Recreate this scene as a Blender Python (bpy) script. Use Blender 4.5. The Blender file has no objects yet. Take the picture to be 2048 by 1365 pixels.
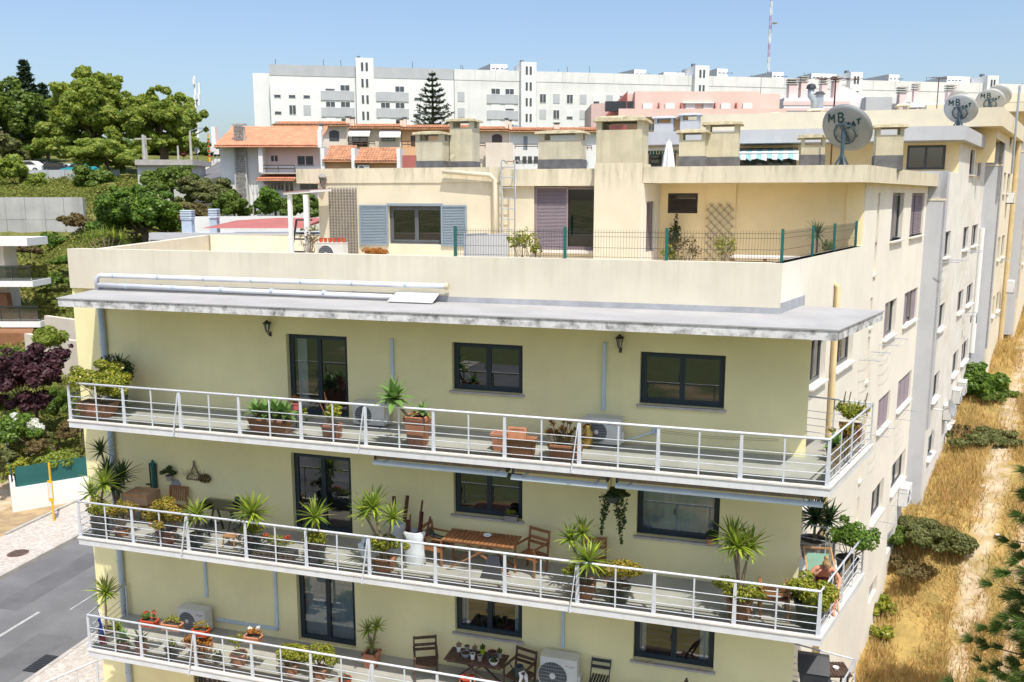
import bpy, bmesh, math, random
import numpy as np
from mathutils import Vector, Matrix, Euler
R = math.radians
scene = bpy.context.scene
# ---------------------------------------------------------------- camera, sky, sun, exposure
CAM_H = 14.5; FPX = 1755.0; PITCH = R(9.4)
cam = bpy.data.cameras.new('camera'); cam_o = bpy.data.objects.new('camera', cam)
scene.collection.objects.link(cam_o); scene.camera = cam_o
cam_o.location = (0, 0, CAM_H); cam_o.rotation_euler = (R(90) - PITCH, 0, 0)
cam.sensor_width = 36; cam.lens = FPX / 2048 * 36; cam.clip_start = 0.1; cam.clip_end = 6000
SUN_XY = (0.467, -1.363); SUN_EL = R(62.0)
world = bpy.data.worlds.new('World'); scene.world = world; world.use_nodes = True
wn = world.node_tree.nodes; wl = world.node_tree.links; wn.clear()
sky = wn.new('ShaderNodeTexSky'); sky.sky_type = 'NISHITA'; sky.sun_disc = False
sky.sun_elevation = SUN_EL; sky.sun_rotation = math.atan2(SUN_XY[0], SUN_XY[1])
sky.altitude = 100; sky.air_density = 1.0; sky.dust_density = 2.8; sky.ozone_density = 2.5
bg = wn.new('ShaderNodeBackground'); bg.inputs[1].default_value = 0.105
wo = wn.new('ShaderNodeOutputWorld'); wl.new(sky.outputs[0], bg.inputs[0]); wl.new(bg.outputs[0], wo.inputs[0])
sl = bpy.data.lights.new('sun', 'SUN'); sl.energy = 2.6; sl.angle = R(0.5); sl.color = (1.0, 0.955, 0.87)
sun = bpy.data.objects.new('sun', sl); scene.collection.objects.link(sun)
_h = math.hypot(*SUN_XY)
sd_ = Vector((SUN_XY[0] / _h * math.cos(SUN_EL), SUN_XY[1] / _h * math.cos(SUN_EL), math.sin(SUN_EL)))
sun.rotation_euler = sd_.to_track_quat('Z', 'Y').to_euler(); sun.location = (20, -30, 60)
vs = scene.view_settings; vs.view_transform = 'Standard'; vs.look = 'None'; vs.exposure = 0.9; vs.gamma = 1
vs.use_curve_mapping = False
scene.cycles.max_bounces = 8; scene.cycles.transparent_max_bounces = 24
scene.cycles.diffuse_bounces = 3; scene.cycles.glossy_bounces = 3; scene.cycles.transmission_bounces = 4
scene.cycles.caustics_reflective = False; scene.cycles.caustics_refractive = False
scene.cycles.use_denoising = True

# ---------------------------------------------------------------- frames of the place
A = R(16.76); B = R(33.25)
O_ = Vector((0, 16.87, 0)); T_ = Vector((math.cos(A), -math.sin(A), 0)); N_ = Vector((math.sin(A), math.cos(A), 0))
SD_ = Vector((math.sin(B), math.cos(B), 0)); SN_ = Vector((math.cos(B), -math.sin(B), 0))
RZF = -A; RZS = R(90) - B
def Fw(s, d, z): return O_ + T_ * s + N_ * d + Vector((0, 0, z))          # facade frame -> world
P0 = Fw(4.98, 1.95, 0)
def Sw(u, v, z): return P0 + SD_ * u + SN_ * v + Vector((0, 0, z))          # side-wall frame (v outward)
def S2F(u, v, z):                                                          # side-wall frame -> facade frame
    p = Sw(u, v, z) - O_; return (p.dot(T_), p.dot(N_), z)
_c, _s = math.cos(PITCH), math.sin(PITCH)
def ray(x, y):
    u = (x - 1024) / FPX; v = -(y - 682.5) / FPX
    return Vector((u, _c + v * _s, -_s + v * _c))
CAMP = Vector((0, 0, CAM_H))
def on_plane(x, y, p0, n):
    r = ray(x, y); return CAMP + r * ((p0 - CAMP).dot(n) / r.dot(n))
def onz(x, y, z):
    r = ray(x, y); return CAMP + r * ((z - CAM_H) / r.z)
def ony(x, y, Y):
    r = ray(x, y); return CAMP + r * (Y / r.y)
def fz(x, y, d):                                                           # measured point on a plane parallel to the facade
    p = on_plane(x, y, Fw(0, d, 0), N_); return ((p - O_).dot(T_), p.z)
def ff(x, y, z):                                                           # measured point on a floor
    p = onz(x, y, z); return ((p - O_).dot(T_), (p - O_).dot(N_))
def su(x, y, v):
    p = on_plane(x, y, Sw(0, v, 0), SN_); return ((p - P0).dot(SD_), p.z)

# ---------------------------------------------------------------- mesh builder
C = scene.collection
def put(name, me, parent=None, mat=None):
    o = bpy.data.objects.new(name, me); C.objects.link(o)
    if parent is not None: o.parent = parent
    if mat is not None and me is not None:
        for m in (mat if isinstance(mat, (list, tuple)) else [mat]): me.materials.append(m)
    return o
class MB:
    def __init__(s): s.v = []; s.f = []; s.mi = []; s.cur = 0
    def add(s, vs, fs):
        n = len(s.v); s.v += [tuple(p) for p in vs]; s.f += [tuple(i + n for i in f) for f in fs]
        s.mi += [s.cur] * len(fs); return s
    def hexa(s, p): return s.add(p, [(0, 3, 2, 1), (4, 5, 6, 7), (0, 1, 5, 4), (1, 2, 6, 5), (2, 3, 7, 6), (3, 0, 4, 7)])
    def box(s, x0, x1, y0, y1, z0, z1):
        return s.hexa([(x0, y0, z0), (x1, y0, z0), (x1, y1, z0), (x0, y1, z0), (x0, y0, z1), (x1, y0, z1), (x1, y1, z1), (x0, y1, z1)])
    def bar(s, p, q, w, h, up=(0, 0, 1)):
        p = Vector(p); q = Vector(q); d = (q - p).normalized(); up = Vector(up)
        if abs(d.dot(up)) > .99: up = Vector((0, 1, 0))
        a = d.cross(up).normalized() * (w / 2); b = a.cross(d).normalized() * (h / 2)
        return s.hexa([p - a - b, p + a - b, q + a - b, q - a - b, p - a + b, p + a + b, q + a + b, q - a + b])
    def tube(s, pts, r, n=8, cap=True):
        pts = [Vector(p) for p in pts]; rs = r if isinstance(r, (list, tuple)) else [r] * len(pts)
        rings = []; base = len(s.v); prev = None
        for i, p in enumerate(pts):
            d = ((pts[min(i + 1, len(pts) - 1)] - pts[max(i - 1, 0)])).normalized()
            if prev is None:
                up = Vector((0, 0, 1)) if abs(d.z) < .9 else Vector((1, 0, 0)); a = d.cross(up).normalized()
            else:
                a = (prev - d * prev.dot(d)).normalized()
            prev = a; b = d.cross(a)
            for k in range(n):
                t = 2 * math.pi * k / n; s.v.append(tuple(p + a * math.cos(t) * rs[i] + b * math.sin(t) * rs[i]))
        for i in range(len(pts) - 1):
            for k in range(n):
                k2 = (k + 1) % n; o = base + i * n; s.f.append((o + k, o + k2, o + n + k2, o + n + k)); s.mi.append(s.cur)
        if cap:
            s.f.append(tuple(base + k for k in range(n))[::-1]); s.mi.append(s.cur)
            o = base + (len(pts) - 1) * n; s.f.append(tuple(o + k for k in range(n))); s.mi.append(s.cur)
        return s
    def lathe(s, prof, c=(0, 0, 0), n=16, sq=False):
        base = len(s.v)
        for (r, z) in prof:
            for k in range(n):
                t = 2 * math.pi * (k + .5) / n; s.v.append((c[0] + r * math.cos(t), c[1] + r * math.sin(t), c[2] + z))
        for i in range(len(prof) - 1):
            for k in range(n):
                k2 = (k + 1) % n; o = base + i * n; s.f.append((o + k, o + k2, o + n + k2, o + n + k)); s.mi.append(s.cur)
        return s
    def frust(s, x, y, z0, z1, w0, d0, w1, d1):
        a, b, c, e = w0 / 2, d0 / 2, w1 / 2, d1 / 2
        return s.hexa([(x - a, y - b, z0), (x + a, y - b, z0), (x + a, y + b, z0), (x - a, y + b, z0), (x - c, y - e, z1), (x + c, y - e, z1), (x + c, y + e, z1), (x - c, y + e, z1)])
    def prism(s, poly, z0, z1):
        n = len(poly); vs = [(p[0], p[1], z0) for p in poly] + [(p[0], p[1], z1) for p in poly]
        return s.add(vs, [tuple(range(n))[::-1], tuple(range(n, 2 * n))] + [(i, (i + 1) % n, n + (i + 1) % n, n + i) for i in range(n)])
    def mesh(s, name, smooth=False):
        me = bpy.data.meshes.new(name); me.from_pydata(s.v, [], s.f)
        if any(s.mi): me.polygons.foreach_set('material_index', s.mi)
        bm = bmesh.new(); bm.from_mesh(me); bmesh.ops.recalc_face_normals(bm, faces=bm.faces); bm.to_mesh(me); bm.free()
        if smooth: me.polygons.foreach_set('use_smooth', [True] * len(me.polygons))
        me.update(); return me
    def build(s, name, mat, parent=None, smooth=False): return put(name, s.mesh(name, smooth), parent, mat)
def quads_np(name, V, F4, mat, parent, smooth=False):
    me = bpy.data.meshes.new(name); n = len(V); m = len(F4); k = F4.shape[1]
    me.vertices.add(n); me.vertices.foreach_set('co', np.ascontiguousarray(V, dtype=np.float32).ravel())
    me.loops.add(m * k); me.loops.foreach_set('vertex_index', np.ascontiguousarray(F4, dtype=np.int32).ravel())
    me.polygons.add(m); me.polygons.foreach_set('loop_start', np.arange(m, dtype=np.int32) * k)
    if smooth: me.polygons.foreach_set('use_smooth', np.ones(m, dtype=bool))
    me.update(calc_edges=True); return put(name, me, parent, mat)
def tag(o, label, cat, group=None, kind=None):
    if label: o['label'] = label
    if cat: o['category'] = cat
    if group: o['group'] = group
    if kind: o['kind'] = kind
    return o
def thing(name, label, cat, loc, rz=0, group=None):
    o = bpy.data.objects.new(name, None); C.objects.link(o); o.empty_display_size = .2
    o.location = loc; o.rotation_euler = (0, 0, rz); return tag(o, label, cat, group)
def struct(o): o['kind'] = 'structure'; return o
def inst(name, me, parent, loc=(0, 0, 0), rot=(0, 0, 0), scale=None):
    o = bpy.data.objects.new(name, me); C.objects.link(o); o.parent = parent; o.location = loc; o.rotation_euler = rot
    if scale: o.scale = scale
    return o
def copy_tree(o, parent=None):
    c = o.copy(); C.objects.link(c); c.parent = parent
    for ch in list(o.children): copy_tree(ch, c)
    return c

# ---------------------------------------------------------------- materials
def _new(name):
    m = bpy.data.materials.new(name); m.use_nodes = True; n = m.node_tree.nodes; l = m.node_tree.links; n.clear()
    out = n.new('ShaderNodeOutputMaterial'); return m, n, l, out
def _mix(n, l, fac, a, b, mode='MIX'):
    x = n.new('ShaderNodeMix'); x.data_type = 'RGBA'; x.blend_type = mode
    for i, v in ((0, fac), (6, a), (7, b)):
        if hasattr(v, 'is_linked') or hasattr(v, 'links'): l.new(v, x.inputs[i])
        elif i == 0: x.inputs[0].default_value = v
        else: x.inputs[i].default_value = tuple(v) + ((1,) if len(v) == 3 else ())
    return x.outputs[2]
def _noise(n, l, co, scale, detail=4, mapping=None, rough=.55):
    if mapping:
        mp = n.new('ShaderNodeMapping'); mp.inputs['Scale'].default_value = mapping; l.new(co, mp.inputs[0]); co = mp.outputs[0]
    t = n.new('ShaderNodeTexNoise'); t.inputs['Scale'].default_value = scale; t.inputs['Detail'].default_value = detail
    t.inputs['Roughness'].default_value = rough; l.new(co, t.inputs['Vector']); return t.outputs['Fac']
def _ramp(n, l, f, a, b):
    r = n.new('ShaderNodeMapRange'); r.interpolation_type = 'SMOOTHSTEP'; l.new(f, r.inputs[0]); r.inputs[1].default_value = a; r.inputs[2].default_value = b
    return r.outputs[0]
def _math(n, l, op, a, b):
    x = n.new('ShaderNodeMath'); x.operation = op
    for i, v in ((0, a), (1, b)):
        if isinstance(v, (int, float)): x.inputs[i].default_value = v
        else: l.new(v, x.inputs[i])
    return x.outputs[0]
def pm(name, col, rough=.75, var=.12, scale=3.0, bump=0., bscale=60, metal=0., spec=.4, stain=0., staincol=None, sscale=1.5, vstain=0., vcol=(.25, .24, .17), ztop=None, zlen=1., streak=None, world_co=False, fleck=0):
    """plain procedural surface: tone variation, cloudy stains, runs of dirt below an edge, fine bump"""
    m, n, l, out = _new(name); p = n.new('ShaderNodeBsdfPrincipled'); l.new(p.outputs[0], out.inputs[0])
    tc = n.new('ShaderNodeTexCoord'); co = tc.outputs['Object']
    f = _noise(n, l, co, scale, 5)
    lo = tuple(c * (1 - var) for c in col); hi = tuple(min(1, c * (1 + var)) for c in col)
    c = _mix(n, l, _ramp(n, l, f, .3, .7), lo, hi)
    if stain:
        f2 = _noise(n, l, co, sscale, 6, rough=.65)
        c = _mix(n, l, _math(n, l, 'MULTIPLY', _ramp(n, l, f2, .48, .75), stain), c, staincol or tuple(x * .5 for x in col))
    if vstain:
        f3 = _noise(n, l, co, 1.0, 5, mapping=streak or (7, 7, .35), rough=.7)
        k = _math(n, l, 'MULTIPLY', _ramp(n, l, f3, .42, .78), vstain)
        if ztop is not None:
            sp = n.new('ShaderNodeSeparateXYZ'); l.new(co, sp.inputs[0])
            k = _math(n, l, 'MULTIPLY', k, _ramp(n, l, sp.outputs[2], ztop - zlen, ztop))
        c = _mix(n, l, k, c, vcol)
    if fleck:
        f4 = _noise(n, l, co, 40, 2); c = _mix(n, l, _math(n, l, 'MULTIPLY', _ramp(n, l, f4, .6, .7), fleck), c, tuple(x * .55 for x in col))
    l.new(c, p.inputs['Base Color']); p.inputs['Roughness'].default_value = rough; p.inputs['Metallic'].default_value = metal
    p.inputs['Specular IOR Level'].default_value = spec
    if bump:
        b = n.new('ShaderNodeBump'); b.inputs['Strength'].default_value = bump; b.inputs['Distance'].default_value = .02
        l.new(_noise(n, l, co, bscale, 4), b.inputs['Height']); l.new(b.outputs[0], p.inputs['Normal'])
    return m
def leafmat(name, cols, rough=.45, trans=.3, tcol=None):
    m, n, l, out = _new(name); p = n.new('ShaderNodeBsdfPrincipled'); g = n.new('ShaderNodeNewGeometry')
    r = n.new('ShaderNodeValToRGB'); l.new(g.outputs['Random Per Island'], r.inputs[0]); e = r.color_ramp.elements
    while len(e) < len(cols): e.new(.5)
    for i, c in enumerate(cols): e[i].position = i / (len(cols) - 1); e[i].color = tuple(c) + (1,)
    l.new(r.outputs[0], p.inputs['Base Color']); p.inputs['Roughness'].default_value = rough; p.inputs['Specular IOR Level'].default_value = .3
    t = n.new('ShaderNodeBsdfTranslucent'); hs = n.new('ShaderNodeHueSaturation'); hs.inputs['Value'].default_value = 1.5; hs.inputs['Hue'].default_value = .485
    l.new(r.outputs[0], hs.inputs['Color']); l.new(hs.outputs[0], t.inputs[0])
    mx = n.new('ShaderNodeMixShader'); mx.inputs[0].default_value = trans; l.new(p.outputs[0], mx.inputs[1]); l.new(t.outputs[0], mx.inputs[2]); l.new(mx.outputs[0], out.inputs[0])
    return m
def glass(name, tint=(.6, .65, .65), refl=1.0, rough=.01, base=.04):
    m, n, l, out = _new(name); t = n.new('ShaderNodeBsdfTransparent'); t.inputs[0].default_value = tuple(tint) + (1,)
    g = n.new('ShaderNodeBsdfGlossy'); g.inputs['Roughness'].default_value = rough; g.inputs['Color'].default_value = (refl, refl, refl, 1)
    fr = n.new('ShaderNodeFresnel'); fr.inputs[0].default_value = 1.52
    f = _math(n, l, 'MINIMUM', _math(n, l, 'ADD', fr.outputs[0], base), 1.0)
    mx = n.new('ShaderNodeMixShader'); l.new(f, mx.inputs[0]); l.new(t.outputs[0], mx.inputs[1]); l.new(g.outputs[0], mx.inputs[2]); l.new(mx.outputs[0], out.inputs[0])
    return m
M = {}
M['yellow'] = pm('yellow_plaster', (.85, .775, .435), .9, .05, .8, .25, 90, vstain=.13, streak=(2.3, 2.3, .25), vcol=(.66, .58, .33), stain=.38, staincol=(.73, .65, .37), sscale=.55)  # shaded front wall; base raised to make up for weak fill light
M['parapet'] = pm('sunlit_parapet_plaster', (.655, .605, .485), .9, .05, 1.0, .25, 90, vstain=.42, vcol=(.46, .41, .28), ztop=13.25, zlen=1.2, stain=.25, staincol=(.76, .72, .60), sscale=.9)  # same wall in sun; washed-out highlight is put into the paler base
M['side'] = pm('sunlit_side_plaster', (.80, .755, .66), .9, .04, .9, .25, 90, vstain=.2, vcol=(.60, .54, .42), stain=.2, staincol=(.70, .63, .48))  # sunlit faces; overexposure is painted in as a paler plaster
M['pent'] = pm('penthouse_plaster', (.665, .60, .45), .9, .05, 1.2, .25, 90, vstain=.75, vcol=(.25, .24, .16), ztop=15.35, zlen=.95, streak=(6, 6, .9))
M['pentwall'] = pm('terrace_wall_plaster', (.87, .71, .42), .9, .05, 1.2, .2, 90)  # shaded recess; warm bounced light is put into the base colour
M['chim'] = pm('chimney_render', (.54, .49, .35), .95, .1, 2, .4, 60, vstain=.45, vcol=(.30, .28, .20), stain=.3, staincol=(.66, .60, .46))
M['chimcap'] = pm('chimney_cap', (.42, .37, .24), .95, .25, 6, .6, 40, stain=.5, staincol=(.24, .21, .12), sscale=5)
M['tar'] = pm('tar_band', (.13, .13, .13), .9, .2, 4, .5, 40)
M['white_stain'] = pm('canopy_edge', (.66, .66, .66), .85, .1, 3, .3, 50, vstain=1.0, vcol=(.07, .07, .07), streak=(2.6, 2.6, 3.5), stain=.95, staincol=(.10, .10, .10), sscale=4)
M['felt'] = pm('roofing_felt', (.375, .37, .365), .95, .07, 1.2, .2, 80, spec=.1, stain=.4, staincol=(.50, .49, .48), sscale=.8, vstain=.25, vcol=(.32, .32, .32), streak=(1.5, .4, 1))
M['flash'] = pm('flashing', (.36, .37, .39), .8, .12, 3)
M['slab'] = pm('slab_paint', (.64, .65, .665), .75, .06, 2, .1, 60, vstain=.3, vcol=(.34, .33, .31), streak=(3, 3, 1.2))
M['ledge'] = pm('slab_ledge', (.66, .62, .57), .8, .1, 3, .2, 60, stain=.35, staincol=(.48, .38, .30), sscale=4)
M['floor'] = pm('balcony_floor', (.38, .375, .335), .85, .1, 1.5, .15, 70, stain=.4, staincol=(.31, .31, .28), sscale=1.2)
M['terrace'] = pm('terrace_floor', (.74, .64, .49), .9, .1, 2, .2, 40)
M['rail'] = pm('rail_paint', (.56, .59, .63), .45, .06, 3, stain=.35, staincol=(.40, .24, .14), sscale=9)
M['frame'] = pm('window_frame', (.022, .036, .050), .35, .1, 2)
M['frame_grey'] = pm('frame_grey', (.10, .11, .12), .4, .1, 2)
M['glass'] = glass('window_glass', (.62, .68, .69), base=.10)
M['glass_dark'] = glass('dark_glass', (.12, .14, .15), base=.09)
M['glass_rail'] = glass('rail_glass', (.86, .89, .88), base=.0)
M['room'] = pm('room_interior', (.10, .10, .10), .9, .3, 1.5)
M['curtain'] = pm('curtain', (.78, .80, .80), .9, .1, 3)
M['curtain_teal'] = pm('net_curtain', (.62, .74, .77), .9, .1, 3)
M['sill'] = pm('sill_stone', (.45, .42, .40), .6, .1, 6)
M['pipe'] = pm('pvc_pipe', (.40, .47, .55), .5, .06, 2)
M['pipe_w'] = pm('pale_pipe', (.62, .64, .68), .5, .05, 2)
M['pipe_y'] = pm('cream_pipe', (.60, .47, .26), .6, .08, 3)
M['duct'] = pm('cable_duct', (.52, .62, .72), .5, .05, 2)
M['acw'] = pm('ac_casing', (.60, .60, .57), .5, .05, 3)
M['acdark'] = pm('ac_grille', (.06, .065, .07), .5, .2, 8)
M['terra'] = pm('terracotta', (.47, .19, .105), .85, .18, 3, .3, 60, vstain=.35, vcol=(.55, .42, .33), stain=.35, staincol=(.52, .30, .2), sscale=3)
M['terra2'] = pm('terracotta_pale', (.55, .24, .13), .85, .12, 4, .2, 60)
M['redpot'] = pm('red_pot', (.55, .08, .03), .5, .1, 4)
M['pinkpot'] = pm('pink_pot', (.6, .15, .16), .5, .1, 4)
M['darkpot'] = pm('dark_pot', (.06, .075, .075), .6, .15, 4)
M['greypot'] = pm('grey_pot', (.30, .28, .25), .8, .1, 4)
M['whitepot'] = pm('white_pot', (.7, .7, .68), .4, .04, 4)
M['brass'] = pm('brass', (.5, .33, .08), .3, .1, 4, metal=.8)
M['soil'] = pm('soil', (.06, .045, .03), 1, .3, 20)
M['wood'] = pm('teak', (.30, .135, .055), .6, .18, 6, .2, 40)
M['wood_dk'] = pm('dark_wood', (.085, .05, .034), .6, .25, 6, .2, 40, stain=.3, staincol=(.16, .11, .08), sscale=6)
M['wood_lt'] = pm('pale_wood', (.42, .22, .09), .6, .15, 6)
M['plank'] = pm('stained_plank', (.10, .035, .025), .7, .3, 4)
M['metal_dk'] = pm('dark_metal', (.035, .038, .045), .45, .1, 3)
M['metal'] = pm('galvanised', (.38, .42, .47), .45, .1, 5, metal=.3)
M['green_post'] = pm('green_post', (.015, .13, .11), .45, .06, 3)
M['bluegrey'] = pm('shutter_blue', (.23, .29, .34), .55, .05, 3)
M['mauve'] = pm('shutter_mauve', (.27, .215, .235), .6, .06, 3)
M['brownsh'] = pm('shutter_brown', (.07, .055, .05), .6, .08, 3)
M['trellis'] = pm('weathered_trellis', (.24, .21, .19), .85, .15, 6)
M['bark'] = pm('bark', (.16, .12, .085), .95, .25, 8, .6, 30)
M['stem'] = pm('stem', (.22, .17, .11), .9, .2, 8)
M['card'] = pm('cardboard', (.38, .26, .16), .9, .08, 3)
M['sack'] = pm('woven_sack', (.66, .70, .72), .7, .06, 4)
M['skin'] = pm('skin', (.60, .27, .17), .55, .06, 8)
M['hair'] = pm('hair', (.30, .19, .085), .6, .3, 20)
M['swim'] = pm('swimsuit', (.10, .015, .03), .7, .1, 8)
M['canvas'] = pm('green_canvas', (.17, .30, .22), .8, .06, 6)
M['blue'] = pm('flag_blue', (.01, .045, .28), .6, .06, 4)
M['red'] = pm('flag_red', (.5, .02, .02), .6, .06, 4)
M['hose'] = pm('hose', (.03, .05, .05), .5, .1, 6)
M['awn'] = pm('awning_bar', (.46, .54, .60), .45, .06, 3, stain=.1)
M['rust'] = pm('awning_roll', (.22, .18, .14), .85, .2, 4, vstain=.8, vcol=(.36, .19, .07), streak=(5, 5, 1.5), stain=.4, staincol=(.10, .09, .08), sscale=4)
M['grey_wall'] = pm('grey_plaster', (.47, .48, .50), .9, .05, 1.5, .2, 80, stain=.2, staincol=(.38, .38, .38), vstain=.2, vcol=(.33, .33, .32))
M['weather'] = pm('weathered_plaster', (.69, .67, .62), .9, .08, 1.2, .25, 80, stain=.7, staincol=(.64, .54, .38), sscale=.55, vstain=.35, vcol=(.74, .72, .70))
M['block_y'] = pm('neighbour_yellow', (.74, .67, .51), .9, .05, .9, .2, 80, vstain=.3, vcol=(.55, .48, .36))
M['dishc'] = pm('dish_grey', (.27, .28, .285), .5, .08, 3, stain=.3, staincol=(.28, .28, .27), sscale=2)
M['dish_pale'] = pm('dish_pale', (.48, .49, .48), .5, .08, 3, stain=.3, staincol=(.38, .38, .37), sscale=2)
M['dishp'] = pm('dish_pole', (.05, .085, .11), .5, .1, 4)
M['ink'] = pm('sign_paint', (.008, .045, .045), .7, .1, 6)
M['white'] = pm('white_render', (.74, .74, .73), .85, .03, .3, stain=.15, staincol=(.62, .62, .61), sscale=.2)
M['whitegrey'] = pm('weathered_white', (.70, .70, .68), .9, .06, .3, stain=.4, staincol=(.52, .52, .50), sscale=.25, vstain=.35, vcol=(.5, .5, .48), streak=(1.2, 1.2, .1))
M['grey_panel'] = pm('grey_panel', (.44, .455, .47), .85, .06, .5)
M['grey_dark'] = pm('grey_slope', (.13, .15, .17), .85, .06, .5)
M['pink'] = pm('pink_render', (.74, .53, .46), .85, .05, .4, stain=.12)
M['pink_lt'] = pm('pale_pink', (.72, .56, .53), .85, .05, .4)
M['cream'] = pm('cream_render', (.68, .60, .50), .88, .06, .5, vstain=.25, vcol=(.45, .4, .33), streak=(2, 2, .3))
M['peach'] = pm('peach_render', (.68, .42, .24), .88, .06, .5)
M['tile'] = pm('roof_tile', (.64, .28, .165), .8, .16, 1.5, stain=.25, staincol=(.62, .26, .12), sscale=3)
M['tile_old'] = pm('old_roof_tile', (.45, .22, .12), .85, .25, 2, stain=.6, staincol=(.26, .15, .08), sscale=1.6)
M['corr_red'] = pm('red_sheet', (.40, .13, .11), .7, .08, 1)
M['asphalt'] = pm('asphalt', (.155, .155, .16), .95, .14, .5, .4, 40, stain=.5, staincol=(.20, .198, .195), sscale=.5, fleck=.35, vstain=.35, vcol=(.11, .11, .112), streak=(.5, .12, 1))
M['asphalt_patch'] = pm('asphalt_patch', (.125, .125, .13), .95, .15, .8, .4, 40, stain=.4, staincol=(.16, .16, .16), sscale=1.2)
M['paint'] = pm('road_paint', (.40, .40, .39), .9, .2, 3, stain=.6, staincol=(.2, .2, .2), sscale=6)
M['kerb'] = pm('kerb_stone', (.42, .39, .36), .9, .12, 2)
M['hillwall'] = pm('retaining_concrete', (.42, .42, .40), .95, .12, .5, .3, 10, vstain=.55, vcol=(.2, .2, .19), streak=(.8, .8, .06))
M['shed'] = pm('shed_render', (.50, .50, .48), .9, .08, .6, stain=.2)
M['brown_panel'] = pm('brown_panel', (.27, .125, .058), .7, .12, 1.2)
M['screen'] = pm('green_screen', (.02, .11, .105), .8, .12, 1)
M['yellow_pole'] = pm('yellow_pole', (.72, .42, .01), .5, .06, 3)
M['stonechim'] = pm('stone', (.30, .28, .26), .9, .3, 4)
M['awn_w'] = pm('white_awning', (.75, .73, .70), .8, .04, 1)
M['carwhite'] = pm('white_car_paint', (.75, .75, .75), .25, .03, 1)
M['cardark'] = pm('dark_car_paint', (.03, .035, .05), .25, .1, 1)
M['carteal'] = pm('teal_car_paint', (.03, .35, .42), .3, .1, 1)
M['orange'] = pm('orange_livery', (.7, .3, .02), .4, .1, 1)
M['rubber'] = pm('tyre', (.02, .02, .02), .8, .1, 3)
M['concrete'] = pm('concrete_post', (.40, .38, .35), .9, .1, 2)
M['poster'] = pm('notice', (.6, .6, .6), .6, .1, 3)
# foliage
L = {}
L['yucca'] = leafmat('yucca_leaf', [(.10, .17, .025), (.25, .36, .04), (.42, .50, .06), (.17, .27, .04), (.30, .26, .09)], .4, .3)
L['yucca_dk'] = leafmat('yucca_leaf_dark', [(.03, .065, .025), (.05, .10, .03), (.08, .13, .035)], .4, .2)  # darker green leaf for the dark dracaenas and yuccas
L['agave'] = leafmat('agave_leaf', [(.09, .18, .06), (.14, .26, .07), (.22, .34, .08)], .45, .2)
L['jade'] = leafmat('jade_leaf', [(.10, .14, .018), (.20, .24, .025), (.29, .31, .03), (.36, .30, .05)], .35, .2)
L['jade_r'] = leafmat('jade_leaf_red', [(.12, .14, .02), (.26, .24, .03), (.36, .20, .035), (.26, .28, .035)], .4, .2)
L['dark'] = leafmat('dark_leaf', [(.015, .035, .012), (.03, .06, .015), (.05, .085, .02)], .4, .2)
L['aeon'] = leafmat('aeonium_leaf', [(.05, .018, .018), (.10, .035, .025), (.25, .17, .04), (.16, .09, .03)], .4, .15)
L['green'] = leafmat('green_leaf', [(.06, .125, .018), (.11, .20, .026), (.19, .28, .04)], .45, .35)
L['plane'] = leafmat('plane_leaf', [(.12, .18, .03), (.21, .29, .045), (.31, .38, .065), (.40, .43, .10)], .5, .5)
L['bush'] = leafmat('bush_leaf', [(.065, .115, .018), (.12, .19, .028), (.19, .25, .045)], .5, .4)
L['olive'] = leafmat('olive_leaf', [(.09, .11, .035), (.15, .17, .05), (.21, .21, .08)], .6, .35)
L['brownbush'] = leafmat('brown_leaf', [(.10, .07, .03), (.16, .11, .04), (.14, .13, .04)], .7, .2)
L['purple'] = leafmat('purple_leaf', [(.035, .012, .018), (.06, .022, .028), (.10, .04, .045)], .5, .2)
L['flower_w'] = leafmat('white_petal', [(.7, .7, .66), (.8, .8, .74), (.62, .66, .5)], .6, .3)
L['flower_r'] = leafmat('red_petal', [(.5, .04, .04), (.6, .1, .04)], .6, .3)
L['orange'] = leafmat('orange_leaf', [(.33, .10, .02), (.45, .19, .03), (.28, .16, .03)], .6, .25)
L['conif'] = leafmat('conifer_needle', [(.012, .03, .014), (.025, .05, .022), (.04, .07, .03)], .6, .15)
L['pine'] = leafmat('pine_needle', [(.045, .09, .02), (.08, .15, .03), (.14, .21, .045)], .5, .3)
L['dry'] = leafmat('dry_grass', [(.44, .29, .10), (.60, .42, .17), (.70, .54, .26), (.38, .29, .09), (.24, .23, .06), (.58, .38, .15)], .8, .4)
L['hill'] = leafmat('hill_herb', [(.12, .16, .025), (.19, .23, .04), (.28, .27, .07), (.11, .15, .025)], .8, .3)
L['vine'] = leafmat('vine_leaf', [(.025, .055, .015), (.05, .09, .02), (.09, .12, .03)], .5, .25)
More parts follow.
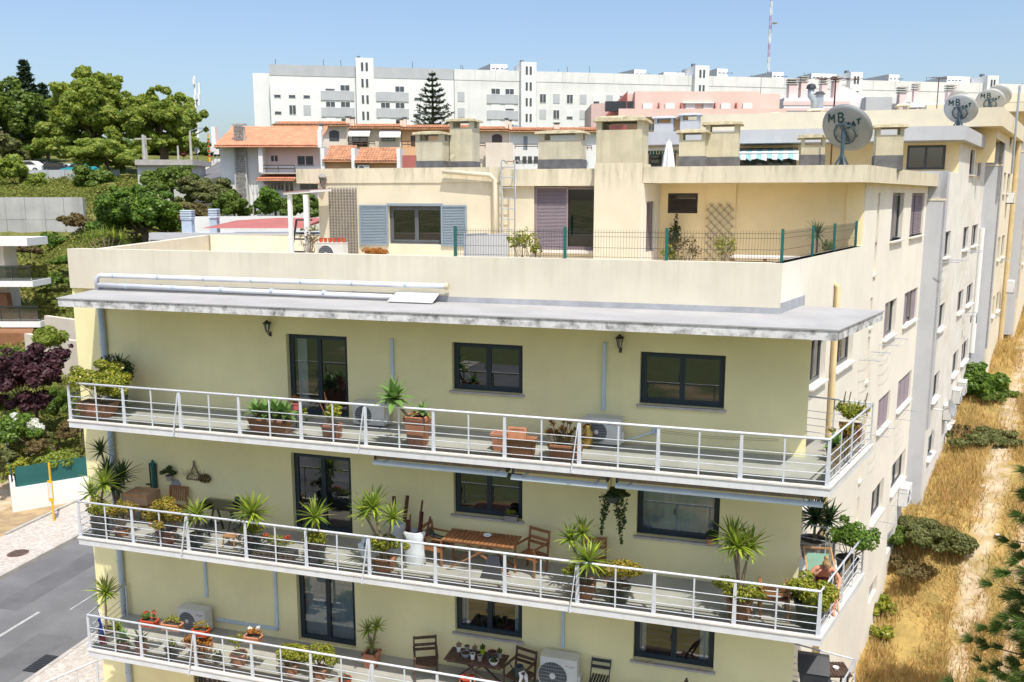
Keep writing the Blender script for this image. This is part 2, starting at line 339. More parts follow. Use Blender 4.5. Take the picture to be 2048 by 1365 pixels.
# ---------------------------------------------------------------- foliage helpers
def leaves_np(name, cen, nor, size, mat, parent, rng, aspect=.55, fold=.0):
    """many small pointed leaves, one mesh"""
    n = len(cen); nor = nor / (np.linalg.norm(nor, axis=1, keepdims=True) + 1e-9)
    r = rng.normal(size=(n, 3)); a = np.cross(nor, r); a /= (np.linalg.norm(a, axis=1, keepdims=True) + 1e-9); b = np.cross(nor, a)
    s = (size if np.ndim(size) else np.full(n, size))[:, None] * rng.uniform(.65, 1.35, (n, 1))
    V = np.empty((n, 4, 3)); V[:, 0] = cen - a * s * .5; V[:, 1] = cen + b * s * aspect * .5 + nor * s * fold; V[:, 2] = cen + a * s * .5; V[:, 3] = cen - b * s * aspect * .5 + nor * s * fold
    return quads_np(name, V.reshape(-1, 3), np.arange(4 * n).reshape(n, 4), mat, parent)
def clump_pts(rng, clumps, n, inner=.55):
    """points + normals through lumpy clumps [(x,y,z,rx,ry,rz)]"""
    w = np.array([c[3] * c[4] + c[4] * c[5] + c[3] * c[5] for c in clumps]); w = w / w.sum()
    k = rng.choice(len(clumps), n, p=w); c = np.array(clumps)[k]
    d = rng.normal(size=(n, 3)); d /= np.linalg.norm(d, axis=1, keepdims=True)
    q = rng.uniform(inner, 1.0, (n, 1)) ** .6
    P = c[:, :3] + d * c[:, 3:6] * q; Nn = d + rng.normal(size=(n, 3)) * .55 + np.array([0, 0, .35]); return P, Nn
def lumps(rng, c, r, n, rr=.42, flat=1.0, low=-.35):
    """sub-clumps spread over an ellipsoid"""
    out = []
    for i in range(n):
        d = rng.normal(size=3); d /= np.linalg.norm(d)
        if d[2] < low: d[2] = -d[2] * .4
        k = rng.uniform(.45, 1.04); s = rng.uniform(.5, 1.3) * rr * (1.0 if k < .9 else .7)
        out.append((c[0] + d[0] * r[0] * k, c[1] + d[1] * r[1] * k, c[2] + d[2] * r[2] * k, r[0] * s, r[1] * s, r[2] * s * flat))
    return out
def sword(mb, base, dirv, length, width, droop, seg=4, fold=.18):
    d = Vector(dirv).normalized(); side = d.cross(Vector((0, 0, 1)))
    if side.length < .05: side = Vector((1, 0, 0))
    side.normalize(); p = Vector(base); n0 = len(mb.v); rows = []
    for i in range(seg + 1):
        t = i / seg; w = width * (.75 + .9 * t if t < .28 else (1.0 - ((t - .28) / .72) ** 1.6)) * .5
        up = side.cross(d)
        if i == seg: mb.v.append(tuple(p)); rows.append((len(mb.v) - 1,))
        else:
            mb.v.append(tuple(p - side * w + up * w * fold)); mb.v.append(tuple(p)); mb.v.append(tuple(p + side * w + up * w * fold)); k = len(mb.v); rows.append((k - 3, k - 2, k - 1))
        p = p + d * (length / seg); d = (d + Vector((0, 0, -droop / seg))).normalized()
    for i in range(seg):
        a, b = rows[i], rows[i + 1]
        if len(b) == 3:
            mb.f += [(a[0], a[1], b[1], b[0]), (a[1], a[2], b[2], b[1])]
        else:
            mb.f += [(a[0], a[1], b[0]), (a[1], a[2], b[0])]
        mb.mi += [mb.cur] * 2
def raw_build(mb, name, mat, parent):
    me = bpy.data.meshes.new(name); me.from_pydata(mb.v, [], mb.f); me.update(); return put(name, me, parent, mat)
def rosette(parent, c, R_, n, seed, mat, width=None, droop=.5, lo=-.5, name='leaf_rosette'):
    rd = random.Random(seed); mb = MB()
    for i in range(n):
        t = (i + .5) / n; ph = i * 2.39996 + rd.uniform(-.2, .2); el = R(82) * (1 - t) + math.asin(lo) * t + rd.uniform(-.12, .12)
        ln = R_ * rd.uniform(.8, 1.12) * (.75 + .25 * math.sin(math.pi * min(1, t * 1.2)))
        sword(mb, c, (math.cos(ph) * math.cos(el), math.sin(ph) * math.cos(el), math.sin(el)), ln, width or R_ * .115, droop * rd.uniform(.5, 1.3))
    return raw_build(mb, name, mat, parent)
def pot_round(parent, r, h, mat, x=0, y=0, z=0, n=18, name='pot', soil=True, rim=.02):
    MB().lathe([(0, 0), (r * .72, 0), (r * .95, h * .86), (r + rim * .4, h * .87), (r + rim * .4, h), (r * .9, h), (r * .88, h * .9), (0, h * .9)], (x, y, z), n).build(name, mat, parent, False)
    if soil: MB().lathe([(0, h * .93), (r * .89, h * .92)], (x, y, z), n).build('soil', M['soil'], parent)
def pot_sq(parent, w0, d0, w1, d1, h, mat, x=0, y=0, z=0, rim=.025, name='pot'):
    mb = MB(); mb.frust(x, y, z, z + h * .86, w0, d0, w1, d1)
    for sx, sy, a, b in ((0, -1, w1 + rim, rim * 2), (0, 1, w1 + rim, rim * 2), (-1, 0, rim * 2, d1 + rim), (1, 0, rim * 2, d1 + rim)):
        cx = x + sx * (w1 / 2 - rim / 2); cy = y + sy * (d1 / 2 - rim / 2); mb.box(cx - a / 2, cx + a / 2, cy - b / 2, cy + b / 2, z + h * .861, z + h)
    mb.build(name, mat, parent)
    MB().box(x - w1 / 2 + rim, x + w1 / 2 - rim, y - d1 / 2 + rim, y + d1 / 2 - rim, z + h * .862, z + h * .93).build('soil', M['soil'], parent)
def foliage(parent, rng, clumps, n, size, mat, name='foliage', aspect=.6, inner=.55):
    P, Nn = clump_pts(rng, clumps, n, inner); return leaves_np(name, P, Nn, size, mat, parent, rng, aspect)
def twigs(parent, rng, base, clumps, n, r0, mat, name='stem'):
    mb = MB()
    for i in range(n):
        c = clumps[int(rng.integers(len(clumps)))]; e = Vector(c[:3]); b = Vector(base) + Vector((rng.uniform(-1, 1), rng.uniform(-1, 1), 0)) * r0 * 2
        m = b.lerp(e, .5) + Vector(rng.normal(size=3)) * (e - b).length * .08
        mb.tube([b, m, e], [r0, r0 * .7, r0 * .35], 5, False)
    return mb.build(name, mat, parent)
def yucca(label, s, d, zf, heads, pot=None, seed=1, mat='yucca', under=None, group=None, name='potted_yucca'):
    """heads: (ds, dd, h, R, nleaves)"""
    t = thing(name, label, 'plant', Fw(s, d, zf), RZF, group); z0 = 0
    if pot:
        if pot[0] == 'r': pot_round(t, pot[1], pot[2], M[pot[3]])
        else: pot_sq(t, pot[1] * .8, pot[1] * .8, pot[1], pot[1], pot[2], M[pot[3]])
        z0 = pot[2] * .9
    for i, (ds, dd, h, Rr, n) in enumerate(heads):
        tr = MB().tube([(0, 0, z0), (ds * .35, dd * .35, z0 + (h - z0) * .45), (ds, dd, h)], [.035, .03, .025], 7).build('trunk', M['stem'], t)
        rosette(t, (ds, dd, h), Rr * 1.32, int(n * 1.25), seed * 17 + i, L[mat], Rr * .135, .42)
    if under:
        rng = np.random.default_rng(seed); cl = lumps(rng, under[0], under[1], 9, .5); foliage(t, rng, cl, under[2], .055, L[under[3]])
    return t
def jade(label, s, d, zf, c, r, n=1500, size=.06, pot=None, seed=1, mat='jade', group=None, stems=10, name='potted_shrub', cat='plant', inner=.6):
    t = thing(name, label, cat, Fw(s, d, zf), RZF, group); z0 = .02
    if pot:
        if pot[0] == 'r': pot_round(t, pot[1], pot[2], M[pot[3]])
        else: pot_sq(t, pot[1] * .85, pot[4] * .85, pot[1], pot[4], pot[2], M[pot[3]])
        z0 = pot[2] * .9
    rng = np.random.default_rng(seed); cl = lumps(rng, c, [q * 1.13 for q in r], 20, .38); foliage(t, rng, cl, int(n * 1.3), size, L[mat], inner=inner)
    if stems: twigs(t, rng, (0, 0, z0), cl, stems, .012, M['stem'])
    return t
def agave_leaf(mb, base, ph, el, ln, w): sword(mb, base, (math.cos(ph) * math.cos(el), math.sin(ph) * math.cos(el), math.sin(el)), ln, w, .45, 6, .3)
def agave_head(parent, c, R_, n, seed, mat):
    rd = random.Random(seed)
    for i in range(n):
        t = (i + .5) / n; mb = MB()
        agave_leaf(mb, c, i * 2.39996, R(80) * (1 - t) + R(-18) * t + rd.uniform(-.1, .1), R_ * rd.uniform(.85, 1.1), R_ * .34)
        raw_build(mb, 'leaf', mat, parent)

# ---------------------------------------------------------------- trees
def tree(name, label, loc, crown, nl, size, mat, trunk_h, trunk_r, seed, group=None, cat='tree', lump_n=26, rr=.36, limbs=6, inner=.5):
    """crown: list of (cx,cy,cz,rx,ry,rz) relative to loc"""
    t = thing(name, label, cat, loc, 0, group); rng = np.random.default_rng(seed); cl = []
    for c in crown: cl += lumps(rng, c[:3], c[3:6], max(4, int(lump_n * c[3] * c[5] / max(1e-6, crown[0][3] * crown[0][5]))), rr, .85)
    P, Nn = clump_pts(rng, cl, nl, inner); leaves_np('crown', P, Nn, size, mat, t, rng, .75)
    mb = MB(); mb.tube([(0, 0, -.5), (.1 * trunk_r, 0, trunk_h * .5), (0, .1 * trunk_r, trunk_h)], [trunk_r * 1.3, trunk_r, trunk_r * .75], 9)
    for i in range(limbs):
        c = cl[int(rng.integers(len(cl)))]; b = Vector((0, 0, trunk_h * rng.uniform(.7, 1))); e = Vector(c[:3]); m = b.lerp(e, .5) + Vector((0, 0, -.1 * (e - b).length))
        mb.tube([b, m, e], [trunk_r * .5, trunk_r * .32, trunk_r * .1], 6, False)
    mb.build('trunk', M['bark'], t); return t
def shrub(name, label, loc, r, nl, size, mat, seed, group=None, lump_n=14, cat='shrub', crown=None):
    t = thing(name, label, cat, loc, 0, group); rng = np.random.default_rng(seed)
    cl = []
    for k in range(7):
        o_ = rng.uniform(-.75, .75, 2) * np.array(r[:2]); f_ = rng.uniform(.35, .8); cl += lumps(rng, (o_[0], o_[1], r[2] * f_ * .7), [q * f_ for q in r], 6, .4, 1.0, -.2)
    if crown:
        for c in crown: cl += lumps(rng, c[:3], c[3:6], 8, .45)
    P, Nn = clump_pts(rng, cl, nl, .5); leaves_np('crown', P, Nn, size, mat, t, rng, .7)
    twigs(t, rng, (0, 0, 0), cl, 7, max(.015, r[0] * .02), M['bark'], 'stem'); return t

# ---------------------------------------------------------------- ground
def field_z(u): return np.interp(u, [-40, 9, 12, 14.3, 16.2, 18, 22, 26, 30, 34.5, 40, 46, 70, 130], [-1, -.35, -.15, .6, 2.3, 3.3, 3.9, 4.55, 5.1, 6.4, 7.2, 8.4, 11, 16])
def hill_z(X, Y):
    a = np.interp(Y, [-5000, 41, 44, 50, 61, 70, 78, 85, 105, 164, 260, 5000], [0, 0, 1.2, 2.6, 5.6, 7.9, 10.2, 11.6, 16.3, 23, 23, 23])
    b = np.interp(Y, [-5000, 41, 44, 50, 61, 70, 84.6, 85.6, 105, 164, 260, 5000], [0, 0, 1.2, 2.6, 5.2, 7.6, 10.0, 14.0, 16.3, 23, 23, 23])
    k = np.clip((-X - 39.5) / 2.5, 0, 1); return a * (1 - k) + b * k
def ground_z(X, Y):
    X = np.asarray(X, float); Y = np.asarray(Y, float)
    u = (X - P0.x) * SD_.x + (Y - P0.y) * SD_.y; v = (X - P0.x) * SN_.x + (Y - P0.y) * SN_.y
    k = np.clip((v + 20) / 14, 0, 1); k = k * k * (3 - 2 * k)
    return hill_z(X, Y) * (1 - k) + field_z(u) * k
def gz(x, y): return float(ground_z(x, y))
def axis(lo, hi, mid0, mid1, step, far=14):
    a = list(np.arange(mid0, mid1 + 1e-6, step)); o = [mid0 - (mid0 - lo) * (i / far) ** 2.2 for i in range(far, 0, -1)]; p = [mid1 + (hi - mid1) * (i / far) ** 2.2 for i in range(1, far + 1)]
    return np.array(o + a + p)
gx = axis(-2500, 2500, -70, 70, 1.0); gy = axis(-2500, 2600, 5, 130, 1.0)
GX, GY = np.meshgrid(gx, gy); GZ = ground_z(GX, GY)
_r = np.random.default_rng(5); GZ = GZ + np.where((GY > 44) | (GX > 9), _r.normal(size=GZ.shape) * .05, 0) - .02
nx, ny = len(gx), len(gy); idx = np.arange(nx * ny).reshape(ny, nx)
F4 = np.stack([idx[:-1, :-1], idx[:-1, 1:], idx[1:, 1:], idx[1:, :-1]], -1).reshape(-1, 4)
def ground_mat():
    m, n, l, out = _new('ground_cover'); p = n.new('ShaderNodeBsdfPrincipled'); l.new(p.outputs[0], out.inputs[0])
    tc = n.new('ShaderNodeTexCoord'); co = tc.outputs['Object']
    dirt = _mix(n, l, _ramp(n, l, _noise(n, l, co, 1.2, 6), .35, .7), (.42, .32, .21), (.58, .48, .34))
    dry = _mix(n, l, _ramp(n, l, _noise(n, l, co, .9, 8, rough=.7), .35, .65), (.26, .19, .065), (.44, .31, .11))
    grn = _mix(n, l, _ramp(n, l, _noise(n, l, co, .7, 8, rough=.7), .3, .7), (.075, .10, .022), (.20, .19, .06))
    # frame of the strip beside the flats
    sp = n.new('ShaderNodeSeparateXYZ'); l.new(co, sp.inputs[0])
    vx = _math(n, l, 'MULTIPLY', _math(n, l, 'SUBTRACT', sp.outputs[0], P0.x), SN_.x); vy = _math(n, l, 'MULTIPLY', _math(n, l, 'SUBTRACT', sp.outputs[1], P0.y), SN_.y)
    v = _math(n, l, 'ADD', _math(n, l, 'ADD', vx, vy), _math(n, l, 'MULTIPLY', _noise(n, l, co, .35, 3), 1.0))
    d1 = _math(n, l, 'ABSOLUTE', _math(n, l, 'SUBTRACT', v, 3.25), 0); d2 = _math(n, l, 'ABSOLUTE', _math(n, l, 'SUBTRACT', v, 4.6), 0)
    trk = _math(n, l, 'MAXIMUM', _ramp(n, l, d1, .6, .2), _ramp(n, l, d2, .5, .1))
    trk = _math(n, l, 'MULTIPLY', trk, _ramp(n, l, _noise(n, l, co, 1.6, 4), .3, .55))
    right = _mix(n, l, trk, dry, dirt)
    right = _mix(n, l, _math(n, l, 'MULTIPLY', _ramp(n, l, _noise(n, l, co, .35, 5), .56, .7), .6), right, grn)
    k = _ramp(n, l, _math(n, l, 'ADD', vx, vy), -14, -6)
    left = _mix(n, l, _ramp(n, l, _noise(n, l, co, .12, 5), .58, .72), grn, (.28, .22, .09))
    near = _ramp(n, l, sp.outputs[1], 45, 41)
    left = _mix(n, l, near, left, dirt)
    unseen_ground = _mix(n, l, _ramp(n, l, _noise(n, l, co, .09, 5), .5, .62), (.10, .12, .045), (.32, .24, .14))  # unseen ground behind the camera, coloured for window reflections and wall bounce
    south = _ramp(n, l, sp.outputs[1], 12, 4)
    l.new(_mix(n, l, south, _mix(n, l, k, left, right), unseen_ground), p.inputs['Base Color']); p.inputs['Roughness'].default_value = .95; p.inputs['Specular IOR Level'].default_value = .1
    b = n.new('ShaderNodeBump'); b.inputs['Strength'].default_value = .6; b.inputs['Distance'].default_value = .1; l.new(_noise(n, l, co, 8, 6), b.inputs['Height']); l.new(b.outputs[0], p.inputs['Normal'])
    return m
gobj = struct(quads_np('ground', np.stack([GX, GY, GZ], -1).reshape(-1, 3), F4, ground_mat(), None, True))
# ---------------------------------------------------------------- building helpers
def wall_holes(name, mat, parent, a0, a1, z0, z1, holes, P, t):
    """flat wall with real openings; P(a, depth, z) -> local point, t = thickness"""
    mb = MB(); As = sorted({a0, a1, *[h[0] for h in holes], *[h[1] for h in holes]}); Zs = sorted({z0, z1, *[h[2] for h in holes], *[h[3] for h in holes]})
    As = [a for a in As if a0 <= a <= a1]; Zs = [z for z in Zs if z0 <= z <= z1]
    def q(*p): mb.add(p, [tuple(range(len(p)))])
    for i in range(len(As) - 1):
        for j in range(len(Zs) - 1):
            ca, cz = (As[i] + As[i + 1]) / 2, (Zs[j] + Zs[j + 1]) / 2
            if any(h[0] < ca < h[1] and h[2] < cz < h[3] for h in holes): continue
            a, b, z, y = As[i], As[i + 1], Zs[j], Zs[j + 1]
            q(P(a, 0, z), P(b, 0, z), P(b, 0, y), P(a, 0, y)); q(P(a, t, z), P(a, t, y), P(b, t, y), P(b, t, z))
    for (a, b, z, y) in holes:
        b = min(b, a1); y = min(y, z1); z = max(z, z0)
        q(P(a, 0, z), P(a, 0, y), P(a, t, y), P(a, t, z)); q(P(b, 0, z), P(b, t, z), P(b, t, y), P(b, 0, y))
        q(P(a, 0, y), P(b, 0, y), P(b, t, y), P(a, t, y)); q(P(a, 0, z), P(a, t, z), P(b, t, z), P(b, 0, z))
    q(P(a0, 0, z0), P(a0, 0, z1), P(a0, t, z1), P(a0, t, z0)); q(P(a1, 0, z0), P(a1, t, z0), P(a1, t, z1), P(a1, 0, z1)); q(P(a0, 0, z1), P(a1, 0, z1), P(a1, t, z1), P(a0, t, z1))
    me = bpy.data.meshes.new(name); me.from_pydata(mb.v, [], mb.f); bm = bmesh.new(); bm.from_mesh(me); bmesh.ops.remove_doubles(bm, verts=bm.verts, dist=1e-4); bmesh.ops.recalc_face_normals(bm, faces=bm.faces); bm.to_mesh(me); bm.free()
    return put(name, me, parent, mat)
def louvre(w, h, n, t=.02, tilt=35, fr=.045):
    mb = MB(); mb.box(0, fr, 0, t, 0, h).box(w - fr, w, 0, t, 0, h).box(fr, w - fr, 0, t, 0, fr).box(fr, w - fr, 0, t, h - fr, h)
    st = (h - 2 * fr) / n
    for i in range(n):
        z = fr + st * (i + .5); c, s = math.cos(R(tilt)) * st * .55, math.sin(R(tilt)) * st * .55
        mb.hexa([(fr, t * .5 - c * .4 - .004, z - s), (w - fr, t * .5 - c * .4 - .004, z - s), (w - fr, t * .5 + c * .4 - .004, z + s), (fr, t * .5 + c * .4 - .004, z + s), (fr, t * .5 - c * .4 + .004, z - s + .008), (w - fr, t * .5 - c * .4 + .004, z - s + .008), (w - fr, t * .5 + c * .4 + .004, z + s + .008), (fr, t * .5 + c * .4 + .004, z + s + .008)])
    return mb
def pane_quad(x0, x1, y, z0, z1, name, mat, parent):
    mb = MB(); mb.add([(x0, y, z0), (x1, y, z0), (x1, y, z1), (x0, y, z1)], [(0, 1, 2, 3)]); return raw_build(mb, name, mat, parent)
def window(parent, loc, rz, w, h, leaves=2, fr=.065, sash=.055, mat='frame', gl='glass', sill=True, room=True, curtain=None, name='window', inset=0, handle=False, depth=1.5, tilt=0, sillmat='sill'):
    mb = MB(); mb.box(0, fr, 0, .07, 0, h).box(w - fr, w, 0, .07, 0, h).box(fr, w - fr, 0, .07, 0, fr).box(fr, w - fr, 0, .07, h - fr, h)
    lw = (w - 2 * fr) / leaves
    for i in range(leaves):
        x0 = fr + i * lw; x1 = x0 + lw
        mb.box(x0 + .002, x0 + sash, -.012, .05, fr + .002, h - fr - .002).box(x1 - sash, x1 - .002, -.012, .05, fr + .002, h - fr - .002)
        mb.box(x0 + sash, x1 - sash, -.012, .05, fr + .002, fr + sash).box(x0 + sash, x1 - sash, -.012, .05, h - fr - sash, h - fr - .002)
    o = mb.build(name, M[mat], parent); o.location = loc; o.rotation_euler = (0, 0, rz)
    for i in range(leaves):
        x0 = fr + i * lw + sash; x1 = fr + (i + 1) * lw - sash
        pane_quad(x0 - .005, x1 + .005, .02, fr + sash - .005, h - fr - sash + .005, 'pane', M[gl], o)
    if sill: MB().box(-.05, w + .05, -.22, -.002, -.045, -.002).build('sill', M[sillmat], o)
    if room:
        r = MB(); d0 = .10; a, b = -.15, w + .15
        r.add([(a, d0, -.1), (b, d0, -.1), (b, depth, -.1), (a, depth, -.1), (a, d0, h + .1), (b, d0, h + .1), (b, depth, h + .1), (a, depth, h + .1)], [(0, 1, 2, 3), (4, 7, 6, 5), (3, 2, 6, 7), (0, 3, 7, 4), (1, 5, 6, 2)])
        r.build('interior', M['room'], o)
    for cu in (curtain or []):
        x0, x1, cm = cu; n = max(6, int((x1 - x0) / .05)); mb = MB(); vs = []
        for i in range(n + 1):
            x = x0 + (x1 - x0) * i / n; y = .11 + .02 * math.sin(i * 1.9); vs += [(x, y, .04), (x, y, h - .05)]
        mb.add(vs, [(2 * i, 2 * i + 2, 2 * i + 3, 2 * i + 1) for i in range(n)]); raw_build(mb, 'curtain', M[cm], o)
    return o

# ---------------------------------------------------------------- main apartment building
bld = thing('apartment_building', 'pale yellow apartment building with three long white-railed balconies and flat roof', 'building', O_, RZF)
dW = 1.90; FL = [9.30, 6.40, 3.50]
DOOR = (-6.15, -4.56); W2 = (-1.97, -.33); W3 = (2.23, 3.97)
holes = []
for zf in FL: holes += [(DOOR[0], DOOR[1], zf + .03, zf + 1.99), (W2[0], W2[1], zf + .90, zf + 1.99), (W3[0], W3[1], zf + .87, zf + 1.99)]
PF = lambda a, t, z: (a, dW + t, z)
holes.append((-9.35, -8.0, 1.55, 2.75))
wall_holes('front_wall', M['yellow'], bld, -12.25, 5.60, -1.0, 11.99, holes, PF, .25)
MB().box(-9.35, -8.0, dW + .2, dW + .24, 1.55, 2.75).build('ground_window', M['glass_dark'], bld)
g = MB()
for i in range(9): g.box(-9.3 + i * .15, -9.28 + i * .15, dW + .02, dW + .04, 1.55, 2.75)
for z in (1.9, 2.3): g.box(-9.35, -8.0, dW + .041, dW + .055, z, z + .02)
g.build('window_bars', M['metal_dk'], bld)
WCUR = {(0, 0): [(.16, .42, 'curtain')], (1, 0): [], (2, 0): [(.1, 1.48, 'curtain_teal')], (1, 2): [(.1, 1.62, 'curtain')], (2, 1): [(.08, .26, 'curtain'), (1.4, 1.52, 'curtain')], (2, 2): [(.1, .25, 'curtain'), (1.42, 1.6, 'curtain')]}
for k, zf in enumerate(FL):
    for j, (a, b, z0, lv) in enumerate([(DOOR[0], DOOR[1], .03, 2), (W2[0], W2[1], .90, 2), (W3[0], W3[1], .87, 1 if k == 1 else 2)]):
        o = window(bld, (a, dW + .13, zf + z0), 0, b - a, 1.99 - z0, lv, curtain=WCUR.get((k, j)), sill=j > 0, name='balcony_door' if j == 0 else 'window')
        MB().tube([((b - a) / 2 - .07, -.03, .95 if j == 0 else .5), ((b - a) / 2 - .07, -.03, 1.08 if j == 0 else .62)], .012, 6).build('handle', M['metal_dk'], o)
# side wall
PS = lambda a, t, z: S2F(a, -t, z)
SH = []
SWIN = []
for r, (z0, z1) in enumerate([(13.14, 14.59), (10.13, 11.27), (7.18, 8.25), (4.2, 5.29)]):
    for (u0, u1) in ((10.95, 12.85), (14.25, 16.9)): SWIN.append((u0, u1, z0, z1, r))
for r, zf in enumerate(FL):
    for (u0, u1) in ((2.55, 3.9), (4.85, 6.8)): SWIN.append((u0, u1, zf + .88, zf + 1.99, 10))
SLOT = [(8.8, 9.1, 12.3, 14.58), (8.72, 9.02, 10.8, 11.65), (8.72, 9.02, 9.22, 10.53), (8.72, 9.02, 7.8, 8.7), (8.72, 9.02, 6.25, 7.6), (8.72, 9.02, 4.9, 5.75), (8.72, 9.02, 3.3, 4.65)]
BASE = [(11.6, 12.9, 1.25, 1.85), (14.3, 15.5, 2.0, 2.75)]
allh = [(a, b, c, d) for (a, b, c, d, r) in SWIN] + SLOT + BASE
wall_holes('side_wall', M['side'], bld, 0, 17.5, -1.5, 13.19, [h for h in allh if h[3] < 13.19] + [(a, b, max(c, -2), min(d, 13.19)) for (a, b, c, d) in allh if c < 13.19 < d], PS, .22)
wall_holes('upper_side_wall', M['side'], bld, 7.18, 17.5, 13.19, 14.85, [(a, b, max(c, 13.19), d) for (a, b, c, d) in allh if d > 13.19], PS, .22)
rzs = RZS - RZF
rd = random.Random(3)
SHUT = {}
for (u0, u1, z0, z1, r) in SWIN:
    w, h = u1 - u0, z1 - z0; x, y, _ = S2F(u0, -.12, z0)
    o = window(bld, (x, y, z0), rzs, w, h, 2, mat='frame_grey', gl='glass_dark', room=False, fr=.05, sash=.045, sillmat='ledge')
    MB().box(.02, w - .02, .2, .22, .02, h - .02).build('blind', M['room'], o)
    if r <= 2:
        n = int(h / .055); sw = w * .33
        for x0 in ([0.02, w - sw - .02] if (u0 > 14 and r > 0) else ([.02, w * .42, w - sw * .8 - .02] if r == 0 and u0 > 14 else [.02])) if r < 2 else [.02, w * .34, w * .66]:
            lo = louvre(sw, h - .04, n).build('shutter', M['mauve'], o); lo.location = (x0, -.06, .02)
for (a, b, z0, z1) in SLOT:
    x, y, _ = S2F(a, -.16, z0); o = MB().box(0, b - a, 0, .03, 0, z1 - z0).build('slot_panel', M['pentwall'], bld); o.location = (x, y, z0); o.rotation_euler = (0, 0, rzs)
    x, y, _ = S2F(a - .03, .05, z0 - .06); o = MB().box(0, b - a + .06, 0, .2, 0, .055).build('slot_sill', M['ledge'], bld); o.location = (x, y, z0 - .06); o.rotation_euler = (0, 0, rzs)
for (a, b, z0, z1) in BASE:
    x, y, _ = S2F(a, -.1, z0); o = MB().box(0, b - a, .05, .08, 0, z1 - z0).build('basement_window', M['glass_dark'], bld); o.location = (x, y, z0); o.rotation_euler = (0, 0, rzs)
    g = MB()
    for i in range(7): g.box(.05 + i * .18, .08 + i * .18, 0, .02, 0, z1 - z0)
    g.build('bar', M['grey_wall'], o)
# hidden sides close the volume
MB().prism([(-12.25, 1.9), (-12.0, 2.1), (-14.6, 11.2), (-14.9, 11.0)], -1, 12.2).build('left_wall', M['yellow'], bld)
MB().prism([(-14.8, 11.2), S2F(17.3, -.1, 0)[:2], S2F(17.3, -.4, 0)[:2], (-14.6, 11.0)], -1, 13.12).build('rear_wall', M['parapet'], bld)
# parapet of the terrace
e = S2F(7.05, 0, 0); e2 = S2F(7.05, -.2, 0)
MB().prism([(-12.28, 1.87), (4.955, 1.87), e[:2], e2[:2], (4.82, 2.1), (-12.1, 2.1)], 12.195, 13.19).build('parapet', M['parapet'], bld)
MB().prism([(-12.28, 1.87), (-12.1, 2.1), (-14.7, 11.1), (-14.95, 11.0)], 12.21, 13.10).build('left_parapet', M['parapet'], bld)
MB().prism([(-12.1, 2.08), (4.8, 2.08), S2F(7.2, -.21, 0)[:2], S2F(17.3, -.23, 0)[:2], (-14.6, 11.0)], 12.03, 12.25).build('terrace_floor', M['terrace'], bld)
# canopy over the top balcony
OUT = [(-10.92, 0), (5.97, 0), (7.02, 3.05), (5.33, 3.45), (4.96, 1.86), (-11.46, 1.86)]
def inset(k): return [(-10.92 - .0 + k, k), (5.97 - k, k), (7.02 - k * 1.1, 3.05 - k * .3), (5.33, 3.45 - k), (4.96, 1.86), (-11.46 + k, 1.86)]
can = MB().prism(inset(.02), 11.99, 12.165).build('canopy', M['white_stain'], bld)
MB().prism(OUT, 12.166, 12.19).build('roofing', M['felt'], can)
MB().box(-11.4, 4.99, 1.845, 1.868, 12.191, 12.31).build('flashing', M['flash'], can)
o = MB().box(0, 1.7, -.02, -.001, 12.191, 12.40).build('flashing', M['flash'], can); x, y, _ = S2F(.0, .0, 0); o.location = (x, y, 0); o.rotation_euler = (0, 0, rzs)
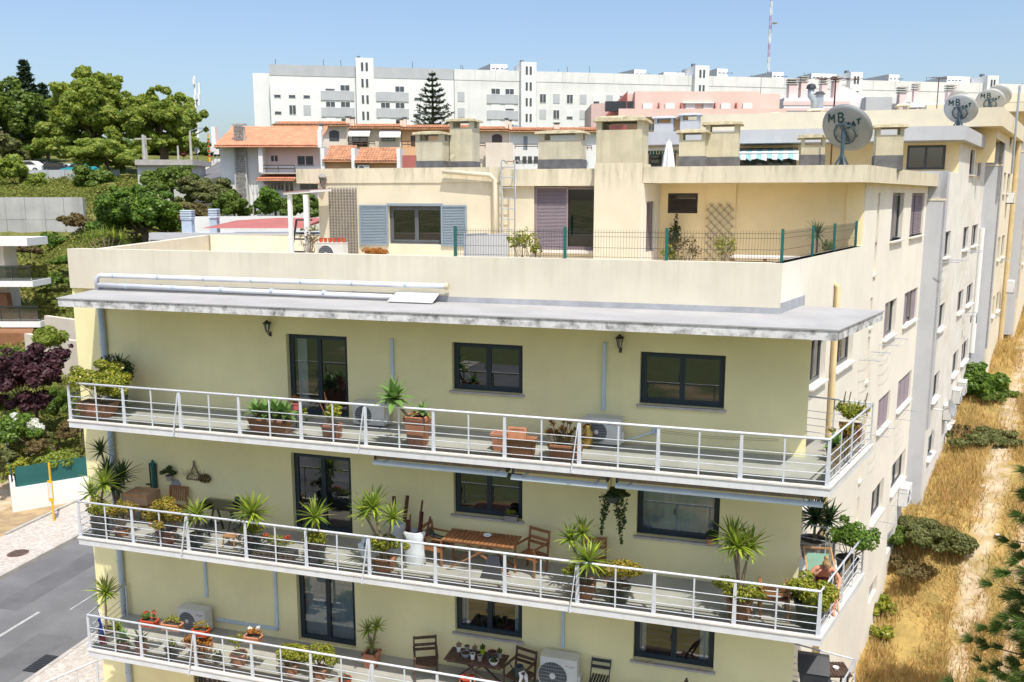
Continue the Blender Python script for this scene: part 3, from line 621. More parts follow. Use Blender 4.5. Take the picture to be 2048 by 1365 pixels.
# balconies
def balcony(k, zf):
    zb = zf - .17
    poly = [(-10.90, 0), (5.99, 0), (7.02, 3.28), (5.30, 3.72), (4.97, 1.9), (-11.40, 1.9)]
    ins = [(-10.88, .02), (5.972, .02), (6.995, 3.25), (5.30, 3.70), (4.97, 1.895), (-11.37, 1.895)]
    sl_ = MB().prism(ins, zb, zf - .022).build('balcony_slab', M['slab'], bld)
    MB().prism([(-10.90, 0), (5.99, 0), (5.94, .15), (-10.93, .15)], zf - .02, zf + .012).build('ledge', M['ledge'], sl_)
    MB().prism([(5.99, .003), (7.02, 3.28), (6.86, 3.26), (5.88, .152)], zf - .02, zf + .014).build('ledge', M['ledge'], sl_)
    MB().prism([(-10.95, .155), (5.87, .155), (6.85, 3.24), (5.29, 3.69), (4.965, 1.89), (-11.36, 1.89)], zf - .018, zf).build('floor', M['floor'], sl_)
    # railing
    H = .89; rl = MB()
    c0 = (-10.86, .07); c1 = (5.93, .07); c2 = (6.95, 3.25); c3 = (5.45, 3.66); cL = (-11.2, 1.8)
    rl.tube([(*cL, zf + H), (*c0, zf + H), (*c1, zf + H), (*c2, zf + H)], .026, 8)
    rl.tube([(*c2, zf + H - .005), (*c3, zf + H - .005)], .018, 6)
    ra = rl.build('balcony_railing', M['rail'], bld, True)
    wide = MB().frust(0, 0, 0, H, .085, .022, .055, .022).mesh('post'); wide.materials.append(M['rail'])
    thin = MB().box(-.016, .016, -.008, .008, 0, H - .02).mesh('post'); thin.materials.append(M['rail'])
    brm = MB().bar((.07, -.01, H - .05), (-.03, -.13, -.14), .035, .018, (1, 0, 0)).bar((-.03, -.13, -.13), (-.02, .03, -.16), .03, .02).mesh('brace'); brm.materials.append(M['rail'])
    for i in range(23):
        s = -10.86 + (5.93 + 10.86) * i / 22
        inst('post', wide if i % 2 == 0 else thin, ra, (s, .07, zf + .012))
        if i in (4, 10, 16): inst('brace', brm, ra, (s - .1, .07, zf))
    for i in range(1, 5):
        t = i / 4; x = c1[0] + (c2[0] - c1[0]) * t; y = c1[1] + (c2[1] - c1[1]) * t
        inst('post', wide if i % 2 == 0 else thin, ra, (x, y, zf + .012), (0, 0, rzs))
    for t in (.5,): inst('post', thin, ra, (c2[0] + (c3[0] - c2[0]) * t, c2[1] + (c3[1] - c2[1]) * t, zf + .002))
    inst('post', thin, ra, (c3[0], c3[1], zf + .002)); inst('post', wide, ra, (cL[0], cL[1], zf + .002), (0, 0, R(100)))
    for hz in (.57, .41, .25, .10):
        for p, q, r in ((c0, c1, .0085), (c1, c2, .0085), (c2, c3, .007), (c0, cL, .0085)):
            MB().tube([(*p, zf + hz), (*q, zf + hz)], r, 6).build('bar', M['rail'], ra)
    for i in range(11):
        a = -10.86 + 16.79 * i / 11 + .04; b = -10.86 + 16.79 * (i + 1) / 11 - .04
        pane_quad(a, b, .10, zf + .04, zf + .60, 'glass_panel', M['glass_rail'], ra)
    n = math.hypot(c2[0] - c1[0], c2[1] - c1[1])
    for a, b in ((.04, n / 2 - .03), (n / 2 + .03, n - .04)):
        o = pane_quad(a, b, .03, .04, .60, 'glass_panel', M['glass_rail'], ra); o.location = (c1[0], c1[1], zf); o.rotation_euler = (0, 0, rzs)
    MB().tube([(-9.9, .5, zb - .02), (-9.9, .5, zb + .01)], .03, 8).build('drain', M['metal_dk'], sl_)
for k, zf in enumerate(FL): balcony(k, zf)

# ---------------------------------------------------------------- penthouse
dP = 7.3
pw = fz(775, 412, dP), fz(885, 490, dP)
PP = lambda a, t, z: (a, dP + t, z)
wall_holes('penthouse_wall', M['pent'], bld, -8.16, -2.52, 12.25, 14.86, [(pw[0][0], pw[1][0], pw[1][1], pw[0][1])], PP, .25)
MB().box(-8.85, -2.52, dP - .03, dP + .35, 14.862, 15.28).build('roof_edge', M['pent'], bld)
o = window(bld, (pw[0][0], dP + .15, pw[1][1]), 0, pw[1][0] - pw[0][0], pw[0][1] - pw[1][1], 2, mat='frame_grey', gl='glass_dark', sill=False, depth=1.0)
MB().box(-.02, pw[1][0] - pw[0][0] + .02, -.16, -.151, 1.09, 1.16).build('lintel', M['bluegrey'], o)
hh = pw[0][1] - pw[1][1] + .06
for x0, x1 in ((fz(720, 450, dP)[0], pw[0][0] + .02), (pw[1][0] - .02, fz(934, 450, dP)[0])):
    lo = louvre(x1 - x0, hh, 24, .035).build('shutter', M['bluegrey'], bld); lo.location = (x0, dP - .05, pw[1][1] - .04)
# window wall of the terrace room
PD = lambda a, t, z: (a, dP + .25 + t, z)
dw = (-1.64, .12, 13.02, 14.76)
wall_holes('terrace_room_wall', M['pent'], bld, -2.52, .13, 12.25, 14.762, [dw], PD, .2)
MB().box(-2.518, .13, dP + .10, dP + .6, 14.765, 15.22).build('roof_edge', M['pent'], bld)
o = window(bld, (dw[0], dP + .37, dw[2]), 0, dw[1] - dw[0], dw[3] - dw[2], 2, mat='mauve', gl='glass_dark', sill=False, fr=.05, sash=.04, depth=1.2)
lo = louvre((dw[1] - dw[0]) * .53, dw[3] - dw[2] - .04, 42, .04).build('shutter', M['mauve'], o); lo.location = (.02, -.06, .02)
MB().box(dw[0] - .04, dw[1], dP + .12, dP + .37, dw[2] - .08, dw[2] - .005).build('sill', M['ledge'], bld)
# big chimney breast
MB().box(.13, 1.39, dP - .15, 8.8, 12.25, 15.35).build('chimney_breast', M['pent'], bld)
ch = MB().box(.16, 1.37, dP - .12, 8.3, 15.352, 16.2).box(.16, .30, dP - .12, 8.3, 16.202, 16.42).box(1.23, 1.37, dP - .12, 8.3, 16.202, 16.42).build('chimney', M['chim'], bld)
MB().frust(.765, 7.74, 16.422, 16.5, 1.42, 1.3, 1.36, 1.24).frust(.765, 7.74, 16.502, 16.57, 1.36, 1.24, 1.0, .9).build('cap', M['chimcap'], ch)
fa = (1.40, dP - .14); fb = (1.66, 8.8)
fl_ = math.hypot(fb[0] - fa[0], fb[1] - fa[1]); fr_ = math.atan2(fb[1] - fa[1], fb[0] - fa[0])
PFa = lambda a, t, z: (fa[0] + (fb[0] - fa[0]) * a / fl_ - (fb[1] - fa[1]) / fl_ * t, fa[1] + (fb[1] - fa[1]) * a / fl_ + (fb[0] - fa[0]) / fl_ * t, z)
wall_holes('facet_wall', M['side'], bld, 0, fl_, 12.25, 14.82, [(.45, 1.25, 13.0, 14.35)], PFa, .2)
q = PFa(.45, .02, 13.0); lo = louvre(.45, 1.35, 30, .03).build('shutter', M['mauve'], bld); lo.location = q; lo.rotation_euler = (0, 0, fr_)
q = PFa(.9, .08, 13.0); o = MB().box(0, .35, 0, .02, 0, 1.35).build('narrow_pane', M['glass_dark'], bld); o.location = q; o.rotation_euler = (0, 0, fr_)
# recessed wall and eave
dR = 8.83; rw = (1.88, 2.70, 14.02, 14.57)
PR = lambda a, t, z: (a, dR + t, z)
wall_holes('recess_wall', M['pentwall'], bld, 1.6, 6.99, 12.25, 14.83, [rw], PR, .2)
lo = louvre(rw[1] - rw[0], rw[3] - rw[2], 14, .03).build('shutter', M['brownsh'], bld); lo.location = (rw[0], dR + .05, rw[2])
MB().box(fz(1412, 450, dR)[0], fz(1470, 450, dR)[0], dR - .06, dR - .002, 12.25, 14.828).build('pilaster', M['pentwall'], bld)
MB().box(fz(1690, 450, dR)[0], 6.98, dR - .05, dR - .002, 12.25, 14.828).build('pilaster', M['pentwall'], bld)
ee = S2F(17.62, .3, 0); eb = S2F(17.62, -3, 0)
MB().prism([(1.395, dP), (6.88, dP), ee[:2], eb[:2], (1.395, 12)], 14.83, 15.25).build('eave', M['pent'], bld)
MB().prism([(-8.8, dP + .36), (1.39, dP + .61), (1.39, 12), eb[:2], (-9.5, 19)], 15.0, 15.2).build('roof', M['felt'], bld)
MB().prism([(-8.8, dP + .3), (-8.16, dP + .26), (-9.2, 18.5), (-9.5, 18.5)], 14.862, 15.27).build('roof_edge', M['pent'], bld)
MB().prism([(-8.16, dP + .26), (-7.95, dP + .26), (-8.9, 18.5), (-9.1, 18.5)], 12.25, 14.86).build('penthouse_wall', M['pent'], bld)
# roof chimneys, each with tar band, slotted head and slab cap
def chimney(parent, s0, s1, d, z0, ztop, depth=.75, band=.42, slot=.18, mat='chim', capm='chimcap'):
    c = MB(); cw = s1 - s0; c.box(s0, s1, d, d + depth, z0 + band, ztop - slot - .12)
    for a, b in ((s0, s0 + cw * .14), (s1 - cw * .14, s1)): c.box(a, b, d, d + depth * .3, ztop - slot - .12, ztop - .10).box(a, b, d + depth * .7, d + depth, ztop - slot - .12, ztop - .10)
    o = c.build('chimney', M[mat], parent)
    if band: MB().box(s0 - .02, s1 + .02, d - .02, d + depth + .02, z0, z0 + band).build('tar_band', M['tar'], o)
    MB().frust((s0 + s1) / 2, d + depth / 2, ztop - .098, ztop - .03, cw + .22, depth + .22, cw + .16, depth + .16).frust((s0 + s1) / 2, d + depth / 2, ztop - .03, ztop + .02, cw + .16, depth + .16, cw * .6, depth * .5).build('cap', M[capm], o)
for (x0, x1, yt, d) in ((832, 884, 263, 11), (899, 944, 237, 11.6), (1077, 1163, 261, 11), (1359, 1411, 259, 10), (1412, 1479, 243, 10.7), (1604, 1652, 269, 10), (1755, 1810, 248, 11)):
    chimney(bld, fz(x0, yt, d)[0], fz(x1, yt, d)[0], d, 15.2, fz((x0 + x1) / 2, yt, d)[1])
o = MB().tube([(fz(905, 314, 11.4)[0], 11.4, fz(905, 314, 11.4)[1]), (fz(912, 314, 11.4)[0], 11.0, fz(905, 314, 11.4)[1] - .03)], .07, 10).build('vent_pipe', M['chim'], bld)
# ---------------------------------------------------------------- things fixed to the building
def FT(name, label, cat, s, d, z, group=None): return thing(name, label, cat, Fw(s, d, z), RZF, group)
def ST(name, label, cat, u, v, z, group=None): return thing(name, label, cat, Sw(u, v, z), RZS, group)
# rain pipe at the left end of the facade, running through the balconies
for lab, z0, z1 in (('blue-grey rain downpipe at left end of the wall under the roof canopy', FL[0], 12.0), ('blue-grey rain downpipe at left end of the wall behind the middle balcony', FL[1], FL[0] - .18), ('blue-grey rain downpipe at left end of the wall behind the lowest balcony', FL[2], FL[1] - .18), ('blue-grey rain downpipe below the lowest balcony at the left', 0, FL[2] - .18)):
    t = FT('downpipe', lab, 'pipe', -11.33, dW - .09, z0, 'facade downpipe lengths'); MB().tube([(0, 0, 0), (0, 0, z1 - z0)], .075, 14).build('tube', M['pipe'], t, True)
    MB().lathe([(.08, 0), (.09, .0), (.09, .03), (.08, .03)], (0, 0, (z1 - z0) * .55)).build('clamp', M['pipe'], t)
# two white pipes lying along the parapet
t = FT('drain_pipe', 'upper thin white pipe fixed along the terrace parapet above the canopy', 'pipe', -11.3, 1.72, 12.19)
xe = fz(893, 563, 1.72)[0] + 11.3
MB().tube([(0, 0, 0), (0, 0, .28), (.12, 0, .36), (xe, 0, .36)], .06, 10).build('tube', M['pipe_w'], t, True)
for i in range(7): MB().tube([(.5 + i * 1.3, 0, .36), (.55 + i * 1.3, 0, .36)], .066, 10).build('collar', M['pipe'], t)
MB().tube([(xe - .03, 0, .36), (xe + .05, 0, .36)], .075, 12).build('end_cap', M['chim'], t)
t = FT('drain_pipe', 'lower white pipe lying on the canopy roof at foot of the parapet', 'pipe', -11.3, 1.66, 12.19)
xe = fz(785, 598, 1.66)[0] + 11.3
MB().tube([(.1, 0, .13), (xe, 0, .09)], .06, 10).build('tube', M['pipe_w'], t, True)
for i in range(5): MB().tube([(.9 + i * 1.35, 0, .12), (.97 + i * 1.35, 0, .12)], .068, 10).build('collar', M['pipe'], t)
a = ff(780, 605, 12.2); t = FT('metal_sheet', 'white sheet leaning on the parapet at the end of the canopy pipes', 'sheet', a[0] + .45, 1.45, 12.2)
MB().hexa([(-.5, -.12, .01), (.55, -.12, .01), (.55, .33, .18), (-.45, .33, .18), (-.5, -.13, .03), (.55, -.13, .03), (.55, .32, .2), (-.45, .32, .2)]).build('panel', M['white'], t)
# wall lanterns
def lantern(label, s, z, d, sc=1.0, mat='metal_dk'):
    t = FT('wall_lantern', label, 'lamp', s, d, z, 'wall lanterns')
    MB().tube([(0, .0, 0), (0, -.06, -.02), (0, -.12, .03), (0, -.13, .07)], .015 * sc, 6).box(-.03, .03, -.015, .0, -.06, .05).build('bracket', M[mat], t)
    MB().lathe([(.03 * sc, .06), (.075 * sc, .20 * sc + .06), (.07 * sc, .21 * sc + .06)], (0, -.13, 0), 6).build('glass', M['glass'], t)
    MB().lathe([(.0, .36 * sc), (.02 * sc, .32 * sc + .02), (.10 * sc, .21 * sc + .07), (.10 * sc, .20 * sc + .06), (.0, .2 * sc + .06)], (0, -.13, 0), 6).build('hood', M[mat], t)
    cage = MB()
    for i in range(6):
        c, s_ = math.cos(i * R(60) + R(30)), math.sin(i * R(60) + R(30)); cage.bar((.032 * sc * c, -.13 + .032 * sc * s_, .06), (.077 * sc * c, -.13 + .077 * sc * s_, .2 * sc + .06), .008, .008)
    cage.build('cage', M[mat], t)
p = fz(541, 668, dW); lantern('black wall lantern left of the top balcony door', p[0], p[1], dW)
p = fz(1241, 700, dW); lantern('black wall lantern above the white duct between the top floor windows', p[0], p[1], dW)
p = fz(650, 378, dP); lantern('grey wall lantern beside the grid trellis on the penthouse wall', p[0], p[1], dP, 1.3, 'greypot')
# cable ducts
def duct(label, pts, d=dW):
    t = FT('cable_duct', label, 'duct', pts[0][0], d - .035, pts[0][1], 'cable ducts on the front wall'); b = Vector((pts[0][0], 0, pts[0][1])); mb = MB()
    for p, q in zip(pts[:-1], pts[1:]):
        x0, x1 = sorted((p[0], q[0])); z0, z1 = sorted((p[1], q[1])); mb.box(x0 - b.x - .035, x1 - b.x + .035, -.03, .034, z0 - b.z - .03, z1 - b.z + .03)
    mb.build('trunking', M['duct'], t); return t
duct('white cable duct above the air conditioner beside the top balcony door', [fz(785, 680, dW), (fz(785, 680, dW)[0], 9.75)])
duct('white cable duct between the two top floor windows', [fz(1210, 688, dW), (fz(1210, 688, dW)[0], 10.02)])
duct('white cable duct above the left air conditioner on the lowest balcony', [(fz(411, 1120, dW)[0], 6.2), (fz(411, 1120, dW)[0], 4.35)])
q = fz(558, 1290, dW); duct('bent white cable duct left of the lowest balcony door', [(q[0], 6.2), (q[0], 3.75), (fz(440, 1265, dW)[0], 3.75)])
duct('white cable duct above the lower air conditioner between the lowest windows', [(fz(1127, 1230, dW)[0], 6.2), (fz(1127, 1230, dW)[0], 4.45)])
# air conditioners
def letters(txt, size, mat, parent, loc, rot=(R(90), 0, 0), name='lettering'):
    cu = bpy.data.curves.new('t', 'FONT'); cu.body = txt; cu.size = size; cu.extrude = .001; ob = bpy.data.objects.new('t', cu)
    me = bpy.data.meshes.new_from_object(ob); bpy.data.objects.remove(ob); bpy.data.curves.remove(cu)
    o = put(name, me, parent, mat); o.location = loc; o.rotation_euler = rot; return o
def ac_unit(label, loc, rz, w=.78, h=.56, dp=.3, logo=None, mat='acw', wall=False, side=True):
    t = thing('air_conditioner', label, 'air conditioner', loc, rz, 'air conditioner outdoor units')
    MB().box(-w / 2, w / 2, -dp, 0, .05, h).build('casing', M[mat], t)
    MB().box(-w / 2 - .008, w / 2 + .008, -dp - .008, .004, h + .001, h + .025).build('lid', M[mat], t)
    cx = -w * .16; r = h * .38
    o = MB().lathe([(0, .006), (r, .006), (r, 0)], (0, 0, 0), 28).build('grille', M['acdark'], t); o.location = (cx, -dp - .001, h * .52); o.rotation_euler = (R(90), 0, 0)
    g = MB()
    for i in range(7):
        z = -r + (i + 1) * 2 * r / 8; x = math.sqrt(r * r - z * z); g.box(cx - x, cx + x, -dp - .014, -dp - .01, h * .52 + z - .003, h * .52 + z + .003)
    for i in range(16):
        x = -r + (i + 1) * 2 * r / 17; z = math.sqrt(r * r - x * x); g.box(cx + x - .0015, cx + x + .0015, -dp - .0098, -dp - .008, h * .52 - z, h * .52 + z)
    g.build('guard', M['metal'], t)
    ring = []
    for i in range(33): a = i / 32 * 2 * math.pi; ring.append((cx + math.cos(a) * (r + .012), -dp - .004, h * .52 + math.sin(a) * (r + .012)))
    MB().tube(ring, .012, 5, False).build('fan_ring', M[mat], t)
    o = MB().lathe([(0, .01), (r * .22, .008), (r * .22, 0)], (0, 0, 0), 14).build('hub', M[mat], t); o.location = (cx, -dp - .012, h * .52); o.rotation_euler = (R(90), 0, 0)
    MB().box(w * .27, w * .47, -dp - .006, -dp - .001, h * .12, h * .62).build('access_panel', M[mat], t)
    for sx in (-1, 1): MB().box(sx * w * .36 - .03, sx * w * .36 + .03, -dp - .01, .02, 0, .049).build('foot', M['metal_dk'], t)
    if side: MB().box(w / 2 + .001, w / 2 + .05, -dp * .8, -dp * .2, h * .15, h * .55).build('valve_cover', M[mat], t)
    if logo == 'bar':
        for i in range(8): MB().box(w * .14 + i * .022, w * .14 + i * .022 + .016, -dp - .004, -dp - .001, h * .82, h * .86).build('letter_mark', M['blue'] if i < 4 else M['red'] if i > 5 else M['metal'], t)
    if logo == 'dia':
        for k, (dx, dz) in enumerate(((0, .022), (-.016, -.004), (.016, -.004))):
            MB().add([(w * .22 + dx, -dp - .003, h * .84 + dz + .018), (w * .22 + dx + .01, -dp - .003, h * .84 + dz), (w * .22 + dx, -dp - .003, h * .84 + dz - .016), (w * .22 + dx - .01, -dp - .003, h * .84 + dz)], [(0, 3, 2, 1)]).build('emblem', M['red'], t)
        letters('MITSUBISHI', .028, M['metal_dk'], t, (w * .27, -dp - .002, h * .835)); letters('ELECTRIC', .022, M['metal_dk'], t, (w * .27, -dp - .002, h * .79))
    return t
def acF(label, px, k, **kw):
    s = fz(px, 800, dW)[0]; return ac_unit(label, Fw(s, dW - .12, FL[k]), RZF, **kw)
acF('white air conditioner with patterned grille between door and tall planter, top balcony', 752, 0, logo=None, h=.54)
acF('white air conditioner with big fan circle on the right half of the top balcony', 1213, 0, logo='bar', h=.58)
ac_unit('grey-white air conditioner standing on the left of the lowest balcony', Fw(fz(405, 1230, dW)[0], dW - .15, FL[2]), RZF, logo='dia', h=.62, w=.8)
ac_unit('large white air conditioner at bottom centre of the photo, lowest balcony', Fw(fz(1121, 1330, dW - .3)[0], dW - .15, FL[2] - .0), RZF, logo='dia', h=.86, w=.84, dp=.34)
s_, z_ = fz(660, 498, 6.2); ac_unit('white air conditioner on the terrace below the lattice with red pots on top', Fw(s_, 6.5, 12.55), RZF, h=.62, w=.82)
MB_ac_stand = FT('stand', 'low block carrying the terrace air conditioner behind the parapet', 'stand', s_, 6.35, 12.25); MB().box(-.4, .4, -.15, .15, 0, .295).build('block', M['concrete'], MB_ac_stand)
# awning cassettes under the top balcony
def awning(label, s0, s1, z, drop):
    t = FT('awning', label, 'awning', s0, .35, z, 'folded awnings under the top balcony'); w = s1 - s0
    MB().box(0, w, -.12, .08, 0, .13).build('roll_box', M['rust'], t)
    MB().hexa([(0, -.22, -drop + .03), (w, -.22, -drop + .03), (w, -.12, -drop + .07), (0, -.12, -drop + .07), (0, -.22, -drop + .075), (w, -.22, -drop + .075), (w, -.13, -drop + .115), (0, -.13, -drop + .115)]).build('front_bar', M['awn'], t)
    for x in (.25, w - .25): MB().bar((x, -.2, -drop + .1), (x + .12, .0, .03), .03, .03).build('arm', M['metal'], t)
    for x in (.02, w - .02): MB().box(x - .02, x + .02, -.14, .1, -.03, .135).build('end_plate', M['metal_dk'], t)
zA = FL[0] - .17 - .14
awning('left folded awning, pale blue front bar, under the top balcony slab', fz(752, 930, .3)[0], fz(1018, 950, .3)[0], zA, .13)
awning('middle short folded awning, pale blue front bar, under the top balcony slab', fz(1026, 950, .3)[0], fz(1218, 965, .3)[0], zA, .17)
awning('right long folded awning, pale blue front bar, under the top balcony slab', fz(1233, 965, .3)[0], fz(1646, 1000, .3)[0], zA, .14)
# clothes-line bracket on top balcony wall
p = fz(1310, 862, dW); t = FT('line_bracket', 'pale blue angled clothes line bracket right of the top balcony air conditioner', 'bracket', p[0], dW - .05, p[1])
MB().box(-.05, .05, 0, .045, -.06, .06).build('plate', M['duct'], t); MB().tube([(0, 0, 0), (-.62, -.25, -.2)], .018, 7).build('arm', M['duct'], t)
for z in (0, .04): MB().tube([(0, -.02, z), (1.2, -.02, z - .05), (2.5, -.02, z)], .003, 4).build('line', M['metal_dk'], t)
# cream rain pipe on the side wall
t = ST('downpipe', 'cream rain downpipe on the side wall behind the balcony corner', 'pipe', 4.35, .09, 0)
MB().tube([(0, .0, 0), (0, 0, 12.35), (0, .12, 12.45)], .07, 12).build('tube', M['pipe_y'], t, True)
# laundry racks on the side wall
def rack(label, u, z, w=1.5, out=.55):
    t = ST('laundry_rack', label, 'laundry rack', u, .02, z, 'laundry racks on side wall')
    for x in (0, w): MB().tube([(x, 0, 0), (x, -out, .02)], .012, 5).build('arm', M['metal'], t)
    for k in range(4): MB().tube([(0, -out * (k + 1) / 4, .02), (w / 2, -out * (k + 1) / 4, -.06), (w, -out * (k + 1) / 4, .02)], .005, 4).build('line', M['metal'], t)
for lab, px, py in (('laundry rack under the nearest shuttered window, second row', 1757, 690), ('laundry rack beside the slot window above the balcony plants', 1716, 720), ('laundry rack below the lower shuttered window', 1788, 838), ('laundry rack under the lowest side window', 1775, 1010), ('laundry rack at the corner of the middle balcony', 1738, 1072)):
    u, z = su(px, py, 0); rack(lab, u, z)
u, z = su(1735, 870, 0); rack('laundry rack low beside the top balcony corner', u, z, 1.1)
# AC units on the side wall low down
u, z = su(1816, 1010, .3); ac_unit('air conditioner with striped side hung low on the yellow side wall', Sw(u, .02, z), RZS, w=.9, h=.7, mat='white')
u, z = su(1838, 968, .3); ac_unit('air conditioner hung on the wall below the first grey bay', Sw(u, .02, z), RZS, w=.85, h=.6, mat='white')
# ladder up to the roof
p0_, p1_ = fz(1003, 500, dP - .2), fz(1003, 322, dP - .2); xw = fz(1030, 400, dP - .2)[0] - fz(1003, 400, dP - .2)[0]
t = FT('roof_ladder', 'steel ladder fixed to the penthouse wall, rising above the roof edge', 'ladder', p0_[0], dP - .2, 12.5)
H_ = p1_[1] - 12.5
for x in (0, xw): MB().tube([(x, 0, 0), (x, 0, H_), (x, .25, H_ + .02), (x, .5, H_ - .05)], .02, 8).build('rail', M['metal'], t, True)
for i in range(10): MB().tube([(0, 0, .25 + i * .28), (xw, 0, .25 + i * .28)], .014, 6).build('rung', M['metal'], t)
MB().tube([(0, .5, H_), (xw, .5, H_)], .014, 6).build('rung', M['wood'], t)
# cream conduit across penthouse wall
a, b = fz(890, 344, dP), fz(992, 348, dP); t = FT('roof_drain', 'cream drain pipe bending down the penthouse wall beside the ladder', 'pipe', a[0], dP - .09, 12.3)
MB().tube([(0, -.08, a[1] - 12.3), (b[0] - a[0] - .12, -.08, b[1] - 12.34), (b[0] - a[0], -.04, b[1] - 12.46), (b[0] - a[0], 0, 0)], .065, 10).build('tube', M['pent'], t, True)
# lattice of weathered wood with square holes
a, b = fz(659, 376, dP), fz(716, 507, dP); t = FT('lattice_panel', 'weathered square-hole lattice panel on the penthouse wall', 'trellis', a[0], dP - .022, 12.6)
w_, h_ = b[0] - a[0], a[1] - 12.6
for i in range(10): MB().box(i * w_ / 9 - .017, i * w_ / 9 + .017, -.008, .008, 0, h_).build('slat', M['trellis'], t)
for i in range(25): MB().box(-.02, w_ + .02, -.022, -.009, i * h_ / 25, i * h_ / 25 + .026).build('slat', M['trellis'], t)
# diamond trellis in the recess
a, b = fz(1413, 408, dR), fz(1464, 520, dR); t = FT('diamond_trellis', 'dark diamond trellis on the recessed orange terrace wall', 'trellis', a[0], dR - .1, 12.5)
w_, h_ = b[0] - a[0], a[1] - 12.5
sp = w_ / 3.3
for sgn in (1, -1):
    k = -int(h_ / sp) - 1
    while k * sp < w_ + h_:
        x0 = k * sp; pts = []
        # line x = x0 + z (or mirrored), clipped
        z0 = max(0, -x0); z1 = min(h_, w_ - x0)
        if z1 - z0 > .08:
            xa, xb = x0 + z0, x0 + z1
            if sgn < 0: xa, xb = w_ - xa, w_ - xb
            MB().bar((xa, -.01 * sgn, z0), (xb, -.01 * sgn, z1), .008, .035, (0, 0, 1) if False else (0, 1, 0)).build('slat', M['trellis'], t)
        k += 1
# green fence on the parapet
def fence(label, pts, group='green mesh fence'):
    t = thing('mesh_fence', label, 'fence', Fw(*pts[0], 13.19), RZF); o0 = Vector((*pts[0], 0)); H2 = .62
    for p in pts: MB().box(p[0] - o0.x - .03, p[0] - o0.x + .03, p[1] - o0.y - .03, p[1] - o0.y + .03, -.02, H2 + .04).build('post', M['green_post'], t)
    for p, q in zip(pts[:-1], pts[1:]):
        a_ = Vector((*p, 0)) - o0; b_ = Vector((*q, 0)) - o0; n = max(2, int((b_ - a_).length / .058)); mb = MB()
        for i in range(1, n):
            c = a_.lerp(b_, i / n); mb.bar(c + Vector((0, 0, .02)), c + Vector((0, 0, H2)), .0045, .0045)
        for z in (.05, .24, .47, .56): mb.bar(a_ + Vector((0, 0, z)), b_ + Vector((0, 0, z)), .007, .007)
        mb.build('wire_mesh', M['metal_dk'], t)
g1 = [(fz(x, 500, 1.98)[0], 1.98) for x in (911, 1130, 1333)] + [(4.87, 1.99)]
g2 = [S2F(u, -.1, 0)[:2] for u in (.25, 2.55, 4.5, 6.8)]
fence('green-posted wire mesh fence along the terrace parapet', g1[:3] + [g2[0]] + list(g2[1:]))
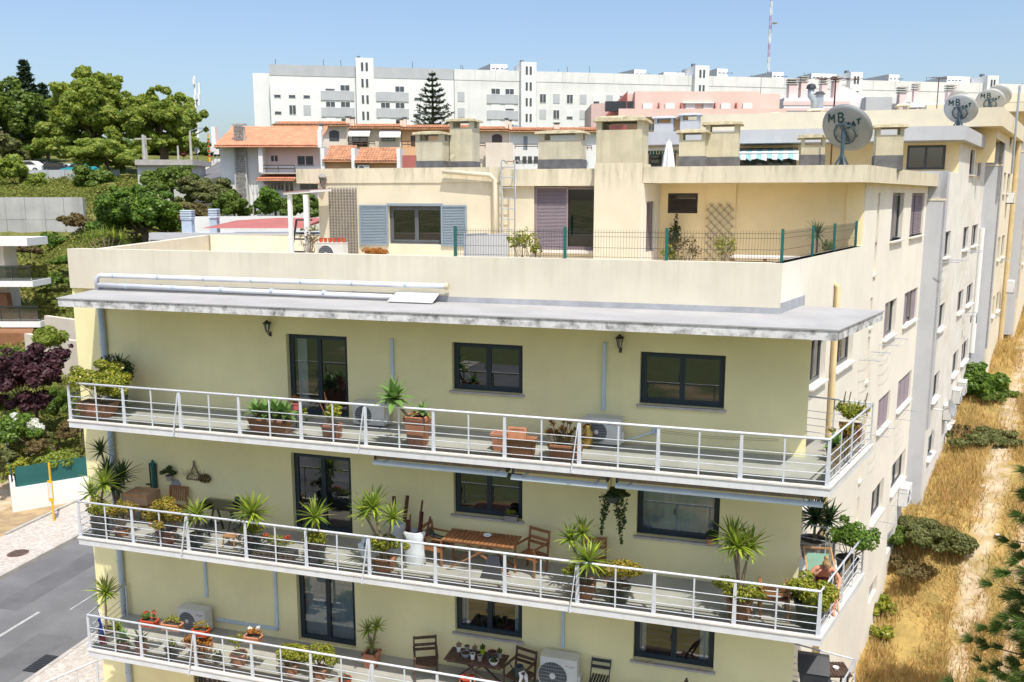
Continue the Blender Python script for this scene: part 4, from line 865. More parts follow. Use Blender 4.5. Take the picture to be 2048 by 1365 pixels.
# satellite dishes
def dish(label, loc, r, bore, dep=.17, pole=.8, letter=True, mat='dishc'):
    t = thing('satellite_dish', label, 'satellite dish', loc, 0, 'satellite dishes on the roofs'); b = Vector(bore).normalized(); U = Vector((0, 0, 1)); ex = b.cross(U).normalized(); ey = ex.cross(b).normalized()
    cz = Vector((0, 0, pole)); c = cz + b * .12
    def P(x, y, z): return c + ex * x + ey * y + b * z
    V = []; Fc = []; n = 40; m = 8
    for i in range(m + 1):
        rr = r * i / m
        for k in range(n): a = 2 * math.pi * k / n; V.append(P(rr * math.cos(a) * .94, rr * math.sin(a), dep * (i / m) ** 2))
    for i in range(m):
        for k in range(n): k2 = (k + 1) % n; Fc.append((i * n + k, i * n + k2, (i + 1) * n + k2, (i + 1) * n + k))
    mb = MB(); mb.add(V, Fc); o = mb.build('reflector', M[mat], t, True); sm = o.modifiers.new('s', 'SOLIDIFY'); sm.thickness = .012
    MB().tube([P(r * math.cos(2 * math.pi * k / n) * .94, r * math.sin(2 * math.pi * k / n), dep) for k in range(n + 1)], .012, 5, False).build('rim', M[mat], t)
    MB().tube([P(r * .4 * math.cos(2 * math.pi * k / 24), -.08 * r + r * .42 * math.sin(2 * math.pi * k / 24), -.05) for k in range(25)], .022, 6, False).build('mount_ring', M['dishp'], t)
    mb = MB(); mb.bar(P(-.05, r * .3, -.04), P(.05, -r * .42, -.04), .09, .04); mb.bar(P(0, r * .1, -.05), cz - Vector((0, 0, .1)), .09, .09)
    for a in (45, 135, 200, 340): mb.bar(P(r * .4 * math.cos(R(a)), -.08 * r + r * .42 * math.sin(R(a)), -.05), P(r * .46 * math.cos(R(a)), -.08 * r + r * .48 * math.sin(R(a)), dep * .3), .025, .025)
    mb.build('bracket', M['dishp'], t)
    MB().tube([(0, 0, 0), cz], .05, 10).build('pole', M['dishp'], t)
    mb = MB(); mb.box(-.22, .22, -.22, .22, 0, .015)
    for a in range(4): mb.bar((.18 * math.cos(a * R(90)), .18 * math.sin(a * R(90)), .01), (.03 * math.cos(a * R(90)), .03 * math.sin(a * R(90)), .28), .02, .05)
    mb.build('base_plate', M['dishp'], t)
    # feed arm on the far side
    MB().tube([P(0, -r * .95, dep), P(0, -r * .5, dep + r * .9)], .015, 6).tube([P(0, -r * .5, dep + r * .9), P(0, -r * .45, dep + r * .75)], .05, 8).build('feed_arm', M['dishp'], t)
    if letter:
        ST_ = {'M': [[(0, 0), (.02, 1)], [(.02, 1), (.42, .35), (.78, 1)], [(.78, 1), (.85, 0)]], 'B': [[(.1, 0), (.1, 1)], [(0, 1), (.55, 1), (.75, .78), (.5, .55), (.12, .52)], [(.5, .55), (.85, .3), (.6, .02), (.1, 0)]], 'S': [[(.75, .9), (.35, 1), (.1, .75), (.7, .35), (.45, 0), (0, .1)]], 'A': [[(0, 0), (.4, 1), (.75, 0)], [(.15, .38), (.65, .38)]], 'T': [[(0, .95), (.85, 1)], [(.42, .97), (.38, 0)]]}
        for txt, x, y, h in (('M', -.60, .36, .32), ('B', -.22, .40, .32), ('S', .10, .14, .20), ('A', .28, .18, .20), ('T', .46, .23, .20)):
            mb = MB()
            for j, pl in enumerate(ST_[txt]):
                pts = []
                for p_, q_ in zip(pl[:-1], pl[1:]): pts += [(p_[0] + (q_[0] - p_[0]) * i / 4, p_[1] + (q_[1] - p_[1]) * i / 4) for i in range(4)]
                pts.append(pl[-1]); V = []
                for i, (a_, b_) in enumerate(pts):
                    c_ = pts[max(0, i - 1)]; d_ = pts[min(len(pts) - 1, i + 1)]; nx_, ny_ = -(d_[1] - c_[1]), d_[0] - c_[0]; m_ = math.hypot(nx_, ny_) or 1
                    for sg in (-1, 1):
                        X = (x + (a_ * .9 + .14 * b_ * .5) * h) * r + sg * nx_ / m_ * .028 * r; Y = (y + b_ * h) * r + sg * ny_ / m_ * .028 * r; V.append(P(X, Y, dep * ((X / (.94 * r)) ** 2 + (Y / r) ** 2) - .022 - .002 * j))
                mb.add(V, [(2 * i, 2 * i + 1, 2 * i + 3, 2 * i + 2) for i in range(len(pts) - 1)])
            raw_build(mb, 'letter', M['ink'], t)
    return t
p = fz(1683, 330, 8.6); dish('nearest grey satellite dish lettered MB SAT standing on the roof edge', Fw(p[0], 8.6, 15.25), .68, (.55, .62, .56), pole=fz(1690, 268, 8.6)[1] - 15.25)
# aerials
def aerial(label, loc, h, els=6, span=.9, rz=0, mat='plank'):
    t = thing('tv_aerial', label, 'aerial', loc, rz, 'roof aerials'); MB().tube([(0, 0, 0), (0, 0, h)], .022, 7).build('mast', M[mat], t)
    mb = MB(); mb.tube([(-span * .7, 0, h - .05), (span * .7, 0, h - .02)], .012, 5)
    for i in range(els): x = -span * .65 + i * span * 1.3 / (els - 1); mb.tube([(x, -.3, h - .04), (x, .3, h - .04)], .006, 4)
    mb.build('boom', M[mat], t); return t
p = fz(1662, 322, 9.6); aerial('rusty aerial mast beside the nearest satellite dish', Fw(p[0], 9.6, 15.2), fz(1672, 155, 9.6)[1] - 15.2, 7, 1.0, R(20))
# ---------------------------------------------------------------- furniture
def slat_table(t, w, d, h, mat, n=14, across=True, legs=True, lean=.12):
    for i in range(n):
        if across: x = -w / 2 + (i + .5) * w / n; MB().box(x - w / n * .41, x + w / n * .41, -d / 2, d / 2, h - .022, h).build('slat', M[mat], t)
        else: y = -d / 2 + (i + .5) * d / n; MB().box(-w / 2, w / 2, y - d / n * .41, y + d / n * .41, h - .022, h).build('slat', M[mat], t)
    mb = MB(); mb.box(-w / 2 + .05, w / 2 - .05, -d / 2 + .04, -d / 2 + .07, h - .07, h - .023).box(-w / 2 + .05, w / 2 - .05, d / 2 - .07, d / 2 - .04, h - .07, h - .023); mb.build('apron', M[mat], t)
    if legs:
        for sy in (-1, 1):
            y = sy * (d / 2 - .09)
            MB().bar((-w / 2 + .08, y, 0), (w / 2 - .12 - lean * 3, y, h - .05), .04, .03).build('leg', M[mat], t); MB().bar((w / 2 - .08, y * .9, 0), (-w / 2 + .12 + lean * 3, y * .9, h - .05), .04, .03).build('leg', M[mat], t)
def armchair(t, mat, w=.55, d=.5, sh=.42, bh=.85, arms=True, vert=False, folded=False):
    for i in range(6): y = -d / 2 + (i + .5) * d / 6; MB().box(-w / 2 + .04, w / 2 - .04, y - d / 15, y + d / 15, sh - .02, sh).build('seat_slat', M[mat], t)
    for sx in (-1, 1):
        x = sx * (w / 2 - .02); MB().bar((x, -d / 2 + .03, 0), (x, -d / 2 + .03, .62 if arms else sh), .04, .035, (0, 1, 0)).build('front_leg', M[mat], t)
        MB().bar((x, d / 2 - .02, 0), (x, d / 2 + .10, bh), .04, .035, (0, 1, 0)).build('back_leg', M[mat], t)
        MB().bar((x * .98, -d / 2 + .03, sh - .05), (x * .98, d / 2 + .03, sh - .05), .03, .05).build('rail', M[mat], t)
        if arms: MB().bar((x, -d / 2 - .02, .635), (x, d / 2 + .06, .64), .055, .025).build('armrest', M[mat], t)
    if vert:
        for i in range(7): x = -w / 2 + .07 + i * (w - .14) / 6; MB().bar((x, d / 2 + .03, sh + .08), (x, d / 2 + .09, bh - .03), .035, .014, (0, 1, 0)).build('back_slat', M[mat], t)
        MB().bar((-w / 2, d / 2 + .095, bh - .01), (w / 2, d / 2 + .095, bh - .01), .03, .05).build('back_rail', M[mat], t)
    else:
        for k, z in enumerate((sh + .16, sh + .26, bh - .04)): MB().bar((-w / 2 + .02, d / 2 + .02 + (z - sh) * .18, z), (w / 2 - .02, d / 2 + .02 + (z - sh) * .18, z), .016, .07).build('back_slat', M[mat], t)
def fold_chair(t, mat, w=.42, d=.4, sh=.44, bh=.82):
    for i in range(6): x = -w / 2 + .05 + i * (w - .1) / 5; MB().box(x - .022, x + .022, -d / 2, d / 2, sh - .018, sh).build('seat_slat', M[mat], t)
    for sx in (-1, 1):
        x = sx * w / 2; MB().bar((x, -d / 2 - .02, 0), (x, d / 2 + .08, bh), .022, .035, (0, 1, 0)).build('frame_bar', M[mat], t); MB().bar((x * .9, d / 2, 0), (x * .9, -d / 2 + .02, sh), .02, .03, (0, 1, 0)).build('leg', M[mat], t)
    for z in (bh - .04, bh - .16): MB().bar((-w / 2, d / 2 + .08 - (bh - z) * .55, z), (w / 2, d / 2 + .08 - (bh - z) * .55, z), .015, .07).build('back_slat', M[mat], t)
def BT(name, label, cat, s, d, k, rz=0, group=None): return thing(name, label, cat, Fw(s, d, FL[k]), RZF + rz, group)
def fs(px, py, d=.4): return fz(px, py, d)
Z1, Z2, Z3 = FL
rngB = np.random.default_rng(11)
# ================================================================ top balcony
s, z = fs(200, 762, .75); jade('big round yellow-green shrub at the left end of the top balcony', s, .62, Z1, (0, 0, z - Z1 - .0), (.82, .48, .46), 6500, .065, ('q', .9, .33, 'terra', .4), 2, 'jade')
s, z = fs(232, 752, 1.3); jade('dark green shrub behind the round shrub, top balcony left end', s, 1.35, Z1, (0, 0, z - Z1), (.45, .35, .5), 2200, .06, ('r', .2, .3, 'darkpot'), 3, 'dark')
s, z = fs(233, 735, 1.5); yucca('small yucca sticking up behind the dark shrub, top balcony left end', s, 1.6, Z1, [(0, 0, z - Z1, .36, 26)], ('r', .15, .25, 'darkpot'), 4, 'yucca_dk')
a, b = ff(487, 868, Z1), ff(572, 876, Z1)
t = BT('agave_planter', 'long terracotta planter crowded with green agaves left of the top balcony door', 'planter', (a[0] + b[0]) / 2, .42, 0)
pot_sq(t, .82, .3, .92, .36, .34, M['terra'])
for i, (x, y, r_) in enumerate(((-.34, 0, .42), (-.1, -.02, .46), (.16, .02, .45), (.38, .0, .4), (.05, .1, .36))): agave_head(t, (x, y, .42), r_, 15, 30 + i, L['agave'])
foliage(t, rngB, lumps(rngB, (0, 0, .40), (.45, .18, .12), 8), 500, .07, L['dark'])
s, _ = fs(590, 838, .9); t = BT('potted_plant', 'small pink pot on a thin stand beside the agave planter', 'plant', s, .95, 0)
pot_round(t, .10, .17, M['pinkpot'], z=.42); MB().tube([(0, 0, 0), (0, 0, .42)], .012, 6).lathe([(.14, .0), (.14, .02), (0, .02)]).build('stand', M['metal_dk'], t); foliage(t, rngB, lumps(rngB, (0, 0, .66), (.14, .14, .10), 6), 260, .05, L['orange'])
s, _ = fs(612, 820, .3); t = BT('hanging_pot', 'white pot with trailing yellow-green plant hooked on the top rail near the door', 'plant', s, .2, 0)
pot_round(t, .075, .14, M['whitepot'], z=.44); MB().tube([(0, -.05, .58), (0, -.10, .72), (0, -.13, .70)], .006, 5).build('hook', M['metal'], t); foliage(t, rngB, lumps(rngB, (0, 0, .58), (.12, .1, .12), 6) + lumps(rngB, (.06, -.02, .42), (.05, .05, .12), 4), 240, .045, L['jade'])
s, _ = fs(662, 880, .35); t = BT('potted_plant', 'square terracotta pot with wispy shrub and tall dry stalks in front of the door', 'plant', s, .42, 0)
pot_sq(t, .28, .28, .34, .34, .32, M['terra']); cl = lumps(rngB, (0.02, 0, .56), (.24, .2, .24), 12); foliage(t, rngB, cl, 520, .055, L['jade'], inner=.3); twigs(t, rngB, (0, 0, .3), cl, 9, .006, M['stem'])
mb = MB()
for x0, x1, zt in ((-.05, -.16, 1.02), (-.03, -.32, .84), (0, -.12, .9), (-.02, .05, .8)): mb.tube([(x0, 0, .3), ((x0 + x1) / 2 - .03, .02, zt * .7), (x1, .0, zt)], [.012, .009, .005], 5)
mb.build('stalk', M['wood'], t)
for i in range(4): rosette(t, (-.08 + i * .03, .01, .38), .26, 8, 60 + i, L['yucca'], .02, .2, .5)
s, _ = fs(834, 888, .35); t = BT('tall_planter', 'tall tapering terracotta planter with two agaves leaning over the rail', 'planter', s, .42, 0)
pot_sq(t, .30, .30, .46, .42, .66, M['terra2'], rim=.02)
h1 = fs(790, 798, .25); agave_head(t, (h1[0] - s, -.22, h1[1] - Z1), .50, 24, 5, L['agave']); MB().tube([(-.05, 0, .62), (-.2, -.1, .66), (h1[0] - s, -.22, h1[1] - Z1)], .03, 7).build('stem', M['stem'], t)
agave_head(t, (.10, 0, .72), .30, 14, 6, L['agave']); rosette(t, (-.1, .05, .68), .12, 14, 7, L['orange'], .03)
a = ff(1000, 905, Z1)
for lab, x, yy, w_ in (('left half of the pair of empty terracotta troughs on the top balcony', fs(1012, 900, .5)[0], .62, .62), ('right empty terracotta trough with a lid propped inside, top balcony', fs(1040, 905, .35)[0], .34, .62)):
    t = BT('terracotta_trough', lab, 'planter', x, yy, 0, R(-2), 'empty terracotta troughs'); mb = MB(); mb.frust(0, 0, 0, .03, w_ - .1, .24, w_ - .09, .245)
    for sx, sy in ((-1, 0), (1, 0), (0, -1), (0, 1)):
        if sx: mb.hexa([(sx * (w_ / 2 - .05), -.12, .031), (sx * (w_ / 2 - .03), -.12, .031), (sx * (w_ / 2 - .03), .12, .031), (sx * (w_ / 2 - .05), .12, .031), (sx * (w_ / 2 - .02), -.15, .36), (sx * w_ / 2, -.15, .36), (sx * w_ / 2, .15, .36), (sx * (w_ / 2 - .02), .15, .36)])
        else: mb.hexa([(-w_ / 2 + .03, sy * .10, .031), (w_ / 2 - .03, sy * .10, .031), (w_ / 2 - .03, sy * .12, .031), (-w_ / 2 + .03, sy * .12, .031), (-w_ / 2, sy * .13, .36), (w_ / 2, sy * .13, .36), (w_ / 2, sy * .151, .36), (-w_ / 2, sy * .151, .36)])
    mb.build('trough', M['terra2'], t)
    r_ = MB(); r_.box(-w_ / 2 - .02, w_ / 2 + .02, -.17, -.14, .33, .38).box(-w_ / 2 - .02, w_ / 2 + .02, .14, .17, .33, .38).box(-w_ / 2 - .02, -w_ / 2 + .01, -.139, .139, .33, .38).box(w_ / 2 - .01, w_ / 2 + .02, -.139, .139, .33, .38); r_.build('rim', M['terra2'], t)
    if 'right' in lab:
        o = MB().box(-.18, .18, -.015, .015, 0, .36).box(-.19, .19, -.03, .03, .33, .37).box(-.19, -.16, -.03, .03, 0, .329).box(.16, .19, -.03, .03, 0, .329).build('lid', M['terra2'], t); o.location = (-.08, .03, .2); o.rotation_euler = (R(-12), 0, R(2))
s, _ = fs(1130, 912, .35); t = BT('aeonium_planter', 'terracotta trough of dark red aeonium rosettes on the top balcony', 'planter', s, .42, 0); pot_sq(t, .58, .26, .66, .32, .3, M['terra'])
rd = random.Random(8)
for i in range(34):
    x, y, zz = rd.uniform(-.36, .38), rd.uniform(-.16, .16), rd.uniform(.36, .74) * (1 if i < 26 else .85)
    rosette(t, (x, y, zz), rd.uniform(.09, .15), 15, 90 + i, L['aeon'], .045, .3, .05, 'rosette')
    MB().tube([(x * .6, y * .6, .28), (x * .9, y, zz - .05), (x, y, zz)], .009, 5).build('stem', M['stem'], t)
s, _ = fs(1172, 890, 1.2); t = BT('brass_urn', 'brass urn on the floor left of the air conditioner, top balcony', 'urn', s, 1.3, 0); MB().lathe([(0, 0), (.10, 0), (.13, .12), (.13, .34), (.07, .42), (.09, .50), (.06, .5)], n=16).build('body', M['brass'], t, True)
# right corner of the top balcony: three pots on the side rail
for lab, u_, pm_, sz, mt, kk in (('terracotta pot of spiky aloe at the rear corner of the top balcony', .86, 'terra', .26, 'yucca', 0), ('dark pot with bright agave at the side rail of the top balcony', .52, 'darkpot', .2, 'agave', 1), ('dark pot of rusty succulents at the side rail of the top balcony', .70, 'darkpot', .2, 'jade_r', 2)):
    x = 5.93 + 1.02 * u_ - .3; y = .07 + 3.18 * u_ + .05; t = BT('potted_plant', lab, 'plant', x, y, 0); hh_ = (.52, .30, .34)[kk]
    if kk == 0:
        pot_sq(t, .3, .3, .42, .42, .5, M[pm_]); cl = lumps(rngB, (0, 0, .7), (.36, .3, .22), 10); foliage(t, rngB, cl, 700, .07, L['jade']); 
        for i in range(8): rosette(t, (rd.uniform(-.2, .2), rd.uniform(-.15, .15), rd.uniform(.6, .8)), .3, 14, 140 + i, L['yucca'], .035, .3, .0)
        mb = MB()
        for x_ in (-.12, -.02, .3): mb.tube([(x_, 0, .7), (x_ - .05, 0, 1.0), (x_ - .02, 0, 1.2)], .012, 5)
        mb.build('flower_stalk', M['stem'], t)
    else:
        pot_round(t, sz, hh_, M[pm_])
        if kk == 1: agave_head(t, (0, 0, hh_ + .06), .3, 14, 44, L['agave'])
        else: foliage(t, rngB, lumps(rngB, (0, 0, .5), (.28, .25, .2), 10), 700, .06, L['jade_r'])
# ================================================================ middle balcony
def YH(px, py, d, s0, zf): q = fz(px, py, d); return q[0] - s0, q[1] - zf
# left corner group
s = fs(205, 1030, .6)[0]
x, h = YH(202, 903, 1.3, s, Z2); x2, h2 = YH(216, 945, 1.2, s, Z2); x3, h3 = YH(245, 952, 1.2, s, Z2)
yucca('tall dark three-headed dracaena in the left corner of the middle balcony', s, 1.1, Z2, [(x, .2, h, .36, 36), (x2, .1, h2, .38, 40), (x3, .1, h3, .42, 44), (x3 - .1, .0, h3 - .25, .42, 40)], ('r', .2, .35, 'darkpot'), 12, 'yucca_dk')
x, h = YH(208, 968, .5, s, Z2); x2, h2 = YH(185, 985, .5, s, Z2)
yucca('bright two-headed yucca in the left corner of the middle balcony', s, .5, Z2, [(x, 0, h, .46, 44), (x2, -.05, h2, .36, 34)], ('r', .2, .4, 'darkpot'), 13)
s, z = fs(195, 1018, .35); jade('yellow-green shrub in a grey pot at the left corner rail, middle balcony', s, .4, Z2, (0, 0, z - Z2 - .02), (.3, .2, .22), 1500, .055, ('r', .22, .34, 'darkpot'), 14)
s, z = fs(238, 1022, .4); jade('woody open shrub in a low pink bowl, middle balcony left', s, .45, Z2, (0, 0, z - Z2), (.36, .25, .24), 900, .05, ('r', .17, .16, 'terra2'), 15, 'jade_r', inner=.3, stems=22)
s, z = fs(333, 1030, .4); jade('dense round orange-tinged shrub over the rail, middle balcony left', s, .36, Z2, (0, -.05, z - Z2), (.52, .3, .36), 4200, .055, ('r', .24, .34, 'terra'), 16, 'jade_r')
s = fs(392, 1080, .4)[0]; x, h = YH(394, 1030, .3, s, Z2); yucca('small bright yucca hanging over the rail beside the orange-tinged shrub', s, .4, Z2, [(x, -.1, h, .38, 40)], ('r', .17, .3, 'darkpot'), 17)
# cardboard box on a small wooden table, slatted chair
p = fs(290, 1000, 1.3); t = BT('wooden_table', 'small wooden folding table carrying the cardboard box', 'table', p[0], 1.25, 1); slat_table(t, .7, .5, p[1] - Z2 - .02, 'wood', 7, False)
t = BT('cardboard_box', 'flat cardboard box lying on the small table, middle balcony left', 'box', p[0], 1.2, 1, R(3)); t.location.z = p[1] + .0
MB().box(-.34, .34, -.27, .27, 0, .26).build('carton', M['card'], t); MB().box(-.345, .345, -.03, .03, .261, .263).box(-.345, .345, -.272, -.2705, .2, .26).build('tape', M['wood_lt'], t)
p = fs(343, 990, 1.5); t = BT('wooden_chair', 'slatted wooden chair against the wall beside the cardboard box', 'chair', p[0], 1.45, 1); armchair(t, 'wood', arms=False, vert=True)
# wall ornaments
p = fz(311, 975, dW); t = FT('wall_ornament', 'tall dark green iron ornament on the wall above the cardboard box', 'ornament', p[0], dW - .05, p[1])
MB().tube([(0, 0, 0), (0, 0, .6)], .05, 10).lathe([(.07, .6), (.08, .64), (.04, .68), (.02, .74)], n=10).build('column', M['green_post'], t); MB().tube([(.09, 0, 0), (.1, 0, .66)], .018, 6).tube([(-.09, 0, 0), (-.08, -.02, .66)], .018, 6).tube([(-.2, -.05, .1), (-.1, 0, .08)], .02, 6).build('bars', M['metal_dk'], t)
p = fz(346, 958, dW); t = FT('wall_pot', 'small pink-grey wall pot with a bushy plant', 'plant', p[0], dW - .12, p[1]); pot_round(t, .1, .13, M['greypot']); foliage(t, rngB, lumps(rngB, (0, -.02, .22), (.19, .12, .13), 9), 500, .06, L['vine'])
p = fz(353, 968, dW); t = FT('wall_plate', 'round dark metal plate on the wall under the wall pot', 'plate', p[0], dW - .01, p[1]); MB().lathe([(0, .02), (.07, .012), (.125, .03), (.13, .0)], n=24).build('plate', M['metal'], t).rotation_euler = (R(90), 0, 0)
p = fz(392, 955, dW); t = FT('dried_wreath', 'triangular twig ornament with dried stems on the middle balcony wall', 'ornament', p[0], dW - .04, p[1])
mb = MB(); mb.bar((-.26, 0, -.05), (.3, 0, -.05), .02, .03); mb.tube([(-.25, 0, -.02), (-.1, -.02, .12), (-.02, -.02, .3), (0, 0, .42)], .018, 6); mb.tube([(.25, 0, 0), (.1, -.02, .15), (.03, -.02, .3), (-.02, 0, .44)], .022, 6)
rd = random.Random(5)
for i in range(40): a = rd.uniform(-.3, .3); mb.tube([(a, 0, 0 + rd.uniform(-.05, .1)), (a + rd.uniform(-.15, .2), -.03, rd.uniform(-.1, .25))], .004, 4)
mb.build('twigs', M['stem'], t); foliage(t, rngB, [(.3, -.03, .02, .2, .05, .12)], 160, .06, L['brownbush'])
# glass table on black trestles
a = fs(448, 1010, 1.25); t = BT('glass_table', 'glass table top on two black trestles, middle balcony left', 'table', a[0], 1.22, 1, R(0)); th = .74
MB().box(-.62, .62, -.34, .34, th, th + .012).build('table_top', glass('table_glass', (.55, .62, .55), base=.02), t)
for sx in (-.42, .42):
    tr = MB(); tr.bar((sx, -.32, th - .03), (sx, .32, th - .03), .05, .05)
    for y in (-.27, .27):
        tr.bar((sx, y, th - .05), (sx - .2, y, 0), .035, .035); tr.bar((sx, y, th - .05), (sx + .2, y, 0), .035, .035)
    for zz in (.18,): 
        for k in range(5): tr.bar((sx - .14 + k * .07, -.25, zz), (sx - .14 + k * .07, .25, zz), .03, .015)
    tr.build('trestle', M['metal_dk'], t)
t2 = BT('clutter_tray', 'dark tray of odds and ends on the glass table', 'tray', a[0] + .38, 1.42, 1); t2.location.z = Z2 + th + .013; MB().box(-.2, .2, -.08, .08, 0, .03).build('tray', M['wood_dk'], t2); MB().tube([(-.12, 0, .05), (-.12, 0, .14)], .06, 10).tube([(.05, 0, .03), (.05, 0, .2)], .01, 6).box(.08, .18, -.05, .05, .031, .12).build('items', M['metal_dk'], t2)
p = fs(458, 1108, .5); t = BT('wooden_stool', 'little pale slatted stool behind the middle balcony rail', 'stool', p[0], .62, 1)
for i in range(6): MB().box(-.17 + i * .058, -.12 + i * .058, -.13, .13, .26, .28).build('seat_slat', M['wood_lt'], t)
for sx in (-1, 1):
    for sy in (-1, 1): MB().bar((sx * .16, sy * .12, 0), (sx * .13, sy * .1, .26), .03, .03).build('leg', M['wood_lt'], t)
s = fs(506, 1090, .4)[0]; x, h = YH(505, 1028, .25, s, Z2); yucca('bright spreading yucca left of the middle balcony door', s, .36, Z2, [(x, -.1, h, .50, 50)], ('r', .2, .36, 'darkpot'), 18, under=((0, 0, .55), (.33, .2, .22), 900, 'jade'))
# stone-filled trough
p = fs(550, 1120, .3); t = BT('stone_trough', 'trough edged with rough stones and low flowers, middle balcony', 'planter', p[0], .36, 1); MB().box(-.48, .48, -.1, .16, 0, .2).build('trough', M['darkpot'], t)
rd = random.Random(9)
for i in range(16):
    x = -.48 + (i % 8) * .135 + rd.uniform(-.02, .02); zz = .06 + (i // 8) * .1; mb = MB(); bm = bmesh.new(); bmesh.ops.create_icosphere(bm, subdivisions=1, radius=.07)
    for v in bm.verts: v.co = Vector((v.co.x * 1.15 + x, v.co.y * .6 - .14, v.co.z * .75 + zz)) + Vector((rd.uniform(-.01, .01),) * 3)
    me = bpy.data.meshes.new('stone'); bm.to_mesh(me); bm.free(); put('stone', me, t, M['card'])
foliage(t, rngB, lumps(rngB, (0, 0, .36), (.48, .15, .16), 12), 900, .055, L['jade'], inner=.3); foliage(t, rngB, [(-.25, -.02, .5, .08, .06, .05), (.32, -.02, .52, .08, .06, .05)], 60, .07, L['flower_r'])
s = fs(632, 1095, .4)[0]; x, h = YH(629, 1035, .25, s, Z2); yucca('slim bright yucca with round shrub at its foot in front of the middle balcony door', s, .36, Z2, [(x, -.1, h, .42, 38)], ('r', .24, .4, 'darkpot'), 19, under=((.06, 0, .58), (.36, .22, .24), 1300, 'jade'))
s = fs(770, 1120, .4)[0]; hs = [YH(px, py, dd, s, Z2) for px, py, dd in ((728, 1025, .4), (746, 1016, .3), (785, 1036, .3))]
yucca('three-headed bright yucca in a square terracotta pot near the white sacks', s, .4, Z2, [(hs[0][0], 0, hs[0][1], .38, 36), (hs[1][0], -.1, hs[1][1], .44, 44), (hs[2][0], -.1, hs[2][1], .38, 36)], ('q', .38, .3, 'terra'), 20, under=((.1, 0, .56), (.42, .24, .26), 2200, 'jade'))
# sacks with planks
def sack(label, s, d, k, w, h, planks, lean=0):
    t = BT('sack', label, 'sack', s, d, k, lean); n = 18; prof = [(w * .42, 0), (w * .5, .08), (w * .47, h * .4), (w * .44, h * .75), (w * .52, h * .95), (w * .46, h)]; rd = random.Random(int(s * 10)); V = []; mb = MB()
    for (r_, z_) in prof:
        for i in range(n): a_ = 2 * math.pi * i / n; q = r_ * (1 + .10 * math.sin(5 * a_ + z_ * 9) + rd.uniform(-.04, .04)); V.append((q * math.cos(a_), q * math.sin(a_) * .7, z_))
    mb.add(V, [(j * n + i, j * n + (i + 1) % n, (j + 1) * n + (i + 1) % n, (j + 1) * n + i) for j in range(len(prof) - 1) for i in range(n)]); mb.build('bag', M['sack'], t, True)
    for (x, y, dx, top, wd) in planks: MB().bar((x, y, .1), (x + dx, y + .02, top), wd, .03).build('plank', M['plank'], t)
    return t
p = fs(828, 1128, .9)
sack('white woven sack full of broken dark planks on the middle balcony', p[0], .95, 1, .5, .78, [(0, 0, .2, 1.48, .07), (-.1, 0, -.06, 1.0, .1), (.12, .05, .24, 1.1, .06), (-.15, -.05, .08, 1.15, .02), (0.05, .06, .1, 1.2, .09)])
p = fs(790, 1100, 1.3); sack('second white sack behind, leaning planks against the middle balcony wall', p[0], 1.4, 1, .46, .72, [(-.1, .15, -.02, 1.28, .08), (.05, .15, .17, 1.33, .08)])
p = fs(728, 1118, .6); t = BT('plastic_bag', 'crumpled white and green plastic bag on the floor before the middle balcony door', 'bag', p[0] + .05, .75, 1); rng9 = np.random.default_rng(4); bm = bmesh.new(); bmesh.ops.create_icosphere(bm, subdivisions=3, radius=.3)
for v in bm.verts:
    q = 1 + .13 * math.sin(7 * v.co.x * 3 + 5 * v.co.z * 4) + rng9.uniform(-.06, .06); v.co = Vector((v.co.x * q * .8, v.co.y * q * .5, max(-.3, v.co.z * q * 1.05) + .3))
me = bpy.data.meshes.new('bag'); bm.to_mesh(me); bm.free(); put('bag', me, t, M['sack']); MB().box(-.02, .1, -.19, -.18, .42, .52).build('print', M['green_post'], t)
# table set
p = fs(958, 1100, 1.0); a = fs(892, 1075, 1.0)[0]; b = fs(1030, 1090, 1.0)[0]; tw = b - a
t = BT('slatted_table', 'teak slatted garden table on the middle balcony', 'table', (a + b) / 2, 1.12, 1); slat_table(t, tw + .06, .68, .72, 'wood', 17)
t = BT('ashtray', 'white shell dish on the teak slatted table', 'dish', (a + b) / 2 + .1, 1.2, 1); t.location.z += .721; MB().lathe([(0, .01), (.06, .012), (.10, .04), (.095, .05)], n=14).build('dish', M['whitepot'], t, True)
t = BT('wooden_armchair', 'teak armchair draped with a coiled dark hose left of the slatted table', 'chair', a - .25, 1.2, 1, R(80)); armchair(t, 'wood')
t = BT('garden_hose', 'dark coiled hose hanging over the teak armchair left of the table', 'hose', a - .2, 1.25, 1); mb = MB()
for j in range(6): mb.tube([(.28 * math.cos(i / 10 * math.pi) , .25 * math.sin(j) * .3, .72 - (.14 + j * .02) * math.sin(i / 10 * math.pi)) for i in range(11)], .014, 6)
mb.build('coil', M['hose'], t)
t = BT('wooden_armchair', 'teak armchair at the right end of the slatted table', 'chair', b + .28, 1.25, 1, R(-20)); armchair(t, 'wood', bh=.9)
p = fs(985, 1140, .75); t = BT('sawhorse_stool', 'black metal trestle stool under the slatted table', 'stool', p[0], .82, 1); mb = MB(); mb.hexa([(-.26, -.16, 0), (.26, -.16, 0), (.26, -.15, 0), (-.26, -.15, 0), (-.12, 0, .46), (.12, 0, .46), (.12, .02, .46), (-.12, .02, .46)]).hexa([(-.26, .3, 0), (.26, .3, 0), (.26, .31, 0), (-.26, .31, 0), (-.12, .03, .46), (.12, .03, .46), (.12, .05, .46), (-.12, .05, .46)]); mb.build('body', M['metal_dk'], t)
